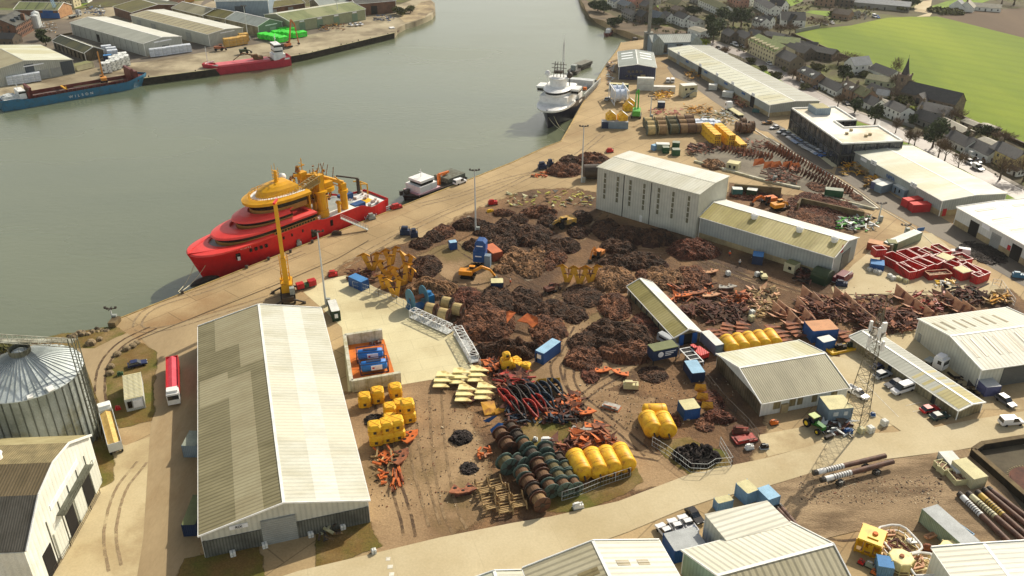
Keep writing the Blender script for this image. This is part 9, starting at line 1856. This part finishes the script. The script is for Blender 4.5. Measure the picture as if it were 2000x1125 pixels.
wall('low hedge-like boundary wall along the lower edge of the green field',[P((1546,68)),P((1580,82)),P((1630,104)),P((1684,125)),P((1740,142))],1.2,.6,Aa('hedge_brown',S(92,70,48),S(70,60,36),s=1,fine=.3),name='boundary_hedge',cat='hedge')
wall('boundary hedge along the field from the church to the right edge',[P((1835,205)),P((1880,233)),P((1930,255)),P((2000,286)),P((2100,330))],1.4,.9,MC['hedge_brown'],name='boundary_hedge',cat='hedge')
wall('low white garden wall before the white bungalow',[G(24,1225,755),G(24,1480,850)],1.2,.3,hw['white'],name='garden_wall')
wall('low garden wall along the street before the brown cottage',[G(24,510,395),G(24,660,440)],1.2,.3,hw['grey'],name='garden_wall')
wall('stone wall beside the far quay road',[G(26,830,545),G(26,1060,505)],1.2,.5,B5,name='garden_wall')
mb=MB()
for i in range(60):p=G(25,rnd(230,460),rnd(120,190));mb.cb((p.x,p.y,.7),(.7,.25,1.5),rz=rnd(-.2,.2))
tag(mb.build('gravestones',hw['grey']),'pale gravestones crowded in the churchyard above the green field','gravestones',kind='stuff')
# ---------------- trees ----------------
m_ever=Aa('evergreen_leaf',S(66,76,40),S(44,54,30),s=.8,rough=.9,fine=.2,island=.5);m_bare=Aa('bare_twig',S(112,92,70),S(84,66,50),s=.8,rough=.95,fine=.2,island=.45);m_shrub=Aa('shrub_leaf',S(96,94,50),S(66,66,36),s=.8,rough=.95,island=.5);m_gold=Aa('gorse_leaf',S(150,160,50),S(120,130,40),s=.8,island=.4);m_bark=Aa('bark',S(86,70,54),S(60,48,38),s=1.2)
def tree(label,p,h,w_,kind,name=None,n=None,group=None):
 r=Ad(name or{'e':'evergreen_tree','b':'bare_tree','s':'shrub','g':'gorse_bush'}[kind],label,'tree' if kind in 'eb' else 'bush',(p.x,p.y,0),rnd(0,6),group);r.scale=(.9,.9,.8)
 tr=h*(.22 if kind in 'eb' else .05);mb=MB();mb.tube((0,0,-.3),(0,0,h*.6),.09*w_*.5+.12,.06,6)
 for k in range(7 if kind=='b' else 3):a=rnd(0,6.28);z0=rnd(tr,h*.6);mb.tube((0,0,z0),(cos(a)*w_*.4,sin(a)*w_*.4,z0+h*.3),.12,.03,5)
 mb.build('trunk',m_bark,r);mb=MB();n=n or int({'e':520,'b':330,'s':260,'g':200}[kind]*min(1.5,max(.5,w_/6)))
 lobes=[(rnd(-.25,.25),rnd(-.25,.25),rnd(.3,.75),rnd(.3,.5))for _ in range(6)]
 for i in range(n):
  lx,ly,lz,lr=random.choice(lobes);v=Ve((rnd(-1,1),rnd(-1,1),rnd(-1,1)));
  if v.length>1 or v.length<.01:v=v.normalized()*rnd(.5,1)
  c=Ve(((lx+v.x*lr)*w_*.9,(ly+v.y*lr)*w_*.9,tr+(h-tr)*min(1,max(0,lz+v.z*lr*.8))));s_=rnd(.25,.6)*(w_/6)**.5
  if kind=='b':
   d=Ve((c.x,c.y,(c.z-tr)*.8)).normalized();e=c+d*rnd(.8,1.8)+Ve((rnd(-.4,.4),rnd(-.4,.4),rnd(-.2,.4)));mb.bar(c,e,.09,.06)
  else:
   a=Ve((rnd(-1,1),rnd(-1,1),rnd(-1,1))).normalized()*s_;b=a.orthogonal().normalized()*s_;mb.add([c-a-b*.6,c+a-b,c+a*.8+b,c-a*.9+b],[(0,1,2,3)])
 mb.build('crown',{'e':m_ever,'b':m_bare,'s':m_shrub,'g':m_gold}[kind],r);return r
TR=[
('e',24,880,680,15,9,'largest dark evergreen tree, standing beside the village street'),('e',24,175,395,11,7,'round dark evergreen on the street left of the two-storey white house'),('e',23,1075,920,8,6,'dark evergreen bush between the stone terrace and the office roof'),('e',23,885,410,11,7,'dark evergreen in the gardens behind the white cottage row'),('e',22,20,200,14,10,'tall dark evergreen at the head of the street beside the long shed'),('e',24,620,420,7,4,'small dark evergreen before the brown cottage'),('e',24,1320,580,4,3,'small round dark bush in the gardens right of the bungalow'),('e',24,1550,560,6,6,'dark evergreen clump under the white tent garage'),
('e',21,560,440,13,14,'broad dark evergreen clump left of the whitewashed houses'),('e',21,430,420,10,10,'olive evergreen left of the broad dark clump'),('e',20,1700,400,12,9,'dark evergreen by the white flat-roofed store'),('e',20,1830,470,12,9,'dark evergreen right of the white flat-roofed store'),('e',20,250,140,9,12,'dark shore trees on the river point'),('e',20,330,170,8,10,'lower shore trees beside the river point cottages'),('e',20,1850,260,9,12,'dark trees below the long stepped white terrace'),('e',20,1500,210,8,12,'dark hedge trees left of the long stepped terrace'),('e',20,470,340,6,10,'dark scrub at the foot of the mud shore'),('e',20,1050,340,6,10,'dark scrub below the white gabled shore houses'),
('b',23,1720,330,11,6,'bare tree in front of the church tower'),('b',24,950,800,9,6,'bare tree on the verge by the bright street, left of two'),('b',24,1030,840,9,6,'bare tree on the verge by the bright street, right of two'),('b',24,590,640,7,4,'bare reddish tree by the office corner, left'),('b',24,660,650,7,4,'bare reddish tree by the office corner, right'),('b',24,430,500,7,4,'bare tree beside the office roof edge'),('b',24,1190,940,7,5,'bare tree on the verge below the white car'),('b',24,1700,1070,10,8,'bare brown tree at the right end of the street'),('b',24,1990,1090,10,8,'bare brown tree cut by the right edge beyond the yellow house'),('b',23,800,820,6,5,'bare tree on the wall between street and office'),('b',21,600,300,9,8,'bare trees behind the broad dark evergreen'),('b',24,1150,380,7,10,'brown bare thicket at the field edge above the bungalow'),('b',24,1000,330,6,9,'brown bare thicket left of the field edge thicket'),('b',24,1620,560,5,8,'brown bare hedge clump right of the tent garage'),('b',24,1750,620,5,9,'brown bare hedge clump farther right along the field'),
('b',23,950,120,7,14,'brown bare wood at the field edge left of the white hall'),('b',23,1080,190,7,12,'brown bare wood beside the white hall'),('b',23,800,150,6,10,'brown bare scrub behind the gardens'),('b',21,1350,560,7,10,'brown bare scrub at the field corner below the church hall'),('b',21,1200,560,7,9,'brown bare scrub right of the whitewashed houses'),('b',21,900,560,6,8,'pale bare shrubs behind the dark terrace'),('b',23,1900,560,6,9,'grey bare scrub in front of the church'),('b',23,1750,500,6,9,'grey bare scrub left of the church transept'),('b',22,1320,780,5,7,'rusty bare bush beside the red-brown terrace'),('b',22,200,400,5,6,'bare bush on the street island by the dark terrace'),('b',22,600,360,5,5,'rusty bare shrub below the cream building'),
('s',22,620,520,3,6,'low shrub clump on the street verge by the cream building'),('s',22,850,640,3,6,'low shrub clump on the verge by the tall stone house'),('s',22,1050,760,3,8,'low shrub clump at the bright street corner'),('s',22,1500,950,3,6,'low shrub clump on the verge by the red-brown terrace'),('s',23,500,200,3,8,'olive hedge behind the red-brown terrace'),('s',23,1240,330,3,8,'green hedge below the white hall'),('s',24,560,150,4,10,'green overgrown garden above the two-storey white house'),('s',24,400,130,4,9,'green shrubs behind the two-storey white house'),('s',24,670,230,3,6,'green shrub beside the grey hip-roofed house'),('g',24,780,160,3,6,'bright yellow-green bush at the field corner'),('g',24,620,230,3,5,'yellow-green bush left of the hip-roofed house'),('g',20,1650,590,4,8,'bright lime hedge at the end of the long shed'),('g',24,1650,560,2.5,3,'yellow-green bush in the gardens right of the tent garage'),('s',24,1380,500,3,7,'low garden hedge below the timber summer house'),('s',23,1000,330,3,5,'shrub on the lawn below the white hall'),('s',20,1350,150,4,14,'olive scrub above the white gabled shore houses'),('s',20,1150,160,4,8,'olive scrub right of the village green'),
('s',2,1720,110,6,9,'dark green shore bushes at the far quay end'),('s',2,1780,90,5,8,'brown-green shore bushes by the sandy point'),('s',2,1680,100,6,7,'dark green shore bush left of the shore bushes'),('e',1,320,300,7,7,'dark ivy clump beside the brick mill'),('e',1,350,340,7,7,'dark ivy clump left of the mossy store'),('s',15,30,330,3,5,'green shrub behind the silo bridge'),('s',25,1150,110,3,14,'dark hedge beside the farm track'),('s',25,820,110,4,10,'brown hedge left of the farm track'),('s',25,150,150,3,8,'dark garden trees above the green field corner'),('e',25,880,70,8,12,'grey-brown trees left of the farm track'),('s',25,1260,130,3,20,'dark hedge line before the triple-gabled farmhouse'),
('b',21,330,180,8,9,'bare trees by the yellow hedge of the stepped terrace'),('b',21,1850,420,5,12,'brown hedge along the top of the green field'),('b',25,700,40,10,16,'bare woodland at the top edge beyond the silver-roofed shed'),('b',25,880,20,10,16,'bare woodland at the top edge left of the farm track'),('b',25,1900,50,10,18,'bare woodland at the top right corner'),('b',25,1780,40,9,16,'bare woodland left of the top right corner'),('b',25,280,30,10,14,'bare woodland at the top edge above the steading'),
]
for kd,reg,x,y,h,w_,lb in TR:tree(lb,G(reg,x,y),h,w_,kd)
mb=MB()
def inpoly(p,poly):
 c=False;n=len(poly)
 for i in range(n):
  a,b=poly[i],poly[i-1]
  if(a.y>p.y)!=(b.y>p.y)and p.x<(b.x-a.x)*(p.y-a.y)/(b.y-a.y)+a.x:c=not c
 return c
gz=[px([(1420,95),(1500,120),(1600,180),(1680,205),(1640,150),(1600,110),(1545,75),(1480,55),(1400,60)]),px([(1690,215),(1790,270),(1980,365),(2000,300),(1900,250),(1830,210),(1760,200)]),px([(1230,50),(1260,60),(1400,80),(1500,60),(1560,55),(1480,10),(1300,5),(1180,10)]),px([(1560,50),(1620,48),(1720,30),(1700,-10),(1500,-10)])]
for poly in gz:
 x0,x1=min(p.x for p in poly),max(p.x for p in poly);y0,y1=min(p.y for p in poly),max(p.y for p in poly)
 for i in range(int(min(2600,(x1-x0)*(y1-y0)*.055))):
  p=Ve((rnd(x0,x1),rnd(y0,y1),0))
  if inpoly(p,poly)and noise.noise(p*.045)>-.12:
   s_=rnd(.5,1.6);m_=random.choice((0,0,1,1,2))
   for k in range(4):a=Ve((rnd(-1,1),rnd(-1,1),rnd(-.3,1)))*s_;c=p+Ve((rnd(-s_,s_),rnd(-s_,s_),rnd(.2,s_)));b=a.orthogonal().normalized()*s_*.8;mb.add([c-a*.5-b*.5,c+a*.5-b*.4,c+a*.4+b*.5,c-a*.5+b*.4],[(0,1,2,3)],m_)
tag(mb.build('garden_scrub',[m_shrub,m_bare,m_ever]),'low garden shrubs and hedges growing between the village houses','scrub',kind='stuff')
mb=MB();mb.box(-900,900,-80,1400,-10,125);hz_=mb.build('haze',None or bpy.data.materials.new('haze_air'));hz_['kind']='stuff';hz_['label']='thin pale sea haze lying over the whole harbour';hz_['category']='haze'
hm=hz_.data.materials[0];hm.use_nodes=True;t=hm.node_tree;t.nodes.remove(t.nodes['Principled BSDF']);v=t.nodes.new('ShaderNodeVolumePrincipled');v.inputs['Color'].default_value=(.92,.95,.93,1);v.inputs['Density'].default_value=.00006;v.inputs['Anisotropy'].default_value=.5;t.links.new(v.outputs[0],t.nodes['Material Output'].inputs['Volume'])
